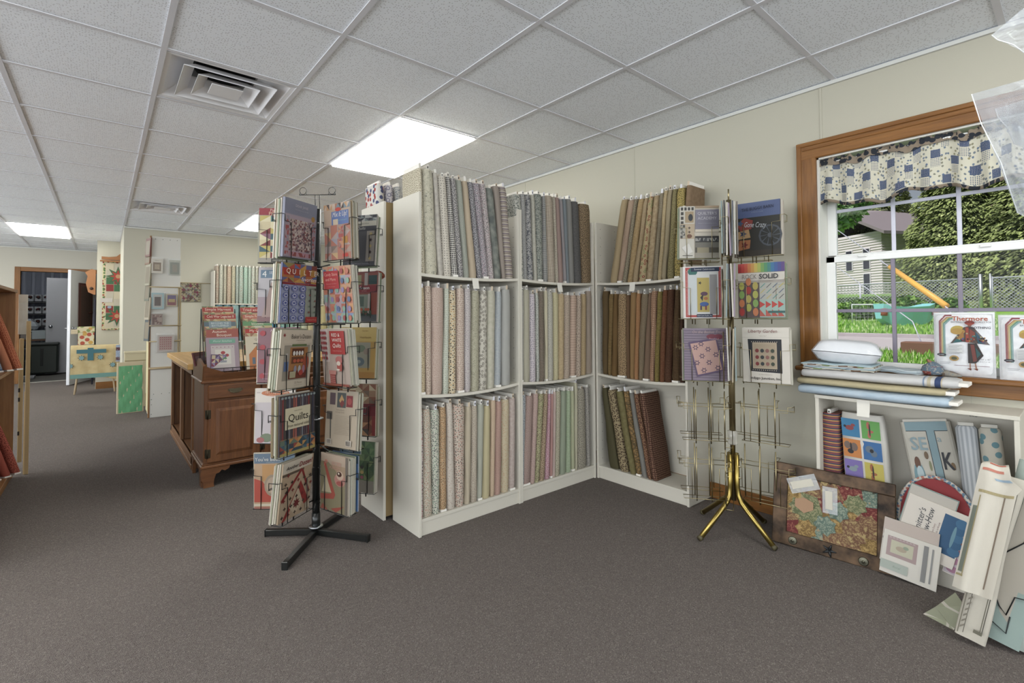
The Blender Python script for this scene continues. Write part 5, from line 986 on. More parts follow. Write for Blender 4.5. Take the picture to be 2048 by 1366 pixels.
# baby panel bolt (S E ... K N), stripe roll, owl roll
def slab(M, w, t, h, pat, label, group=None, prims=None, top='d2ccc0', name='fabric_bolt', cat='fabric bolt', bd=.012):
    B = thing(name, label, cat, mw=M, group=group)
    m = MB(); n = 6; prof = []
    for k in range(n + 1): a = pi / 2 + pi * k / n; prof.append((-w / 2 + t / 2 + t / 2 * cos(a), t / 2 - t / 2 * sin(a)))
    for k in range(n + 1): a = -pi / 2 + pi * k / n; prof.append((w / 2 - t / 2 + t / 2 * cos(a), t / 2 - t / 2 * sin(a)))
    P = len(prof); vs = []; fs = []
    lv = [0, .3, .6, 1]
    for f in lv:
        for (x, y) in prof: vs.append((x, y, h * f))
    uvs = []
    per = [0.]
    for k in range(P): a, b = prof[k], prof[(k + 1) % P]; per.append(per[-1] + math.hypot(a[0] - b[0], a[1] - b[1]))
    for i in range(3):
        for k in range(P):
            k2 = (k + 1) % P; fs.append((i * P + k, (i + 1) * P + k, (i + 1) * P + k2, i * P + k2)); uvs.append([(per[k], h * lv[i]), (per[k], h * lv[i + 1]), (per[k + 1], h * lv[i + 1]), (per[k + 1], h * lv[i])])
    m.add(vs, fs, pat, uvs, smooth=False); m.add(vs[:P], [tuple(range(P))], pat); m.add(vs[-P:], [tuple(range(P - 1, -1, -1))], pat)
    if prims: put(m, prims, w - t, h, -.0004, 0, -(w - t) / 2)
    m.build('fabric', B); MB().bbox((-w / 2 + .012, t * .3, h - .01), (w / 2 - .012, t * .7, h + bd), flat(top, .7), .002).build('board', B)
    return B
slab(frame((2.87, .385, SHZ), -pi / 2 + .1, .12, .17), .185, .035, .58, fab('plain', 'c2bcae'), 'cream nursery panel bolt with owl and letters in the low bookcase', None,
     [('r', 0, .93, 1, 1, '86a4ac'), ('r', .0, .925, 1, .93, '2c3034'), ('r', .5, 0, .68, .94, '86a4ac'), ('r', .485, 0, .5, .93, '2c3034'), ('r', .68, 0, .695, .93, '2c3034'), ('t', .25, .83, .1, 'SE', '93aab0', .4, 0, 0, 1), ('e', .12, .56, .14, .13, '7aa0a8'), ('e', .12, .68, .07, .05, '6e4a34'), ('e', .14, .6, .08, .06, 'b8ccd0'), ('p', [(0, .4), (.45, .34), (.45, .30), (0, .36)], '8a6c44'), ('e', .37, .74, .05, .03, '7a6248'), ('e', .42, .66, .03, .04, '8a8c64'), ('t', .86, .7, .13, 'K', '33343a', .25, 0, 0, 1), ('t', .84, .44, .12, 'N', '33343a', .25, 0, 0, 1), ('t', .76, .86, .05, 'a', '93aab0', .1), ('e', .94, .66, .05, .03, '8a6c44'), ('p', [(.86, .1), (.98, .12), (1, .5), (.92, .5)], '8a6c44')])
def roll(M, r, h, pat, label, name='fabric_roll', n=16, prims=None, capm='c9c5ba', bulge=.0, group=None, cat='fabric roll'):
    B = thing(name, label, cat, mw=M, group=group); m = MB(); lv = [0, .02, .25, .5, .75, .98, 1]; vs = []; fs = []; uvs = []
    for i, f in enumerate(lv):
        rr = r * (.82 if i in (0, len(lv) - 1) else 1 + bulge * sin(f * 17 + r * 90))
        for k in range(n): t = 2 * pi * k / n; vs.append((rr * cos(t), rr * sin(t) * .8, h * f))
    for i in range(len(lv) - 1):
        for k in range(n):
            k2 = (k + 1) % n; fs.append((i * n + k, i * n + k2, (i + 1) * n + k2, (i + 1) * n + k)); a, b = 2 * pi * r * k / n, 2 * pi * r * (k + 1) / n
            uvs.append([(a, h * lv[i]), (b, h * lv[i]), (b, h * lv[i + 1]), (a, h * lv[i + 1])])
    m.add(vs, fs, pat, uvs, smooth=True); m.add(vs[:n], [tuple(range(n - 1, -1, -1))], pat); m.add(vs[-n:], [tuple(range(n))], pat); m.build('fabric', B)
    MB().box((-r * .7, -.006, h - .01), (r * .7, .006, h + .014), flat(capm, .7)).build('board', B)
    return B
roll(frame((2.85, .300, SHZ + .01), -pi / 2, .05, .07), .036, .575, fab('vstrip', '9ba0a4', 'b9bcc0', None, .016, .5), 'grey and pale blue striped roll in the low bookcase', bulge=.04)
OR = roll(frame((2.845, .225, SHZ + .01), -pi / 2, .04, .07), .036, .58, fab('dots', 'b9b2a2', '5f8790', '7c6a50', .045, .28, .8), 'cream roll printed with small teal owls, right of the striped roll')
# red oval hoop panel, knitting book, patterns propped in front
def disc(M, rx, rz, t, label, name, cat):
    B = thing(name, label, cat, mw=M); n = 32
    m = MB(); R = [(rx * cos(2 * pi * k / n), rz * sin(2 * pi * k / n)) for k in range(n)]
    m.prism(R, 0, t, flat('8e3034', .8)); m.build('oval_panel', B)
    m = MB(); m.tube([(a * .97, t * .3, b * .97) for a, b in R], .008, fab('dots', 'bfb8ac', '5c7a94', 'b06a58', .014, .42), 6, closed=True); m.build('piped_edge', B)
    return B
disc(frame((2.80, .437, .268), -pi / 2, .13, .0), .135, .185, .008, 'red oval placemat with floral piped edge leaning in the low bookcase', 'oval_placemat', 'placemat')
def flatpack(M, w, h, t, label, prims, base='d0c9bc', name='pattern_packet', cat='pattern', group=None, y0=0):
    B = thing(name, label, cat, mw=M, group=group)
    MB().bbox((-w / 2, y0, -h / 2), (w / 2, y0 + t, h / 2), flat(base, .5), .0006).build('sheet', B)
    if prims:
        c = MB(); put(c, prims, w, h, y0, -h / 2, -w / 2); c.build('print', B)
    return B
flatpack(frame((2.762, .458, .30), -pi / 2 + .02, .16, -.24), .165, .20, .004, 'white pattern with three red pinwheel triangles in a green border', [('r', .0, .0, 1, 1, '7c9a94'), ('r', .02, .02, .98, .98, 'c4bcb0')] + [('p', [(.3 + .16 * i, .5), (.42 + .16 * i, .5), (.36 + .16 * i, .74)], 'b08a80') for i in range(3)] + [('s', .36 + .16 * i, .72, .03, 3, 'a05a54') for i in range(3)])
flatpack(frame((2.742, .447, .236), -pi / 2 + .02, .16, -.24), .20, .235, .008, 'knitting booklet with blue twisted yarn photo lying on its side', [('t', .28, .60, .1, "Knitter's", '4a4c50', .75, .2, pi / 2), ('t', .42, .58, .1, 'Know-How', '4a4c50', .75, .2, pi / 2), ('t', .54, .5, .03, 'Techniques Every', '8a6468', .5, 0, pi / 2), ('t', .6, .5, .03, 'Knitter Needs to Know', '8a6468', .5, 0, pi / 2),
    ('r', .64, .2, .98, .9, '2c5c84')] + [('e', .93, .3 + .13 * i, .1, .085, '2f648c' if i % 2 else '3a7098') for i in range(5)] + [('e', .86, .55, .03, .2, '6c9aac')], 'cfc6ba')
flatpack(frame((2.735, .372, .135), -pi / 2 + .02, .14, -.2), .055, .12, .003, 'narrow pink lettered card below the knitting booklet', [('r', .05, .03, .95, .97, 'c4b8be')] + [('e', .5, .2 + .3 * i, .35, .12, 'b07a96') for i in range(3)], 'cfc6ba')
flatpack(frame((2.715, .517, .148), -pi / 2 + .03, .16, -.10), .19, .19, .003, 'white craft kit packet with a dark zigzag strip behind the sampler pattern', [('r', .0, .5, .9, .55, 'b0a8a0')] + [('p', [(.04 + .08 * i, .56), (.1 + .08 * i, .56), (.07 + .08 * i, .5)], '3a3a3e') for i in range(10)] + [('r', .0, .62, 1, 1, 'c9b8ac')], 'ccc4b8')
flatpack(frame((2.698, .513, .102), -pi / 2 + .03, .16, -.10), .195, .185, .003, 'white sampler pattern with a pink triangle border propped on the floor', [('r', .08, .42, .62, .88, 'b49a98'), ('r', .15, .5, .55, .8, 'c9c4a8'), ('e', .34, .64, .1, .06, 'b8a890'), ('e', .42, .7, .05, .04, '9aa890')] + [('p', [(.1 + .06 * i, .84), (.16 + .06 * i, .84), (.13 + .06 * i, .88)], 'c8b4b0') for i in range(8)] + [('r', .72, .1, .8, .92, '8c8a88'), ('r', .86, .12, .89, .9, '9a9896'), ('r', .0, .1, .5, .3, 'b4bcb0'), ('t', .3, .2, .05, 'floral', '8aa08c', .3, .3)], 'cdc7bc')
# bronze frame on the floor
F = thing('picture_frame', 'wide bronze-brown picture frame around quilted autumn fabric, leaning on floor', 'frame', mw=frame((2.69, .817, .0), -pi / 2 + .14, .13, -.02))
BZ = NT('bronze_leaf', .5, .55, .5); f_, _ = BZ.noise(BZ.obj(), 16., 5.); BZ.col(BZ.mix(BZ.math('MULTIPLY_ADD', f_, 2.4, -.75), lin('1e1610', 1), lin('6a5440', 1))); BZ.bump(f_, .3, .003); BZ = BZ.m
FW, FH, FT = .50, .40, .055
m = MB(); m.bbox((-FW / 2, -.012, 0), (FW / 2, .006, FT + .012), BZ, .003).bbox((-FW / 2, -.012, FH - FT), (FW / 2, .006, FH), BZ, .003)
m.bbox((-FW / 2, -.0122, FT), (-FW / 2 + FT + .01, .006, FH - FT), BZ, .003).bbox((FW / 2 - FT - .012, -.0122, FT), (FW / 2, .006, FH - FT), BZ, .003); m.build('moulding', F)
m = MB(); R_ = random.Random(9); cl = [fab('scrib', 'a08040', '7c6030', 'ac8c4c', .03, .1), fab('scrib', '8c8a60', '646c48', '9c9068', .03, .1), fab('scrib', '8c5040', '6e2e2c', 'a08464', .03, .12), fab('scrib', '84907c', '5c7064', 'a08c68', .03, .1), fab('scrib', '94784c', '74503a', 'a89058', .025, .1)]
nx, ny = 5, 4; ax0, ax1, az0, az1 = -FW / 2 + FT, FW / 2 - FT, FT, FH - FT
pts = [[(ax0 + (ax1 - ax0) * (i + (R_.uniform(-.25, .25) if 0 < i < nx else 0)) / nx, -.002 - R_.random() * .005, az0 + (az1 - az0) * (j + (R_.uniform(-.25, .25) if 0 < j < ny else 0)) / ny) for j in range(ny + 1)] for i in range(nx + 1)]
for i in range(nx):
    for j in range(ny): m.quad(pts[i][j], pts[i + 1][j], pts[i + 1][j + 1], pts[i][j + 1], R_.choice(cl))
for cx, cz in ((-.13, .2), (-.02, .14), (.1, .27), (.1, .13), (-.1, .1), (.03, .22), (.15, .19)):
    cm = R_.choice(cl); m.add([(cx, -.012, cz)] + [(cx + (.05 if k % 2 else .038) * cos(k * pi / 7), -.006, cz + (.05 if k % 2 else .038) * sin(k * pi / 7)) for k in range(14)], [(0, 1 + k, 1 + (k + 1) % 14) for k in range(14)], cm)
m.build('quilted_fabric', F)
for (a, b, w_, h_, ang) in ((-.12, .315, .10, .035, -.4), (-.005, .265, .03, .085, -.03)):
    Mx = Matrix.Translation((a, -.016, b)) @ Matrix.Rotation(ang, 4, 'Y')
    o = MB(M=Mx).bbox((-w_ / 2 - .012, -.001, -h_ / 2 - .02), (w_ / 2 + .02, .0015, h_ / 2 + .02), plastic('e8ecee', .25), .0004).build('button_packet', F)
    MB(M=Mx).box((-w_ / 2, -.0022, -h_ / 2), (w_ / 2, -.0014, h_ / 2), flat('c9c2b0', .6)).build('packet_card', o)
MB().prism([(-.15, .2), (-.11, .175), (-.07, .2), (-.07, .235), (-.11, .25), (-.15, .235)], -.0125, -.0095, flat('a5805f', .7)).build('paper_hexagon', F)
PW = metal('6c6a5c', .45)
for cx, cz in ((-.155, .03), (.135, .028)): o = MB(M=Matrix.Translation((cx, -.012, cz)) @ Matrix.Rotation(pi / 2, 4, 'X')).lathe([(.018, 0), (.02, .002), (.017, .005), (.014, .003), (.011, .007), (.007, .004), (.005, .009), (.001, .011)], PW, 14).build('ornate_button', F)
o = MB(M=Matrix.Translation((0, -.012, .032))); [o.tube([(0, 0, 0), (.03 * cos(a), -.006, .03 * sin(a))], [.009, .002], flat('26282a', .4, .3, .5, 1.), 6) for a in (0, 1.25, 2.5, 3.7, 5.)]; o.build('black_bow', F)
for i in range(9): MB(M=Matrix.Translation((-.175 + i * .043, -.012, FH - .058))).lathe([(.004, -.002), (.004, .002), (.001, .004)], PW, 6).build('stud', F)
# ---- on top of the low bookcase: three rolled bolts
def lying(y0, y1, x, z, r, sq, pat, label, skew=0., card=.03):
    B = thing('lying_bolt', label, 'fabric bolt', (x, y0, z), group='bolts lying on the low bookcase'); L = y0 - y1; n = 18; lv = [0, .015, .3, .6, .97, 1.]; vs = []; fs = []; uvs = []
    for i, f in enumerate(lv):
        s = .85 if i in (0, 5) else 1.
        for k in range(n):
            t = 2 * pi * k / n; a, b = r * (abs(cos(t)) ** .7) * (1 if cos(t) > 0 else -1), sq * (abs(sin(t)) ** .8) * (1 if sin(t) > 0 else -1)
            vs.append((a * s + skew * f, -L * f, sq + b * s + .002 * sin(9 * f)))
    for i in range(len(lv) - 1):
        for k in range(n):
            k2 = (k + 1) % n; fs.append((i * n + k, (i + 1) * n + k, (i + 1) * n + k2, i * n + k2)); uvs.append([(.02 * k, L * lv[i]), (.02 * k, L * lv[i + 1]), (.02 * k + .02, L * lv[i + 1]), (.02 * k + .02, L * lv[i])])
    m = MB(); m.add(vs, fs, pat, uvs, smooth=True); m.add(vs[:n], [tuple(range(n))], pat); m.add(vs[-n:], [tuple(range(n - 1, -1, -1))], pat); m.build('fabric', B)
    MB().bbox((-r * .8 + skew, -L - card, sq - .008), (r * .7 + skew, -L + .01, sq + .008), CARD, .002).build('board', B)
    return B
lying(.955, .375, 2.80, .7665, .078, .0235, fab('mottle', '9fb4c4', 'aebfcc', None, .05), 'pale blue bolt lying lowest on the low bookcase')
lying(.962, .385, 2.805, .814, .075, .017, fab('plain', 'b3a57c'), 'straw yellow bolt lying between the blue and white ones')
wb = lying(.945, .345, 2.815, .8485, .074, .022, fab('plain', 'c4c2c0'), 'white bolt with navy end stripes lying on top of the yellow one')
for y, wd, c in ((-.485, .006, '7c8ca4'), (-.50, .012, 'b8ac90'), (-.525, .02, '34466e'), (-.545, .005, 'b8ac90')):
    n = 18; m = MB(); vs = []
    for yy_ in (y, y - wd):
        for k in range(n): t = 2 * pi * k / n; a, b = .0752 * (abs(cos(t)) ** .7) * (1 if cos(t) > 0 else -1), .0232 * (abs(sin(t)) ** .8) * (1 if sin(t) > 0 else -1); vs.append((a, yy_, .022 + b))
    m.add(vs, [(k, n + k, n + (k + 1) % n, (k + 1) % n) for k in range(n)], flat(c, .8), smooth=True); m.build('end_stripe', wb)
# folded panels and the plump batting pillow
def sheetstack(x, y, z, w, d, n, mats, label, rz, name='folded_fabric', cat='folded fabric', tk=.006, group=None):
    B = thing(name, label, cat, (x, y, z), rz=rz, group=group)
    for i in range(n):
        m = MB(); nn = 8; vs = []; R = random.Random(i + int(x * 100)); dx, dy = R.uniform(-.012, .012), R.uniform(-.012, .012)
        for t in (0, 1):
            for a in range(nn + 1):
                for b in (0, 1): vs.append((dx - w / 2 + w * b, dy - d / 2 + d * a / nn, i * tk + t * tk * .85 + .002 * sin(a * 1.7 + i)))
        fs = [(2 * a, 2 * a + 2, 2 * a + 3, 2 * a + 1) for a in range(nn)] + [(2 * (nn + 1) + 2 * a, 2 * (nn + 1) + 2 * a + 1, 2 * (nn + 1) + 2 * a + 3, 2 * (nn + 1) + 2 * a + 2) for a in range(nn)]
        o_ = 2 * (nn + 1)
        for a in range(nn): fs += [(2 * a, o_ + 2 * a, o_ + 2 * a + 2, 2 * a + 2), (2 * a + 1, 2 * a + 3, o_ + 2 * a + 3, o_ + 2 * a + 1)]
        fs += [(0, 1, o_ + 1, o_), (2 * nn, o_ + 2 * nn, o_ + 2 * nn + 1, 2 * nn + 1)]
        m.add(vs, fs, mats[i % len(mats)]); m.build('fold', B)
    return B
sheetstack(2.87, .80, .8945, .20, .30, 5, [fab('dots', 'b9b4a4', '6c4a30', '7c8c5c', .05, .4), fab('plain', 'a8c0c8'), fab('plain', 'c4c8c8')], 'stack of folded brown-printed and light blue fabric panels at left of the sill', .05)
sheetstack(2.97, .57, .8875, .12, .20, 3, [fab('plain', 'c2ccd0'), fab('plain', 'b4c4cc')], 'loose folded white and pale blue cloth on the sill beside the pillow pack', -.35)
def pillow(M, w, d, h, mt, label, name, cat, prims=None, n=12, name2='padding', wrap=None):
    B = thing(name, label, cat, mw=M); vs = []; fs = []
    def hh(a, b): return h / 2 * max(0., (1 - (2 * a - 1) ** 4) * (1 - (2 * b - 1) ** 4)) ** .42 + .0015
    for s in (1, -1):
        for i in range(n + 1):
            for j in range(n + 1):
                a, b = i / n, j / n; vs.append((-w / 2 + w * a, s * hh(a, b) + h / 2, -d / 2 + d * b))
    N = (n + 1) ** 2
    for i in range(n):
        for j in range(n):
            p = i * (n + 1) + j; fs.append((p, p + 1, p + n + 2, p + n + 1)); fs.append((N + p, N + p + n + 1, N + p + n + 2, N + p + 1))
    m = MB(); m.add(vs, fs, mt, smooth=True)
    m.build(name2, B)
    if prims:
        S = lambda a, b, k: (-w / 2 + w * a, h / 2 - hh(a, b) - .0006 - .00025 * k, -d / 2 + d * b)
        c = MB(); put(c, prims, w, d, surf=S); c.build('printed_front', B)
    if wrap:
        vs2 = [(v[0] * 1.05, (v[1] - h / 2) * 1.08 + h / 2, v[2] * 1.04) for v in vs]; c = MB(); c.add(vs2, fs, wrap, smooth=True); c.build('plastic_wrap', B)
    return B
BAT = fab('mottle', 'd8d8dc', 'e4e4e6', None, .02)
pillow(Matrix.Translation((2.905, .785, .925)) @ Matrix.Rotation(pi / 2 + .06, 4, 'X') @ Matrix.Rotation(.2, 4, 'Y'), .20, .28, .11, BAT, 'plump white batting pack in clear plastic on the folded panels', 'batting_pack', 'batting pack', wrap=plastic('eef2f6', .22))
# the two upright batting packs, print and words
def coat(x, y, s):
    P = []
    for (pts, c) in [([(-.30, -.05), (-.08, .2), (.0, .22), (.08, .2), (.32, -.06), (.1, -.04), (-.1, -.02)], '5a4a44'), ([(-.26, -.04), (-.1, .12), (-.12, -.02)], '2f6a6c'), ([(-.2, .02), (-.08, .16), (-.08, .02)], 'a8742c'), ([(.1, .14), (.26, -.04), (.14, -.04)], '2f5c70'), ([(.12, .05), (.2, -.02), (.28, -.05)], '8c3c50'), ([(.02, .18), (.1, .12), (.06, -.02), (.0, .0)], '8c4434'), ([(-.05, .2), (.0, .2), (.0, -.03), (-.05, -.02)], 'a8402c'),
                     ([(-.02, -.04), (.12, -.04), (.22, -.22), (.1, -.34), (-.02, -.34)], '3c3432'), ([(.02, -.06), (.08, -.06), (.12, -.3), (.06, -.32)], '7a3c34'), ([(.1, -.1), (.18, -.2), (.12, -.26)], '2f5a5c'), ([(.0, -.34), (.02, -.34), (.02, -.42), (.0, -.42)], 'b08468'), ([(.08, -.34), (.1, -.34), (.12, -.42), (.09, -.42)], 'b08468'), ([(-.04, -.42), (.03, -.42), (.02, -.45)], '7c3426'), ([(.06, -.42), (.13, -.42), (.12, -.45)], '7c3426')]:
        P.append(('p', [(x + a * s, y + b * s) for a, b in pts], c))
    R = random.Random(4)
    for k in range(26):
        a, b = R.uniform(-.24, .26), R.uniform(-.03, .12); b *= 1 - abs(a) / .34
        P.append(('r', x + a * s, y + b * s, x + (a + .025) * s, y + (b + .022) * s, R.choice(['b8802c', '2f7c7c', '8c3c50', '26262c', 'a84a2c', '3c5c9a', 'a8a070'])))
    return P + [('e', x + .02 * s, y + .24 * s, .035 * s, .03 * s, '8a5a48'), ('e', x + .02 * s, y + .27 * s, .08 * s, .035 * s, 'a03c2c')]
def thermo(M, label, w=.205):
    pr = [('r', .03, .04, .97, .97, 'c9cacc'), ('p', [(.1, .3), (.1, .86), (.2, .96), (.32, .96), (.32, .94), (.22, .94), (.13, .85), (.13, .3)], '8e2a34')]
    for i, c in enumerate(['b8742c', 'c0b04a', '4c8c6c', '7ca8a8']): o = .03 + .022 * i; pr.append(('p', [(.1 + o, .3), (.1 + o, .86 - o * .5), (.2 + o, .94 - o * .4), (.34, .94 - o * .4), (.34, .925 - o * .4), (.215 + o, .925 - o * .4), (.118 + o, .85 - o * .5), (.118 + o, .3)], c))
    pr += [('t', .62, .90, .07, 'Thermore', 'b8501e', .68, 0, 0, 1), ('t', .64, .845, .024, 'BATTING MADE ESPECIALLY FOR', '2c3040', .64), ('t', .72, .80, .034, 'QUILTED', '3a3c4a', .3, .15, 0, 1), ('t', .78, .76, .034, 'CLOTHING', '3a3c4a', .34, .15, 0, 1), ('e', .42, .72, .12, .07, 'c4a83c'), ('e', .42, .70, .12, .05, 'b89034')]
    pr += coat(.6, .56, 1.02) + [('r', .26, .36, .5, .5, 'dcdcda')] + [('r', .27, .48 - .018 * i, .49 - .04 * (i % 3), .484 - .018 * i, '6c6c74') for i in range(8)] + [('e', .15, .33, .08, .022, '2c2c38'), ('t', .15, .33, .016, 'HOBBS', 'd0d0d0', .1), ('e', .36, .28, .08, .045, 'b08c48'), ('e', .36, .28, .05, .025, '5c5a3c'), ('t', .82, .28, .02, 'SIZE 54" x 45"', '3c3c44', .24), ('t', .82, .245, .02, '1.4 m x 1.1 m', '3c3c44', .24), ('r', .12, .21, .3, .214, '77777c'), ('r', .12, .19, .28, .194, '77777c'), ('r', .36, .17, .92, .176, '8c5c68')]
    return pillow(M, w, .29, .05, BAT, label, 'batting_pack', 'batting pack', pr, wrap=plastic('f2f6fa', .07))
thermo(frame((2.965, .352, 1.033), -pi / 2, .03), 'white Thermore batting pack standing on the sill, picture of a colourful quilted coat')
thermo(frame((2.965, .135, 1.02), -pi / 2 + .06, .03), 'second batting pack at the right edge of the window, cut off by the photo')
# little padded bird / pincushion
pc = thing('pincushion', 'small blue and tan patchwork pincushion bird on the sill', 'pincushion', (2.94, .455, .887))
MB().lathe([(.012, 0), (.036, .004), (.044, .02), (.036, .042), (.018, .056), (.003, .064)], fab('patch', '5a6c7c', 'a09078', ['3c5064', '8c3c34', 'b8a890'], .02), 14).build('stuffed_body', pc)
MB().tube([(.0, 0, .05), (-.004, .014, .066), (0, .02, .075)], [.01, .007, .001], flat('8a6248'), 8).build('tip', pc)
MB().tube([(0, -.035, .01), (.0, -.07, .008), (0, -.1, .004)], [.02, .014, .004], fab('patch', '8c8476', 'b0a48c', ['6c5a48', '6a7884'], .015), 8).build('tail', pc)
# valance
VL = thing('valance', 'blue and cream patchwork ruffled valance across the window top', 'valance', (3.02, 0, 0)); m = MB(); hem = MB(); hd_ = MB()
ny, nz = 150, 10; PATM = fab('calico', 'c9c4ae', '2c4670', None, .046); HM = fab('dots', '8a7a66', '2c3038', None, .03, .4)
def vpos(u, v):
    y = .93 - 1.11 * u; zt = 1.992 + .010 * sin(u * 31) + .006 * sin(u * 67); zb = 1.765 + .016 * sin(u * 17 + 1) + .01 * sin(u * 41)
    return (.014 * sin(u * 72 + 2 * sin(u * 9)) * (.35 + .65 * v) - .012 * v + .006 * sin(u * 29), y + .006 * sin(u * 50) * v, zt + (zb - zt) * v)
vs = [vpos(i / ny, j / nz) for i in range(ny + 1) for j in range(nz + 1)]
fs = []; uvs = []
for i in range(ny):
    for j in range(nz):
        p = i * (nz + 1) + j; fs.append((p, p + 1, p + nz + 2, p + nz + 1)); a, b = 1.5 * i / ny, 1.5 * (i + 1) / ny; c_, d_ = -.24 * j / nz, -.24 * (j + 1) / nz; uvs.append([(a, c_), (a, d_), (b, d_), (b, c_)])
m.add(vs, fs, PATM, uvs, smooth=True); m.add([(v[0] + .002, v[1], v[2]) for v in vs], [tuple(reversed(f)) for f in fs], PATM, uvs, smooth=True); m.build('patchwork_panel', VL)
vh = []
for i in range(ny + 1):
    u = i / ny; p = vpos(u, 0); fr_ = .006 * sin(i * 2.4) + .004 * sin(i * 1.1)
    vh += [(p[0] - .004 + fr_, p[1], p[2] + .030 + .008 * sin(i * 1.3) + .004 * sin(i * .37)), (p[0] - .010, p[1], p[2] + .004), (p[0] - .012 + fr_ * .4, p[1], p[2] - .014)]
hd_.add(vh, [(3 * i + j, 3 * i + j + 1, 3 * i + j + 4, 3 * i + j + 3) for i in range(ny) for j in (0, 1)], HM, smooth=True); hd_.build('gathered_header', VL)
vb = []
for i in range(ny + 1): p = vpos(i / ny, 1); vb += [(p[0] - .002, p[1], p[2] + .008), (p[0] - .003, p[1], p[2] - .008), (p[0] + .004, p[1], p[2] - .008)]
hem.add(vb, [(3 * i + j, 3 * i + j + 1, 3 * i + j + 4, 3 * i + j + 3) for i in range(ny) for j in (0, 1)], HM, [[(.01 * i, 0), (.01 * i, .01), (.01 * i + .01, .01), (.01 * i + .01, 0)] for i in range(ny) for j in (0, 1)], smooth=True); hem.build('hem_band', VL)
MB().tube([(.004, .935, 2.0), (.004, -.19, 2.0)], .006, VIN, 8).build('curtain_rod', VL)

# ================================================================ RIGHT FRONT: rolls and draped panels
def leaning(p0, p1, w, t, mt, label, n=12, name='fabric_bolt', cat='fabric bolt', wob=.006, w1=None, prims=None, group=None, seed=0, name2='cloth', tw=0.):
    """cloth-wrapped board from foot p0 to head p1"""
    a = Vector(p0); b = Vector(p1); z = (b - a).normalized(); L = (b - a).length; xx = Vector((cos(-pi / 2 + tw), sin(-pi / 2 + tw), 0)); xx = (xx - z * xx.dot(z)).normalized(); y = z.cross(xx)
    M = Matrix(((xx.x, y.x, z.x, a.x), (xx.y, y.y, z.y, a.y), (xx.z, y.z, z.z, a.z), (0, 0, 0, 1)))
    B = thing(name, label, cat, mw=M, group=group); R = random.Random(seed); w1 = w1 or w; K = 20; vs = []; fs = []; uvs = []; ph = R.random() * 6
    for i in range(n + 1):
        f = i / n; ww = w + (w1 - w) * f; tt = t * (1 if 0 < i < n else .6)
        for k in range(K):
            q = 2 * pi * k / K; ca, sa = cos(q), sin(q); X = ww / 2 * (abs(ca) ** .5) * (1 if ca > 0 else -1); Y = tt / 2 * (abs(sa) ** .7) * (1 if sa > 0 else -1)
            vs.append((X + wob * sin(ph + f * 7 + k * .3), Y + wob * sin(ph + f * 11 + X * 60), L * f))
    for i in range(n):
        for k in range(K):
            k2 = (k + 1) % K; fs.append((i * K + k, i * K + k2, (i + 1) * K + k2, (i + 1) * K + k)); A, Bq = .02 * k, .02 * (k + 1); uvs.append([(A, L * i / n), (Bq, L * i / n), (Bq, L * (i + 1) / n), (A, L * (i + 1) / n)])
    m = MB(); m.add(vs, fs, mt, uvs, smooth=True); m.add(vs[:K], [tuple(range(K - 1, -1, -1))], mt); m.add(vs[-K:], [tuple(range(K))], mt); m.build(name2, B)
    if prims:
        S = lambda u, v, k: (-(w + (w1 - w) * v) * .42 + (w + (w1 - w) * v) * .84 * u + wob * sin(ph + v * 7 + 4.5), -t / 2 * 1.02 - wob - .0012 - .0003 * k, L * v)
        c = MB(); put(c, prims, w, L, surf=S); c.build('print', B)
    return B, M
CR = 'c2baa9'
leaning((2.36, .285, .02), (2.44, .175, .60), .075, .035, fab('plain', CR), 'cream bolt with taupe ladder border standing on the floor, rightmost cluster', wob=.004, seed=1,
        prims=[('r', .0, .02, .05, .9, '7c7564'), ('r', .22, .03, .25, .9, '5c574a')] + [('p', [(.05, .05 + .035 * i), (.2, .07 + .035 * i), (.2, .083 + .035 * i), (.05, .063 + .035 * i)], '857c6c') for i in range(18)] + [('r', .84, .06, .88, .95, '6e6a58'), ('r', .92, .06, .96, .95, '5c584c'), ('r', .6, .06, .96, .08, '6e6a58')])
# cloth draped over the top of that bolt
dp = MB(); nu, nv = 10, 22; vs = []
for j in range(nv + 1):
    v = j / nv
    for i in range(nu + 1):
        u = i / nu; half = .066 if v > .25 else .045 + .03 * v / .25
        lx = -.055 + 2 * half * u * (1 if v > .2 else .8)
        s = v * .56
        if s < .07: px_, pz_ = 2.455 - .06 * sin(s / .07 * pi / 2), .625 + .018 * sin(s / .07 * pi)
        else: px_, pz_ = 2.395 - (s - .07) * .16, .625 - (s - .07) * .86
        wv_ = .010 * sin(u * 9 + 2) * min(1, v * 2)
        vs.append((px_ + wv_ - .006, .170 + (v * .085) - lx * .78 + .025, pz_ + .004 * sin(u * 7)))
fs = [(j * (nu + 1) + i, j * (nu + 1) + i + 1, (j + 1) * (nu + 1) + i + 1, (j + 1) * (nu + 1) + i) for j in range(nv) for i in range(nu)]
DM_ = fab('plain', 'c6beae')
dp.add(vs, fs, DM_, smooth=True); N_ = len(vs); dp.add([(a + .004, b, c) for a, b, c in vs], [tuple(reversed(f)) for f in fs], DM_, smooth=True)
dc = thing('draped_cloth', 'folded cream panel with printed frame lines draped over the cream bolt', 'fabric panel'); dp.build('cloth', dc)
ln = MB()
def P_(u, v, k=1):
    i = min(nu - 1, int(u * nu)); j = min(nv - 1, int(v * nv)); fu, fv = u * nu - i, v * nv - j
    g = lambda a, b: Vector(vs[b * (nu + 1) + a]); q = (g(i, j) * (1 - fu) + g(i + 1, j) * fu) * (1 - fv) + (g(i, j + 1) * (1 - fu) + g(i + 1, j + 1) * fu) * fv
    return q + Vector((-.0012 * k, 0, .0004))
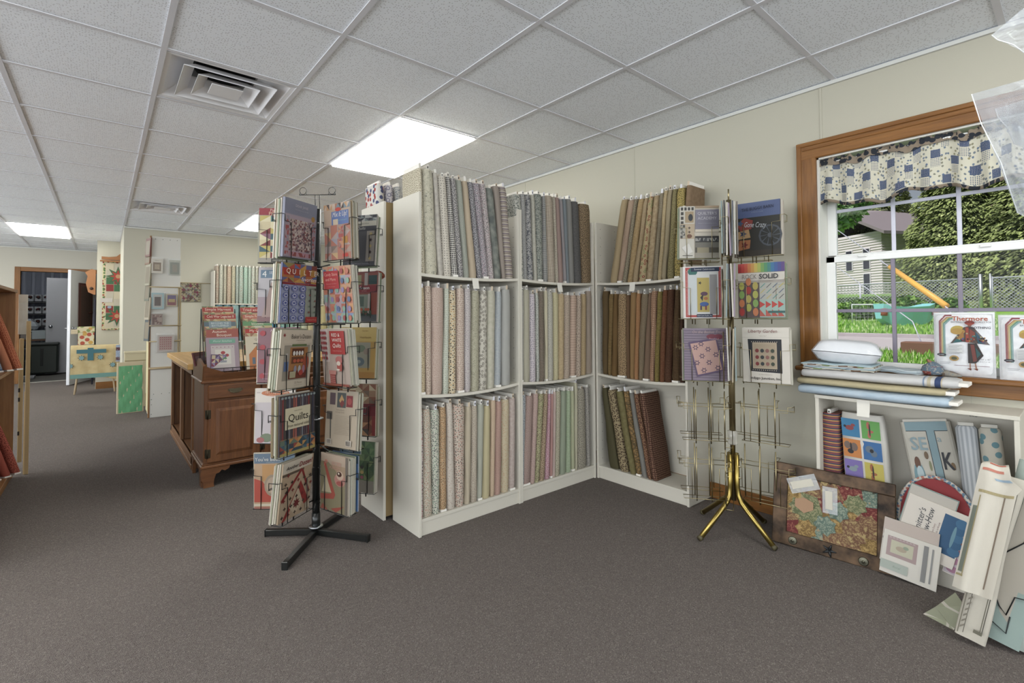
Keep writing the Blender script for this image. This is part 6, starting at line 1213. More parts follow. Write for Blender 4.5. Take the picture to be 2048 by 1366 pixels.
def strip(u0, v0, u1, v1, mt, n=10):
    ln = MB()
    for a in range(n):
        f, g = a / n, (a + 1) / n
        if abs(u1 - u0) < abs(v1 - v0): ln.quad(P_(u0, v0 + (v1 - v0) * f), P_(u1, v0 + (v1 - v0) * f), P_(u1, v0 + (v1 - v0) * g), P_(u0, v0 + (v1 - v0) * g), mt)
        else: ln.quad(P_(u0 + (u1 - u0) * f, v0), P_(u0 + (u1 - u0) * g, v0), P_(u0 + (u1 - u0) * g, v1), P_(u0 + (u1 - u0) * f, v1), mt)
    ln.build('printed_line', dc)
L1 = flat('9a8c62', .7); L2 = flat('6e7468', .7)
strip(.16, .32, .19, .9, L1); strip(.05, .4, .16, .88, L2); strip(.02, .895, .2, .91, L1); strip(.72, .3, .76, .95, flat('7c6c5c')); strip(.1, .28, .95, .30, L1); strip(.3, .05, .9, .075, flat('b8604c')); strip(.1, .12, .8, .14, flat('b8705c')); strip(.5, .18, .95, .195, flat('8aa0b0'))
Eb, EM = leaning((2.44, .215, .02), (2.52, .10, .64), .12, .06, fab('mottle', 'a3b0a6', 'aab8ae', None, .05), 'pale green bolt with black elephant outlines beside the draped cream one', seed=3, wob=.005, w1=.11,
                 prims=[('r', .0, .0, 1, .3, '94a8a0'), ('p', [(.02, .28), (.3, .9), (.45, .85), (.7, .62), (.95, .5), (1, .3), (.6, .3), (.55, .12), (.3, .16)], 'b5ac9c')])
o = MB()
for pts in ([(-.05, .18), (-.02, .12), (.0, .1), (.01, .17), (.05, .18)], [(-.04, .3), (.0, .36), (.02, .44), (-.01, .5), (.0, .54)], [(-.005, .46), (.02, .42), (.05, .40)], [(.0, .52), (.02, .5), (.03, .47), (.045, .455)], [(.03, .6), (.05, .56), (.035, .52), (.055, .5)], [(-.05, .1), (-.03, .06), (.01, .04), (.01, .10)]):
    o.tube([(a, -.0405, b) for a, b in pts], .002, flat('202224', .6, g=1.), 5)
o.build('outline_print', Eb)
leaning((2.52, .15, .02), (2.60, .06, .58), .08, .05, fab('dots', 'b9b6aa', '5c8c3c', 'a85a3c', .05, .42, .8), 'white bolt printed with green and orange caterpillars at the right edge', seed=5)
leaning((2.47, .105, .01), (2.57, .03, .62), .09, .05, fab('mottle', '8fa9b4', 'a4bcc2', None, .04), 'blue-grey bolt standing at the far right edge of the photo', seed=6)
o_, _m = leaning((2.43, .13, .0), (2.50, .07, .16), .07, .05, fab('dots', 'b0a8b0', '9a4a6c', '5c8c4c', .04, .4), 'plastic-wrapped flowered bundle on the floor at the right edge', seed=7, name='fabric_bundle', cat='fabric bundle')
# fold of cloth on the floor
m = MB(); m.add([(2.46, .43, .0), (2.42, .335, .0), (2.40, .30, .11), (2.47, .335, .12), (2.45, .39, .05), (2.50, .36, .0), (2.445, .36, .012)], [(0, 1, 6), (0, 6, 4), (1, 2, 4, 6), (2, 3, 4), (3, 5, 4), (0, 4, 5), (0, 5, 1)], fab('strip2', '9a9c80', 'c4bcac', None, .07, .12), smooth=False)
m.build('cloth_corner', label='cream striped cloth corner spilling onto the carpet at right', cat='fabric panel')

# ---- clear plastic bags hanging at upper right
def bag(pts, label, seed):
    B = thing('plastic_bag', label, 'plastic bag', group='clear plastic bags hanging at upper right'); R = random.Random(seed); m = MB(); nu, nv = 12, 16; vs = []
    a, b, c, d = [Vector(p) for p in pts]
    for t in (0, 1):
        for j in range(nv + 1):
            for i in range(nu + 1):
                u, v = i / nu, j / nv; p = (a * (1 - u) + b * u) * (1 - v) + (d * (1 - u) + c * u) * v; e = (u * (1 - u) * v * (1 - v)) ** .5
                p = p + Vector((-1, 0, 0)) * ((.05 * e + .012 * sin(u * 13 + v * 5 + seed) + R.uniform(-.004, .004)) * (1 if t == 0 else -1) * (e * 2.2 + .02)); vs.append(tuple(p))
    N = (nu + 1) * (nv + 1)
    for t in (0, 1): m.add(vs[t * N:(t + 1) * N], [(j * (nu + 1) + i, j * (nu + 1) + i + 1, (j + 1) * (nu + 1) + i + 1, (j + 1) * (nu + 1) + i) for j in range(nv) for i in range(nu)], plastic('9ca0a6', .34, .2), smooth=False)
    m.build('film', B)
    MB().tube([a, a * .75 + d * .25 + Vector((0, .004, 0)), a * .4 + d * .6 + Vector((0, -.006, 0)), d], .0016, plastic('e8ecf0', .5), 5).build('sealed_edge', B)
    return B
bag([(2.2, .222, 1.905), (2.2, -.06, 1.915), (2.2, .03, 1.40), (2.2, .125, 1.49)], 'crumpled clear plastic bag hanging over the upper right of the window', 1)
bag([(2.22, .172, 2.09), (2.22, -.06, 2.26), (2.22, -.06, 1.92), (2.22, .10, 2.0)], 'clear plastic bag at the very top right corner near the ceiling', 2)
bag([(2.24, .17, 1.85), (2.24, -.05, 1.87), (2.24, -.02, 1.6), (2.24, .13, 1.72)], 'smaller clear bag tucked behind the hanging one, dark against the window casing', 3)
# the wire grid stand they hang on, outside the frame
hg = thing('wire_display_stand', 'wire display stand just outside the photo that carries the plastic bags', 'stand', (2.22, -.12, 0))
q = MB(); [q.tube([(0, y, 0), (0, y, 2.3)], .008, BLACK, 6) for y in (0., -.6)]; [q.tube([(0, .0, z), (0, -.6, z)], .004, BLACK, 6) for z in (.1, .7, 1.3, 1.92, 2.27)]; q.build('grid', hg)
MB().bbox((-.2, -.03, 0), (.2, .03, .02), BLACK, .003).bbox((-.2, -.63, 0), (.2, -.57, .02), BLACK, .003).build('foot_bar', hg)

# ================================================================ COUNTER, DRESSER
CO = wood('5f4028', '7c5838', 1., .45, 'Z'); COY = wood('5f4028', '7c5838', 1., .45, 'Y'); TOPW = wood('a8824a', 'c09a60', .8, .4, 'Y')
ct = thing('counter', 'wooden cutting counter with thick butcher-block top and open shelves', 'counter', (.53, 4.46, 0))
CL, CWD = 1.52, 1.15
MB().bbox((-.035, -.02, .765), (CWD + .03, CL + .03, .81), TOPW, .004).build('top', ct)
m = MB(); m.bbox((0, 0, 0), (.02, CL, .09), CO, .002).bbox((0, 0, .72), (.02, CL, .765), COY, .002).bbox((0, 0, .0), (.022, .05, .765), CO, .002).bbox((0, CL - .05, 0), (.022, CL, .765), CO, .002).bbox((0, .70, .09), (.022, .78, .72), CO, .002)
m.bbox((-.006, -.006, 0), (.018, CL, .035), COY, .003); m.build('face_frame', ct)
MB().box((.02, 0, .0), (CWD, .018, .765), CO).build('side_panel', ct); MB().box((.02, CL - .018, 0), (CWD, CL, .765), CO).build('side_panel', ct); MB().box((.02, .73, .09), (CWD / 2, .75, .765), CO).build('divider', ct)
MB().box((.01, .018, .075), (CWD / 2, CL - .018, .09), COY).build('shelf', ct); MB().box((CWD / 2, 0, 0), (CWD / 2 + .01, CL, .765), CO).build('back_panel', ct)
flatpack(frame((.66, 5.13, .20), -pi / 2 - .3, .03), .2, .3, .006, 'speckled fabric bundle standing inside the open counter shelf', None, 'a89a7c', 'fabric_bundle', 'fabric bundle')
DR = wood('523320', '704a2e', 1., .35, 'Z'); DRX = wood('523320', '704a2e', 1., .35, 'X')
ds = thing('dresser', 'dark maple dry-sink cabinet with drawers, raised-panel doors and bracket feet', 'cabinet', (.535, 3.93, 0))
DW, DD = 1.06, .47
m = MB(); m.bbox((0, .0, .145), (DW, DD, .715), DR, .003); m.build('carcass', ds)
m = MB(); m.bbox((-.018, -.018, .125), (DW + .018, DD, .148), DRX, .006).bbox((-.010, -.010, .147), (DW + .01, DD, .160), DRX, .004); m.build('base_moulding', ds)
m = MB(); m.bbox((-.022, -.022, .712), (DW + .022, DD + .01, .732), DRX, .006); m.build('top_board', ds)
# dry-sink tray rim, sloping outward with a scooped front
def rim():
    q = MB(); n = 26; A = []
    for i in range(n + 1):
        x = -.005 + (DW + .01) * i / n; s = min(i, n - i) / n
        hgt = .085 if s < .05 else (.085 - .035 * min(1, (s - .05) / .06)) ; hgt = .105 if s < .02 else hgt
        A.append((x, hgt))
    poly = [(x, .732 + h_) for x, h_ in A]; lowp = [(-.005, .732), (DW + .005, .732)]
    vs = []; fs = []
    for (x, z) in poly: vs += [(x, -.012 - .02, z), (x, .004 - .02, z), (x, .004, .732), (x, -.012, .732)]
    for i in range(n): o = 4 * i; fs += [(o, o + 4, o + 5, o + 1), (o + 1, o + 5, o + 6, o + 2), (o + 3, o + 7, o + 4, o)]
    q.add(vs, fs, DRX); q.add([vs[0], vs[1], vs[2], vs[3], vs[-4], vs[-3], vs[-2], vs[-1]], [(0, 1, 2, 3), (7, 6, 5, 4)], DRX); return q
rim().build('tray_front', ds)
for s in (0, 1):
    q = MB(); pr = [(.0, .732), (DD - .02, .732), (DD - .02, .84), (.30, .84), (.2, .875), (.1, .86), (-.03, .835)]
    x = -.012 if s == 0 else DW - .004; q.prism(pr, x, x + .016, DR, 'X'); q.build('tray_side', ds)
def pull(px_, z, par):
    q = MB(); BM = metal('6a6250', .5)
    q.prism([(px_ - .05, z + .004), (px_ - .03, z + .016), (px_, z + .012), (px_ + .03, z + .016), (px_ + .05, z + .004), (px_ + .03, z - .012), (px_, z - .02), (px_ - .03, z - .012)], -.024, -.021, BM)
    q.tube([(px_ - .04, -.024, z + .006), (px_ - .036, -.038, z - .004), (px_ - .015, -.04, z - .014), (px_ + .015, -.04, z - .014), (px_ + .036, -.038, z - .004), (px_ + .04, -.024, z + .006)], .003, BM, 6); q.build('pull', par)
dwid = (DW - .06) / 3
for k in range(3):
    x0 = .02 + k * (dwid + .01); o = MB().bbox((x0, -.022, .600), (x0 + dwid, .002, .700), DRX, .008).build('drawer', ds); pull(x0 + dwid / 2, .652, o)
for k in range(3):
    x0 = .02 + k * (dwid + .01); x1 = x0 + dwid; q = MB(); q.bbox((x0, -.020, .165), (x1, .002, .585), DR, .006)
    a, b, c, e = x0 + .05, x1 - .05, .215, .535
    V = [(a, -.0205, c), (b, -.0205, c), (b, -.0205, e), (a, -.0205, e), (a + .02, -.0285, c + .02), (b - .02, -.0285, c + .02), (b - .02, -.0285, e - .02), (a + .02, -.0285, e - .02)]
    q.add(V, [(4, 5, 6, 7), (0, 1, 5, 4), (1, 2, 6, 5), (2, 3, 7, 6), (3, 0, 4, 7)], DR); o = q.build('door', ds)
    for z in (.23, .5):
        hq = MB(); BM = metal('4a4438', .5); hq.bbox((x0 - .014, -.024, z - .03), (x0 - .004, -.002, z + .03), BM, .003).bbox((x0 + .001, -.024, z - .03), (x0 + .018, -.0195, z + .03), BM, .002).tube([(x0 - .002, -.026, z - .032), (x0 - .002, -.026, z + .032)], .004, BM, 6); hq.build('hinge', o)
def foot(x, sx, y=-.02):
    q = MB(); P = [(0, .127), (.17, .127), (.165, .11), (.14, .098), (.12, .108), (.105, .09), (.085, .085), (.075, .05), (.072, .02), (.075, 0), (0.01, 0), (.012, .03), (-.004, .06), (-.008, .09)]
    pts = [(x + sx * a, b) for a, b in P]; q.prism(pts if sx > 0 else pts[::-1], y, y + .022, DRX); 
    pts2 = [(y + .022 + a, b) for a, b in P]; q.prism(pts2, x if sx > 0 else x - .02, x + .02 if sx > 0 else x, DR, 'X'); return q
foot(-.012, 1).build('bracket_foot', ds); foot(DW + .012, -1).build('bracket_foot', ds)
for sx, x in ((1, -.012), (-1, DW + .012)):
    q = MB(); P = [(DD, .127), (DD - .12, .127), (DD - .1, .1), (DD - .07, .09), (DD - .06, .0), (DD, .0)]; q.prism(P, x if sx > 0 else x - .02, x + .02 if sx > 0 else x, DR, 'X'); q.build('bracket_foot', ds)
# wire magazine stand on the dresser
ms = thing('magazine_stand', 'black wire magazine stand on the dresser, stepped with quilt magazines', 'magazine rack', (.60, 4.06, .7325))
q = MB()
for x in (-.05, .17, .20, .42):
    q.tube([(x, -.05, .02), (x, .16, .50)], .003, BLACK, 6); q.tube([(x, .16, .50), (x, .2, .0)], .003, BLACK, 6)
for x0, x1 in ((-.05, .17), (.20, .42)):
    for z in (.03, .075): q.tube([(x0, -.03, z), (x0, -.09, z), (x1, -.09, z), (x1, -.03, z)], .0025, BLACK, 5)
    for k in range(5): x = x0 + (x1 - x0) * k / 4; q.tube([(x, -.09, .03), (x, -.09, .075)], .0018, BLACK, 5)
q.tube([(-.05, .2, .004), (.42, .2, .004)], .003, BLACK, 6).tube([(-.05, -.09, .03), (-.05, -.05, .003), (-.05, .2, .003)], .003, BLACK, 6).tube([(.42, -.09, .03), (.42, -.05, .003), (.42, .2, .003)], .003, BLACK, 6)
q.build('wire_frame', ms)
MG = [[('harvest', 'Simple Harvest', 'a03c34', '9c6a50', 'red-titled Simple Harvest magazine at the back of the left stack'), ('civil', 'Civil War Legacies II', '9c3430', 'a88c5c', 'Civil War Legacies book, second in the left stack'), ('beyond', 'BEYOND THE BATTLEFIELD', '5c6c74', '6c7c4c', 'grey-titled Beyond the Battlefield book, third in the left stack'), ('autumnb', 'Autumn Bouquet', '9a5044', '8a6c60', 'Autumn Bouquet book, fourth in the left stack'), ('floral', 'Floral Stitches', '6c9c88', '9a8c90', 'front magazine of the left stack with a flower pot block')],
      [('tried', 'Tried and True', 'a83c34', '7c5048', 'Tried and True magazine at the back of the right stack'), ('simple', 'Simple Friendships', 'b0604c', 'a88c7c', 'Simple Friendships book, second in the right stack'), ('plain', 'blooms', '5c8a5c', 'b8b4a4', 'cream and green magazine, third in the right stack'), ('cal', 'My Calendar', 'a8342c', 'c0b8a8', 'red-banner magazine, fourth in the right stack'), ('quilts', 'QUILTS', 'c4bcac', 'c08a50', 'orange house magazine in front of the right stack')]]
for c, st in enumerate(MG):
    for k, (key, tt, bar, base, lab) in enumerate(st):
        zt = [1.258, 1.205, 1.15, 1.095, 1.03][k] - (0 if c == 0 else .0); hgt = .27 if k < 4 else .25; z = zt - hgt / 2
        y = 4.06 + .15 - .045 * k; pr = [('r', 0, .84, 1, .965, bar), ('t', .5, .9, .075, tt, 'd8ccb8', .85)]
        if k < 4: pr = [('g', 0, .0, 1, 1, 6, 7, [base, 'b08a50', '9a6a54', '6c7c58', 'b4a078'])] + pr
        if key in ('beyond', 'autumnb'): pr = [q for q in pr if q[0] != 't']
        if key == 'beyond': pr.append(('r', .15, .8, .85, .985, '7c8c94')); pr += [('t', .5, .93, .05, 'BEYOND THE', 'c4ccc8', .6), ('t', .5, .86, .05, 'BATTLEFIELD', 'c4ccc8', .6)]
        if key == 'autumnb': pr += [('r', 0, .72, 1, .97, bar), ('t', .4, .91, .075, 'Autumn', 'd8ccb8', .6), ('t', .55, .8, .075, 'Bouquet', 'd8ccb8', .6)]
        if key == 'floral': pr = [('r', .0, .0, 1, 1, '97848e'), ('r', .1, .82, .9, .95, '6c9c88'), ('t', .5, .885, .06, 'Floral Stitches', 'b8ccc0', .7, .3), ('r', .14, .1, .86, .76, 'b4aaa8'), ('r', .26, .2, .74, .64, 'c4beb4'), ('e', .5, .54, .07, .05, 'a03c40'), ('e', .38, .46, .06, .045, 'a04448'), ('e', .62, .46, .06, .045, 'a04448'), ('r', .49, .3, .51, .5, '5c7c50'), ('e', .44, .37, .05, .03, '5c8458'), ('e', .56, .37, .05, .03, '5c8458'), ('r', .4, .25, .6, .31, '8a8c94'), ('t', .75, .05, .05, 'Quilts', 'c8c4c0', .3)] + [('s', .2 + .12 * i, .7, .02, 4, '8c5c64') for i in range(6)]
        if key == 'quilts': pr = [('r', 0, .0, 1, 1, 'c4b8a0'), ('t', .5, .9, .07, 'QUILTS', '7c7464', .5), ('p', [(.1, .0), (.1, .45), (.35, .7), (.7, .45), (.8, 0)], 'b87038'), ('r', .2, .15, .3, .35, '5c6c7c'), ('r', .45, .15, .6, .38, '6c4a30'), ('g', .5, .3, .95, .65, 4, 4, ['5c5a54', 'b09a7c', '8c8474'])]
        x = .60 + .06 + .25 * c + .008 * (k % 2)
        book(frame((x, y - .02, z), 0.02 if c == 0 else -.02, .30), .205, hgt, .006, lab, pr, base, group='magazines on the dresser stand')
flatpack(frame((.63, 3.99, .845), .1, .2, -.1), .1, .12, .004, 'small purple star-quilt booklet leaning at the bottom left of the stand', [('g', .05, .05, .95, .95, 4, 4, ['5c4c6c', 'b8a888', '7c3c4c', '8c7c9c'])], '5c4a64')
flatpack(frame((.56, 4.28, .862), .9, .25), .16, .10, .01, 'maroon booklet lying on the counter edge behind the stand', [('r', .1, .3, .9, .7, '8c6a74')], '6a3c40')

# ================================================================ BACK WALL, PILLAR
UB2 = at_(1.235, 8.27, 0)
BW = .9
for k in range(2):
    bookcase('pastel_bookcase', ['white bookcase of pastel bolts against the back wall, left one', 'white bookcase on the back wall partly hidden behind the black book rack'][k], at_(1.235 + k * BW, 8.27, 0), BW, .29, 1.85, (1.365, .80, .10), (0, 0, 0), holes=(0, 0))
PAST = ['b9b49a', 'c0bca8', 'b8ad94', 'bba98c', 'c4b48c', 'a8b4ac', '9fb8a8', '98b8a4', 'a6b8a8', 'b0bcac', 'b8b09c', 'b4a898', 'a89ca0', 'b0a894']
DN = ['cream leaf-print', 'ivory', 'buff flowered', 'peach flowered', 'pale gold', 'aqua flowered', 'sea-green', 'mint dotted', 'soft mint', 'pale sage', 'cream dotted', 'blush dotted', 'lilac flowered', 'ivory dotted']
R6 = random.Random(6); x = 1.257; i = 0
while x < 2.08:
    t = R6.choice([.045, .05, .055, .062]); c = PAST[i % 14]; bolt(at_(x + t / 2, 8.272, 0, 1.366), t - .003, .2, .56, fab(R6.choice(['dots', 'mottle', 'dots']), c, '8f9484' if i % 3 else 'a07c70', None, .014, .3), '%s bolt, %s from left on the upper back wall shelf' % (DN[i % 14], ORD[i]), 'pastel bolts on the back wall', seed=400 + i, detail=False); x += t; i += 1
x = 2.155; j = 0
while x < 2.98:
    t = .058; bolt(at_(x + t / 2, 8.272, 0, 1.366), t - .004, .2, .56, fab('dots', PAST[(j + 4) % 14], '8f9484', None, .014, .3), '%s bolt, %s from left, glimpsed behind the black book rack' % (DN[(j + 4) % 14], ORD[j]), 'bolts behind the book rack', seed=430 + j, detail=False); x += t; j += 1
x = 1.257; j = 0; BL = ['5c8a94', '4a7c8c', '8fb0a8', '7c9ca0', '5c7c84', 'a8bcc0', '88b4c4', '4c9ab8', '3c88a8', '9cc0a0', '8cb8a0', 'b8c4b0', 'c0b890', 'c4b078']; BN_ = ['teal', 'dark teal', 'sea-green', 'grey-blue', 'slate blue', 'pale blue', 'sky blue', 'bright blue', 'deep blue', 'light green', 'jade', 'pale green', 'cream yellow', 'soft gold', 'butter yellow', 'straw yellow']
BL += ['c4b478', 'c8b880']
while x < 2.98:
    t = .105 if True else 0; bolt(at_(x + t / 2, 8.272, 0, .801), t - .005, .2, .54, fab('mottle', BL[j % 16], BL[(j + 1) % 16], None, .05), '%s bolt, %s from left on the lower back wall shelf' % (BN_[j % 16], ORD[j]), 'coloured bolts on the back wall', seed=460 + j, detail=False); x += t; j += 1
    if 2.06 < x < 2.16: x = 2.16
# small quilt on a dowel on the back wall
hq = thing('wall_quilt', 'small muted sampler quilt hanging on a dowel on the back wall', 'quilt', (.98, 8.562, 1.535)); q = MB(); q.bbox((-.13, -.008, -.145), (.13, 0, .145), fab('plain', '8a8468'), .002)
q2 = [('g', .02, .02, .98, .98, 9, 9, ['8c8468', '6e5a50', '9c9478', '7c3c4c', '5c5a50', 'a89a70', '8a8c84'])] + [('s', .18 + .32 * a, .18 + .32 * b, .1, 4, ['7c3048', '5c4838', 'a8a088'][(a + b) % 3]) for a in range(3) for b in range(3)]
put(q, q2, .26, .29, -.008, -.145, -.13); q.build('quilted_panel', hq); MB().tube([(-.17, -.012, .14), (.27, -.012, .135)], .005, flat('a8946c'), 8).build('dowel', hq)
# display pillar with packets
pl = thing('display_panel', 'white pegboard display column with dowel rows of pattern packets', 'display stand', (.415, 7.03, 0))
MB().bbox((0, 0, 0), (.285, .40, 2.12), paint('c4c3bd', .6, .02), .002).build('column', pl)
MB().bbox((-.014, -.004, 0), (.004, .03, 2.125), flat('8a6238', .5), .002).build('edge_strip', pl)
YL = flat('c9bc8c', .7); MB().bbox((-.014, .03, .05), (-.002, .36, 1.5), YL, .002).build('side_sheet', pl)
for z in (1.525, 1.07, .885, .57): MB().tube([(-.01, -.016, z), (.30, -.016, z)], .0065, flat('a89468', .6), 8).build('dowel', pl)
for x_ in (.27, .29): MB().bbox((x_ - .006, -.014, .57), (x_ + .006, -.002, 1.53), flat('a89468', .6), .001).build('dowel_rail', pl)
q = MB(); q.bbox((-.01, -.02, .56), (.30, -.001, .585), flat('b09a78', .6), .002); q.build('ledge', pl)
for (a, b) in [(.04 + .07 * k, 2.09) for k in range(4)] + [(.04 + .075 * k, .27) for k in range(3)] + [(.02, .15), (.02, .04), (.02, .21)]: MB(M=Matrix.Translation((a, -.001, b)) @ Matrix.Rotation(pi / 2, 4, 'X')).lathe([(.004, 0), (.004, .003), (.001, .004)], flat('2c2c2c', .4, g=1.), 6).build('screw', pl)
PK = [(.055, 1.77, .11, .17, 'c4beb0', [('r', .15, .15, .85, .75, '8c7862'), ('r', .28, .28, .72, .62, 'b0a084'), ('t', .5, .88, .05, 'Patterns', '5c564c', .5)], 'white packet with a brown framed picture, top left on the column'), (.225, 1.76, .115, .18, 'a8aa9c', [('r', .1, .06, .9, .85, '8c9084'), ('r', .3, .2, .7, .7, '9a9484')], 'grey-green packet hanging beside it, top right on the column'),
      (.065, 1.36, .12, .19, '8aa8ac', [('r', .15, .1, .85, .9, 'b0b0a8'), ('r', .25, .2, .75, .75, '5c4c44')], 'light blue bordered packet, second row left on the column'), (.20, 1.37, .105, .15, 'a89c7c', [('r', .1, .5, .9, .9, '6c5c84'), ('r', .1, .1, .9, .5, '8c4c54'), ('r', .2, .35, .8, .6, 'b09a5c')], 'purple and red cottage packet, second row right on the column'),
      (.06, 1.14, .11, .14, '8c7c70', [('g', .1, .1, .9, .9, 4, 4, ['6c5048', 'a08c80', '8a6a60'])], 'brown mottled packet, third row on the column'), (.145, .86, .165, .20, 'b8b0a8', [('r', .12, .1, .88, .9, 'c0a098')] + [('s', .2 + .12 * (k % 6), .2 + .13 * (k // 6), .035, 4, 'a03c48') for k in range(36)], 'packet with small red blocks, lowest on the column')]
for (a, z, ww, hh_, base, pr, lab) in PK:
    o = flatpack(frame((.415 + a, 7.0, z), R6.uniform(-.06, .06), -.03), ww, hh_, .006, lab, pr, base, group='packets on the display column'); MB().bbox((-ww / 2 - .008, -.0016, -hh_ / 2 - .006), (ww / 2 + .008, .008, hh_ / 2 + .02), plastic('e8ecee', .07), .001).build('clear_sleeve', o)
for k, (z, c, lab) in enumerate([(2.02, '6c3c34', 'dark red'), (1.93, '7c5a40', 'brown'), (1.70, '9a947c', 'sage'), (1.52, '6a6c5c', 'grey-green'), (1.30, 'a89c84', 'beige'), (1.05, '4c5458', 'slate')]):
    flatpack(frame((.385, 7.07 + .03 * (k % 2), z - .03), -pi / 2 + .22, .05), .16, .22 if k < 2 else .26, .012, '%s packet hanging on the left side of the display column' % lab, [('r', .1, .1, .9, .85, '8c8068')], c, group='packets on the column side')
# green fabric panel leaning near the column, box behind
gp = thing('wrapped_board', 'tall board wrapped in bright green crinkled fabric leaning by the column', 'wrapped board', mw=frame((.262, 7.56, .0), 0.05, .05))
MB().bbox((-.13, 0, 0), (.13, .05, .62), flat('b8a988', .7), .003).build('board_core', gp)
m = MB(); vs = []; n = 14
for i in range(n + 1):
    for j in range(n + 1): vs.append((-.115 + .23 * i / n, -.004 - .003 * (sin(i * 2.1 + j) + sin(j * 1.3 - i * .8)), .01 + .565 * j / n))
m.add(vs, [(i * (n + 1) + j, (i + 1) * (n + 1) + j, (i + 1) * (n + 1) + j + 1, i * (n + 1) + j + 1) for i in range(n) for j in range(n)], fab('diag', '4c9460', '5ca270', None, .008, .4), smooth=True); m.build('green_fabric', gp)
bx = thing('cardboard_carton', 'pale flat wooden crate behind the green board', 'box', (.32, 7.98, 0)); MB().bbox((-.11, 0, 0), (.11, .12, .72), flat('b8ac88', .7), .004).build('crate_body', bx); MB().bbox((-.11, -.002, .6), (.11, .0, .61), flat('8c7c54'), .0005).bbox((-.115, -.004, .70), (.115, .122, .725), flat('c0b490', .7), .003).build('lid', bx)
# ---- alcove: quilt hanging from a wooden bracket, quilt rack, door runner
xq = thing('christmas_quilt', 'red, green and white star quilt hanging on the alcove wall', 'quilt', (.11, 10.418, 1.52)); q = MB(); q.bbox((-.135, -.01, -.56), (.13, 0, .58), fab('dots', 'b8ac80', '8c3c2c', '4a6c3c', .035, .4), .003)
q2 = [('r', .14, .02, 1, .97, 'c8bca0')]
for r_ in range(9):
    for c_ in range(2):
        cc = ['c4b89c', '3f6a44', 'b8b09c', '8c2c28'][(r_ + c_ * 2 + (r_ // 2)) % 4]; q2.append(('r', .18 + .38 * c_, .04 + .104 * r_, .54 + .38 * c_, .14 + .104 * r_, cc))
for (a, b) in ((.75, .78), (.72, .2)): q2 += [('s', a, b, .15, 8, '3c6440'), ('s', a, b, .10, 8, 'a83424'), ('e', a, b, .12, .03, 'b88c5c')]
q2 += [('r', -.08, .40, .5, .46, 'c4bcb4'), ('e', .35, .33, .1, .02, '8c9cb0')]
put(q, q2, .265, 1.14, -.0105, -.56, -.135); q.build('quilted_panel', xq)
br = thing('quilt_hanger', 'curved wooden bracket board holding the star quilt', 'quilt hanger', (.11, 10.40, 2.12)); OK2 = flat('9a6434', .5)
MB().prism([(-.15, 0), (.14, 0), (.14, .10), (.1, .12), (.04, .06), (-.06, .045), (-.15, .05)], -.02, 0, OK2).bbox((-.17, -.03, -.035), (.14, -.01, -.01), OK2, .003).build('scroll_board', br)
b2 = thing('wooden_shelf_bracket', 'brown scalloped wooden plaque with a cutout on the corner left of the quilt', 'plaque', (-.11, 10.46, 1.74)); MB().prism([(-.02, -.2), (-.09, -.16), (-.12, -.02), (-.1, .1), (-.13, .16), (-.05, .22), (.0, .2), (.0, -.2)], -.02, .0, OK2).build('plaque_board', b2)
MB().tube([(-.05, -.022, -.1), (-.05, -.026, -.1)], .025, flat('3c2a1c'), 10).build('cutout', b2)
qr = thing('quilt_rack', 'folding pine quilt rack with crossed legs', 'quilt rack', (-.09, 9.95, 0)); PN = flat('b8a07c', .6)
for sx in (-1, 1):
    for sy in (-1, 1):
        MB().tube([(sx * .2 + sx * .035, sy * .16, .012), (sx * .2 - sx * .035, -sy * .14, .72)], .012, PN, 8).build('leg', qr)
for (y_, z_) in ((.14, .72), (-.14, .72), (0, .40)): MB().tube([(-.25, y_, z_), (.25, y_, z_)], .01, PN, 8).build('rail', qr)
cq = thing('draped_quilt', 'cream quilt with teal star blocks and teal border draped over the rack', 'quilt', (-.09, 9.95, 0)); q = MB(); vs = []; n = 18; YQ = fab('mottle', 'b8a068', 'c0ac78', None, .08)
for t_ in range(2):
    for i in range(n + 1):
        x_ = -.285 + .57 * i / n
        for j, (yy_, zz_) in enumerate([(-.17, .245), (-.168, .34), (-.165, .44), (-.162, .55), (-.158, .66), (-.15, .735), (.0, .742), (.15, .735), (.16, .55), (.165, .4)]):
            vs.append((x_, yy_ * (1 - .05 * t_) + (.008 * sin(i * 1.1 + j * .5) if j < 5 else 0) * (1 - j / 6), zz_ - t_ * .006 + (.02 * sin(i / n * pi) if j == 0 else 0) - .06 * (i / n) ** 4 * (j < 2)))
N = (n + 1) * 10
q.add(vs[:N], [(i * 10 + j, (i + 1) * 10 + j, (i + 1) * 10 + j + 1, i * 10 + j + 1) for i in range(n) for j in range(9)], YQ, smooth=True); q.add(vs[N:], [(i * 10 + j, i * 10 + j + 1, (i + 1) * 10 + j + 1, (i + 1) * 10 + j) for i in range(n) for j in range(9)], YQ, smooth=True); q.build('quilt_top', cq)
pr = [('r', 0, .0, 1, .13, '6c9c94'), ('r', .12, .78, .72, .90, '3c7480'), ('r', .34, .55, .46, .95, '3c7480')]
for (a, b) in ((.22, .64), (.6, .64), (.0, .4), (.86, .38)): pr += [('s', a, b, .1, 8, '3f4c40'), ('e', a, b, .05, .065, '7ca4a8')]
q = MB(); put(q, pr, .57, .5, surf=lambda a, b, k: (-.285 + .57 * max(0, min(1, a)), -.182 - .0006 * k, .25 + .48 * b)); q.build('pieced_blocks', cq)
lp = thing('draped_quilt', 'light blue and pink patchwork hanging at the right end of the rack', 'quilt', (.15, 9.93, 0)); q = MB(); q.bbox((.0, -.21, .48), (.12, -.19, .74), fab('patch', '8c9ab0', 'b8a0a8', ['6c7c9c', '5c3c44', 'a8b0c0'], .05), .003); q.build('patchwork', lp)
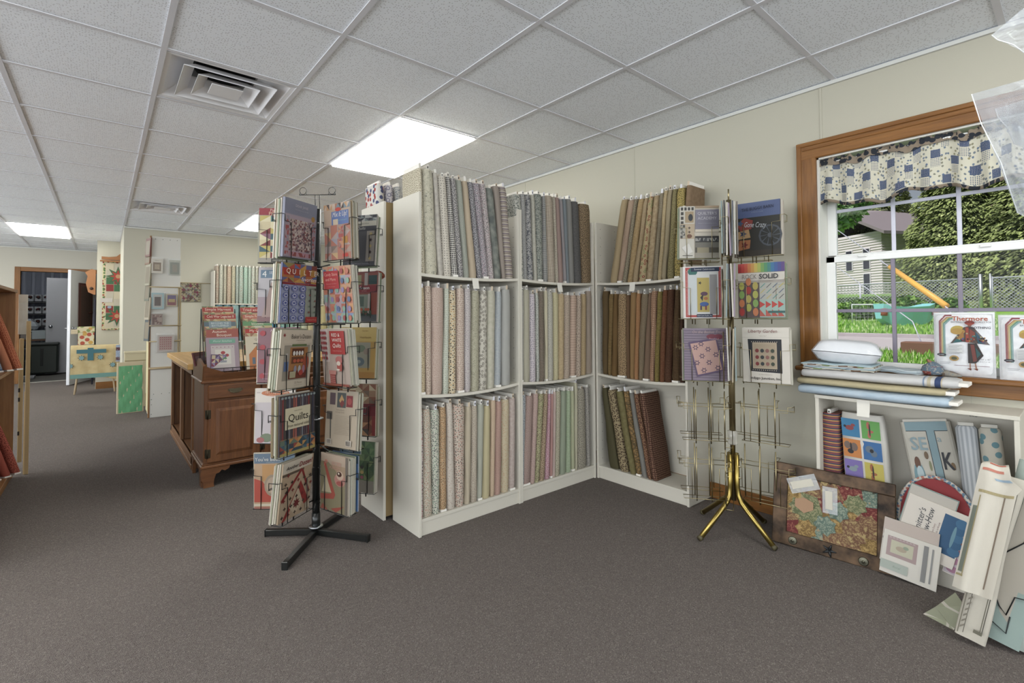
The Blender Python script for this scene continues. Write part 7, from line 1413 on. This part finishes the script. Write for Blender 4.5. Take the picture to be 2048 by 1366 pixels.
pb = thing('printed_box', 'box covered in fruit-print fabric sitting on top of the quilt rack', 'box', (-.20, 9.97, .745)); MB().bbox((-.10, 0, 0), (.09, .08, .25), fab('dots', 'c0b898', 'a84a34', 'b89034', .07, .42, .8), .004).build('fabric_cover', pb); MB().bbox((-.11, -.004, .19), (.095, .084, .28), fab('dots', 'c4b890', '7c8c4c', 'b88c38', .06, .4, .8), .004).build('box_lid', pb)
MB().bbox((-.18, -.01, .17), (-.1, .0, .24), flat('b8a888')).build('paper_tag', pb)
dq = thing('table_runner', 'dark red bordered brown runner hanging on the open door', 'table runner', mw=frame((-.262, 11.685, 1.25), radians(69.5), 0)); q = MB(); q.bbox((-.25, -.012, -.54), (.25, -.002, .53), fab('mottle', '5c4038', '6e5048', None, .03), .002)
put(q, [('r', .0, .0, 1, 1, '5a2a26'), ('r', .08, .03, .92, .97, '7c4a3c'), ('r', .13, .05, .87, .95, '5c443c')], .5, 1.07, -.0125, -.54, -.25); q.build('runner_cloth', dq)
MB().tube([(.1, -.02, .0), (.3, -.025, .01)], .012, flat('4c2820'), 8).build('hanging_bar', dq)
um = thing('folded_umbrella', 'dark folded umbrella leaning in the corner beyond the door', 'umbrella', (-.12, 11.0, 0)); MB().tube([(-.02, 0, .02), (-.02, .03, .5), (.0, .1, 1.5)], [.01, .035, .012], flat('2c2c38', .6), 8).build('furled_canopy', um)
# ---- store room clutter
sh = thing('storage_shelf', 'dark metal shelving with rows of round-windowed machines in the store room', 'shelving', (-1.45, 15.05, 0))
q = MB(); [q.bbox((0, 0, z), (1.1, .45, z + .03), flat('2c2c30', .4, g=1.), .003) for z in (.5, .95, 1.22, 1.49)]; [q.bbox((x_, 0, 0), (x_ + .03, .03, 1.52), flat('2c2c30', .4, g=1.), .002) for x_ in (0, 1.07)]; q.build('shelf_frame', sh)
mc = None
for r_ in range(3):
    for c_ in range(5):
        nm_ = '%s from left, %s row of the store room shelf' % (ORD[c_], ['top', 'middle', 'bottom'][r_]); loc = (-1.44 + .128 * c_, 15.06, [1.52, 1.25, .98][r_] + .001)
        if mc is None:
            mc = thing('dispenser', 'grey oval-windowed machine, ' + nm_, 'machine', loc, group='machines on the store room shelf')
            MB().bbox((0, 0, 0), (.118, .3, .16), flat('a4a6ac', .4, g=1.), .015).build('housing', mc)
            k_ = MB(M=Matrix.Translation((.059, -.002, .10)) @ Matrix.Rotation(pi / 2, 4, 'X')); k_.lathe([(.046, 0), (.046, .008), (.034, .010), (.032, .004)], metal('b0b0b4', .2), 16); k_.build('oval_window', mc)
            k_ = MB(M=Matrix.Translation((.059, -.008, .105)) @ Matrix.Rotation(pi / 2, 4, 'X')); k_.lathe([(.02, 0), (.02, .006), (.009, .009)], flat('5c2c2c', .3), 12); k_.build('hub', mc)
        else:
            c2 = mc.copy(); COL.objects.link(c2); c2.location = loc; c2['label'] = 'grey oval-windowed machine, ' + nm_
            for ch in list(mc.children):
                if ch.parent == mc: d_ = ch.copy(); COL.objects.link(d_); d_.parent = c2
tb = thing('storage_bin', 'large dark plastic wheeled bin in the store room doorway', 'bin', (-1.12, 13.5, 0)); MB().bbox((.0, 0, .04), (.42, .4, .62), flat('2f3430', .5, g=1.), .03).build('bin_body', tb); MB().bbox((-.01, -.01, .6), (.43, .41, .66), flat('262a28', .5, g=1.), .02).build('bin_lid', tb); MB().bbox((.16, -.012, .2), (.2, .0, .55), flat('1c1e1c', .5, g=1.), .004).build('grip', tb)
R8 = random.Random(8)
tbl = thing('work_table', 'low table heaped with clutter in the store room', 'table', (-1.5, 14.1, 0)); MB().bbox((0, 0, .68), (1.0, .7, .71), flat('6c4c34', .5), .004).build('table_top', tbl)
for a in (.03, .93):
    for b in (.03, .63): MB().bbox((a, b, 0), (a + .04, b + .04, .68), flat('3c3c3c', .5), .003).build('leg', tbl)
for k, (a, b, z, ww, dd, hh_, c, lab) in enumerate([(-1.45, 14.15, .711, .25, .3, .12, '8a8078', 'taupe carton'), (-1.15, 14.2, .711, .3, .25, .18, 'a8b4b8', 'pale blue-white folded sheet'), (-.8, 14.15, .711, .25, .3, .10, '7c5c40', 'brown carton'), (-1.35, 14.25, .84, .2, .2, .1, '3c3c40', 'black case'), (-.95, 14.2, .9, .28, .2, .06, 'b8c0c4', 'white paper stack'), (-1.45, 13.2, 0, .2, .25, .3, '3a3a38', 'black crate'), (-1.3, 12.95, .0, .3, .2, .05, '8a8c90', 'grey folded cloth on the floor'), (-1.42, 13.55, .3, .3, .3, .3, '2c2c2c', 'dark crate on end')]):
    if k == 7: z = 0
    B = thing('storage_box', lab + ' among the store room clutter', 'box', (a, b, z)); MB().bbox((0, 0, 0), (ww, dd, hh_), flat(c, .6), .01).build('box_body', B); MB().bbox((-.004, -.004, hh_ - .02), (ww + .004, dd + .004, hh_ + .004), flat(c, .5), .004).build('box_lid', B)
pbag = thing('plastic_bag', 'crumpled clear plastic bag on the store room clutter', 'plastic bag', (-1.2, 14.3, .9)); k_ = MB(); k_.lathe([(.02, 0), (.13, .02), (.17, .09), (.12, .17), (.05, .2), (.02, .24)], plastic('d0d8e0', .4), 9, smooth=False); k_.build('film', pbag)

# ================================================================ LEFT OAK BOOKCASE
lb = thing('oak_bookcase', 'oak bookcase at the left edge of the photo with orange bolts', 'bookcase', (-.5, 3.3, 0)); Lb = 1.82
LW = wood('7c5430', '946a40', 1., .45, 'Z', 1.0); LWY = wood('7c5430', '946a40', 1., .45, 'Y', 1.0)
MB().bbox((-.36, Lb - .02, 0), (0, Lb, 1.36), LW, .002).build('side_panel', lb); MB().bbox((-.36, 0, 0), (0, .02, 1.36), LW, .002).build('side_panel', lb)
MB().bbox((-.37, -.01, 1.36), (.008, Lb + .008, 1.382), LWY, .003).build('top', lb); MB().box((-.36, 0, 0), (-.352, Lb, 1.36), LW).build('back_panel', lb)
for z in (.06, .80): MB().bbox((-.355, .02, z - .02), (0, Lb - .02, z), LWY, .002).build('shelf', lb)
MB().bbox((-.02, .02, 0), (-.004, Lb - .02, .04), LWY, .002).build('toe_kick', lb)
def lrow(z, items, g, rowname):
    for i, (t, pt, ds_) in enumerate(items):
        bolt(frame((-.452 - .050 * i * .83, 4.93 - .050 * i * 1.3, z), .60, .10), t - .004, .14, .49, pt, '%s bolt, %s from far end, %s shelf of oak bookcase' % (ds_, ORD[i], rowname), g, -.135, seed=500 + i + int(z * 10), detail=True, foot=.01)
lrow(.802, [(.05, fab('dots', 'c87444', '983c24', None, .012, .3, .3), 'orange dotted'), (.05, fab('plain', 'c8784c'), 'salmon plain'), (.05, fab('dots', '5c7090', 'a8b0bc', None, .014, .3), 'blue flowered'), (.05, fab('dots', 'a89880', '7c5c48', None, .012, .3), 'tan sprigged'), (.05, fab('dots', '8c7c94', 'b8b090', None, .014, .3), 'mauve flowered'), (.055, fab('plain', 'a88060'), 'caramel'), (.05, fab('plain', '98563c'), 'rust')], 'orange bolts on the middle oak shelf', 'middle')
lrow(.062, [(.05, fab('dots', 'b0523a', '742c20', None, .01, .3), 'brick red dotted'), (.05, fab('plain', 'a84a34'), 'brick red plain'), (.05, fab('dots', 'b4643c', '743e26', None, .014, .35), 'copper sprigged'), (.05, fab('plain', 'a4523a'), 'terracotta'), (.05, fab('dots', 'a8683c', '5c3420', None, .012, .3), 'pumpkin dotted'), (.05, fab('plain', 'b07c4c'), 'ochre'), (.055, fab('plain', '984c34'), 'russet')], 'red bolts on the bottom oak shelf', 'bottom')
# things fixed to the end of the bookcase
ys = thing('yardstick_rack', 'pale wooden slats screwed to the end of the oak bookcase', 'slat rack', (-.48, 5.13, 0)); PL = flat('b89a64', .6)
for k, (dx, z0, z1) in enumerate(((.0, .1, 1.02), (.035, .0, 1.15), (.03, .0, .62))): MB().bbox((dx, .0 + .012 * k, z0), (dx + .025, .01 + .012 * k, z1), PL, .003).build('slat', ys)
for z in (.3, .55, .62): MB().bbox((.0, -.004, z), (.01, .0, z + .03), flat('2c2420'), .001).build('bracket', ys)
hb = thing('hanging_packet', 'clear plastic packet hanging on the end of the oak bookcase', 'packet', (-.47, 5.155, 1.05)); MB().bbox((-.02, 0, 0), (.03, .012, .30), plastic('d8d4c8', .5), .001).build('sleeve', hb); MB().bbox((-.02, -.002, .24), (.03, .0, .30), flat('c4bcac'), .001).build('header_card', hb)

# ================================================================ OUTSIDE THE WINDOW
def gz(x):
    P = [(3.2, .3), (9., .58), (13.5, .62), (15., .62), (19., .80), (23., 1.14), (30., 1.9), (45., 3.)]
    for (a, b), (c, d) in zip(P, P[1:]):
        if x <= c: return b + (d - b) * (max(x, a) - a) / (c - a)
    return P[-1][1]
GR = NT('grass_lawn', .9, 0., .1); f_, _ = GR.noise(GR.obj(), 1.3, 5.); f2_, _ = GR.noise(GR.obj(), 30., 3.); GR.col(GR.mix(GR.math('MULTIPLY', GR.math('ADD', f_, f2_), .5), lin('5c8c34', 1), lin('9cc45c', 1))); GR.bump(f2_, .8, .05); GR = GR.m
ROAD = paint('b8b0b4', .9, .4); m = MB(); xs_ = [3.2, 5, 7, 9.4, 9.4001, 13.4, 13.4001, 15, 17, 19, 21, 23, 26, 30, 45]
for a, b in zip(xs_, xs_[1:]):
    mt = ROAD if a >= 9.4 and b <= 13.41 else GR; m.quad((a, -14, gz(a)), (b, -14, gz(b)), (b, 26, gz(b)), (a, 26, gz(a)), mt)
g_ = m.build('lawn', kind='structure'); g_.name = 'floor_outdoors'
m = MB(); R9 = random.Random(9); gm = [flat('6f9c40', .9, g=1.), flat('8ab850', .9, g=1.), flat('5a8838', .9, g=1.), flat('c4d0a0', .9, g=1.)]
for k in range(9000):
    near = k < 5000; x_ = R9.uniform(6.5, 9.3) if near else R9.uniform(13.6, 21.); y_ = R9.uniform(.0, 3.2) * x_ / 8.; h_ = R9.uniform(.03, .09) if near else R9.uniform(.04, .12); a = R9.random() * 6.3; z_ = gz(x_); w_ = .012 if near else .025
    m.add([(x_ - w_ * cos(a), y_ - w_ * sin(a), z_ - .01), (x_ + w_ * cos(a), y_ + w_ * sin(a), z_ - .01), (x_ + R9.uniform(-.03, .03), y_ + R9.uniform(-.03, .03), z_ + h_)], [(0, 1, 2)], gm[k % 7 % 4 if k % 9 else 3])
m.build('grass_blades', kind='stuff', label='short bright green grass beside the road outside', cat='grass')
MB().bbox((13.3, -14, .56), (13.5, 26, .70), paint('a8a0a4', .9, .2), .01).build('kerb', label='concrete kerb along the far side of the road', cat='kerb')
MB().bbox((9.0, .3, .55), (9.3, 1.75, .74), flat('7c5c50', .9, g=1.), .01).build('timber_edging', label='brown landscape timber lying beside the near grass', cat='timber')
# chain-link fence with posts, rail and a gate post
GV = flat('c4c4d4', .4, .2, g=1.)
fe = thing('chain_link_fence', 'galvanized chain-link fence across the lawn outside', 'fence', (0, 0, 0)); A = Vector((22.0, 9.0, 0)); B_ = Vector((23.6, 2.3, 0)); C_ = Vector((24.2, -2.6, 0))
def fz(p): return gz(p.x) - .05
def fence(a, b, name, hgt=1.15, step=.11):
    L = (b - a).length; u = (b - a) / L; m = MB(); N = int(L / step); Hn = hgt
    for k in range(-int(Hn / step) - 1, N + 1):
        for s in (1, -1):
            x0 = k * step if s == 1 else k * step + Hn; t0, t1 = (0., 1.)
            xa, xb = x0, x0 + s * Hn
            pts = []
            for t in (0., 1.): pts.append((xa + (xb - xa) * t, Hn * t))
            (p0, q0), (p1, q1) = pts
            if p0 > p1: (p0, q0), (p1, q1) = (p1, q1), (p0, q0)
            if p1 < 0 or p0 > L: continue
            if p0 < 0: q0 += (q1 - q0) * (0 - p0) / (p1 - p0); p0 = 0
            if p1 > L: q1 = q0 + (q1 - q0) * (L - p0) / (p1 - p0); p1 = L
            P0 = a + u * p0; P1 = a + u * p1; m.tube([(P0.x, P0.y, fz(P0) + q0 + .05), (P1.x, P1.y, fz(P1) + q1 + .05)], .009, GV, 3, cap=False)
    o = m.build(name, fe); o['kind'] = 'stuff'
    MB().tube([(a.x, a.y, fz(a) + hgt + .05), (b.x, b.y, fz(b) + hgt + .05)], .022, GV, 8).build('top_rail', fe)
    n = max(1, int(L / 3.));
    for k in range(n + 1): P = a + u * (L * k / n); MB().tube([(P.x, P.y, fz(P) - .1), (P.x, P.y, fz(P) + hgt + .1)], .03, GV, 8).build('post', fe)
fence(A, B_, 'chain_mesh'); fence(B_ + Vector((.03, -.28, 0)), C_, 'chain_mesh')
for off in (.0, -.25): P = B_ + Vector((.0, off, 0)); MB().tube([(P.x, P.y, fz(P) - .1), (P.x, P.y, fz(P) + 1.35)], .055 if off == 0 else .035, metal('d4d6dc', .4), 10).build('gate_post', fe)
# yellow guy-wire guard and wires
MB().tube([(13.6, 2.79, 2.14 + .06), (12.0, 1.64, 1.29)], .055, flat('e0a41c', .4, g=1.1), 10).build('guy_wire_guard', label='yellow plastic guy-wire guard slanting down to the lawn', cat='guy wire guard')
MB().tube([(20., 7.4, 5.9), (11.9, 1.58, 1.22), (11.7, 1.45, .6)], .012, GV, 5).build('guy_wire', label='steel guy wire running inside the yellow guard', cat='wire')
MB().tube([(20., 8.2, 5.2), (11.8, 2.1, 1.0), (11.6, 1.95, .62)], .010, GV, 5).build('guy_wire', label='second thinner steel guy wire left of the guarded one', cat='wire')
# teal paddling boat, football goal
bt = thing('toy_boat', 'turquoise plastic play boat on the lawn behind the fence', 'toy boat', (18.8, 3.55, .78)); m = MB(M=Matrix.Rotation(-.70, 4, 'Z'))
TQ = flat('7ccad2', .4, g=1.1); sec = [(-.78, .22, .66), (-.5, .36, .58), (0, .42, .55), (.5, .36, .58), (.78, .22, .66)]; vs = []
for (a, w_, top) in sec: vs += [(a, -w_ * .55, 0 if abs(a) < .7 else .2), (a, -w_, top), (a, w_, top), (a, w_ * .55, 0 if abs(a) < .7 else .2)]
m.add(vs, [(4 * i + j, 4 * i + 4 + j, 4 * i + 4 + (j + 1) % 4, 4 * i + (j + 1) % 4) for i in range(4) for j in range(4)] + [(0, 1, 2, 3), (19, 18, 17, 16)], TQ); m.build('hull', bt)
for s in (-1, 1): MB(M=Matrix.Rotation(-.70, 4, 'Z')).tube([(s * .76, -.2, .5), (s * .78, -.22, .3)], .09, flat('b8583c', .5), 10).build('bumper', bt)
ng = thing('football_goal', 'small white-framed goal among the bushes outside', 'goal', (19.2, 5.0, .82)); u = Vector((.64, -.77, 0)); q = MB()
q.tube([(0, 0, 0), (0, 0, .62), tuple(u * 1.25 + Vector((0, 0, .62))), tuple(u * 1.25)], .022, flat('e4e4ec', .4, g=1.), 8); q.build('goal_frame', ng)
q = MB(); [q.tube([tuple(u * (.12 * k) + Vector((0, 0, .02))), tuple(u * (.12 * k) + Vector((0, 0, .62)))], .003, VIN, 3, cap=False) for k in range(11)]; [q.tube([(0, 0, .1 * k), tuple(u * 1.25 + Vector((0, 0, .1 * k)))], .003, VIN, 3, cap=False) for k in range(1, 7)]; q.build('net', ng)['kind'] = 'stuff'
# bushes
def leaves(m, c, rx, ry, rz, n, mts, size, R, flatz=.0, shell=.55):
    for k in range(n):
        a = R.random() * 6.283; b = math.acos(R.uniform(-1, 1)); r = shell + (1 - shell) * R.random() ** .5
        p = Vector((c[0] + rx * r * sin(b) * cos(a), c[1] + ry * r * sin(b) * sin(a), c[2] + rz * r * cos(b)))
        d = Vector((R.uniform(-1, 1), R.uniform(-1, 1), R.uniform(-1, .3))).normalized(); e = d.cross(Vector((R.uniform(-1, 1), R.uniform(-1, 1), R.uniform(-1, 1)))).normalized(); s = size * R.uniform(.6, 1.3)
        m.add([p - e * s * .3, p + d * s * .7, p + e * s * .3, p - d * s * .3], [(0, 1, 2, 3)], mts[k % len(mts)])
def blob(m, c, rx, ry, rz, mt, R, n=9):
    vs = [];
    for i in range(n + 1):
        for j in range(2 * n): a = pi * i / n; b = pi * j / n; q = .9 + R.uniform(-.08, .08); vs.append((c[0] + rx * q * sin(a) * cos(b), c[1] + ry * q * sin(a) * sin(b), c[2] + rz * q * cos(a)))
    m.add(vs, [(i * 2 * n + j, (i + 1) * 2 * n + j, (i + 1) * 2 * n + (j + 1) % (2 * n), i * 2 * n + (j + 1) % (2 * n)) for i in range(n) for j in range(2 * n)], mt)
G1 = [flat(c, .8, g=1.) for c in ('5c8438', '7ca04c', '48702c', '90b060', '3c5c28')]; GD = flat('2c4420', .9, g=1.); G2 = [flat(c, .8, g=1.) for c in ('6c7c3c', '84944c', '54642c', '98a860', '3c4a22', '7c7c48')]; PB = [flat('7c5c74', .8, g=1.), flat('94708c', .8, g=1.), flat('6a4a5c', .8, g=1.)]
R10 = random.Random(10)
for k, (x_, y_, r_, h_, lab, mt) in enumerate([(20.4, 6.6, .75, .75, 'green shrub at the left end of the garden behind the fence', G1), (20.7, 5.1, .8, .62, 'light green shrub beside the small goal', G1), (21.2, 4.0, .7, .66, 'leafy shrub right behind the turquoise boat', G1), (21.6, 2.9, .5, .55, 'small green shrub at the fence gate post', G1), (26.5, .6, 1.0, 1.0, 'purple-leaved bush beyond the gate', PB)]):
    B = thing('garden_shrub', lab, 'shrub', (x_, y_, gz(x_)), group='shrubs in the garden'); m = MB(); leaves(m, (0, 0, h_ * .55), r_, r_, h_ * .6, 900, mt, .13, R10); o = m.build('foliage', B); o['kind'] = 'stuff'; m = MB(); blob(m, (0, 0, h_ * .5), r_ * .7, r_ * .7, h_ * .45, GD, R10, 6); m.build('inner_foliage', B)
# spruces: drooping branch sprays round a trunk
def spruce_mesh(seed, H, Rb, mts, n=5200, size=.36):
    R = random.Random(seed); m = MB()
    for k in range(n):
        h = R.random() ** 1.25 * H; rad = Rb * (1 - h / H) ** .8 * (.55 + .45 * R.random() ** .4) + .15; a = R.random() * 6.283
        tier = .12 * sin(h * 6. + a * 3)
        p = Vector(((rad + tier) * cos(a), (rad + tier) * sin(a), h - rad * .22)); o = Vector((cos(a), sin(a), -.45 + R.uniform(-.35, .35))).normalized(); t = Vector((-sin(a), cos(a), R.uniform(-.5, .5))).normalized(); s = size * R.uniform(.5, 1.25)
        m.add([p - t * s * .32, p + o * s * .9 - t * s * .08, p + o * s * .9 + t * s * .08 - Vector((0, 0, s * .25)), p + t * s * .32], [(0, 1, 2, 3)], mts[min(len(mts) - 1, int(abs(R.gauss(0, 1.6))))])
    return m
SPM = [flat(c, .85, g=1.) for c in ('84905c', '98a468', '646e44', 'b0b880', '4a5434', '8c8070')]
TR = [(28.0, 3.0, 9.5, 2.7, 'broad spruce beside the house corner, left in the window'), (27.0, .2, 10.5, 3.2, 'tall spruce filling the middle of the window'), (28.5, -3.2, 10.5, 3.4, 'spruce at the right side of the window'), (38.0, 2.6, 13., 4.6, 'spruce standing further back on the right'), (41., 9.0, 13., 4.6, 'spruce standing further back, behind the grey house'), (36., -1.5, 12., 4.2, 'spruce behind the middle ones, filling the gap')]
prot = None
for k, (x_, y_, H_, Rb_, lab) in enumerate(TR):
    B = thing('spruce_tree', lab, 'tree', (x_, y_, gz(x_)), rz=k * 1.3, group='spruces beyond the fence')
    if prot is None or k == 1:
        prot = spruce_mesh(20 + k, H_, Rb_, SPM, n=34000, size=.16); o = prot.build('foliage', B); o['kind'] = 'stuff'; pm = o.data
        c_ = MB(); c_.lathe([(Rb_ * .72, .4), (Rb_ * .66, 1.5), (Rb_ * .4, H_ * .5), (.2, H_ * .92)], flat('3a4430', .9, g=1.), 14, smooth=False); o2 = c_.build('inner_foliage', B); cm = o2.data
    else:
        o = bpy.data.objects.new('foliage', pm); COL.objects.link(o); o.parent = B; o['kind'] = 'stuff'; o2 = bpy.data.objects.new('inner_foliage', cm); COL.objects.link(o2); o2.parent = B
    MB().tube([(0, 0, -.2), (0, 0, H_ * .9)], [.22, .05], flat('5c4a3c', .9, g=1.), 8).build('trunk', B)
m = MB(); B = thing('leafy_tree', 'leafy green tree in front of the grey house at the left of the window', 'tree', (26.5, 8.0, gz(26))); leaves(m, (0, 0, 5.4), 1.9, 2.0, 2.0, 6000, [flat(c, .8, g=1.) for c in ('84a878', '9cbc88', '6c9460', 'b4cca0')], .3, R10, shell=.3); m.build('foliage', B)['kind'] = 'stuff'; MB().tube([(0, 0, -.2), (0, 0, 5.2)], [.14, .06], flat('5c4a3c', .9, g=1.), 8).build('trunk', B)
# grey house with siding
hs = thing('house', 'pale grey clapboard house half hidden by trees outside', 'house', (34.5, 7.45, gz(34.5) - .4), rz=radians(-30)); SD = flat('d0c8cc', .7, g=1.); HH = 4.1
MB().box((0, .0, 0), (7, 6., HH), flat('c0b8c4', .7, g=1.)).build('wall', hs)
m = MB()
for k in range(26): z = .1 + k * .155; m.prism([(-.045, z), (0, z + .155), (0, z)], -.02, 6.02, SD, 'Y')
for k in range(26):
    z = .1 + k * .155; m.add([(-.02, -.045, z), (7.0, -.045, z), (7.0, 0, z + .155), (-.02, 0, z + .155), (-.02, 0, z), (7., 0, z)], [(0, 1, 2, 3), (0, 4, 5, 1)], SD)
m.build('siding', hs)['kind'] = 'stuff'
m = MB(); m.prism([(-.6, HH - .1), (3., HH + 1.9), (6.6, HH - .1), (6.6, HH - .28), (3., HH + 1.7), (-.6, HH - .28)], -.5, 7.5, flat('8a8086', .8, g=1.), 'X'); m.build('roof', hs)
for (y_, z_, w_) in ((.7, 1.9, .5), (1.9, 1.9, .5), (.7, .4, .5), (3.6, 1.9, .7)):
    o = MB().bbox((-.08, y_, z_), (-.03, y_ + w_, z_ + 1.3), flat('d0ccd4', .5, g=1.), .01).build('window', hs); MB().box((-.085, y_ + .05, z_ + .05), (-.081, y_ + w_ - .05, z_ + 1.25), flat('3c3a48', .2, g=1.)).build('pane', o)
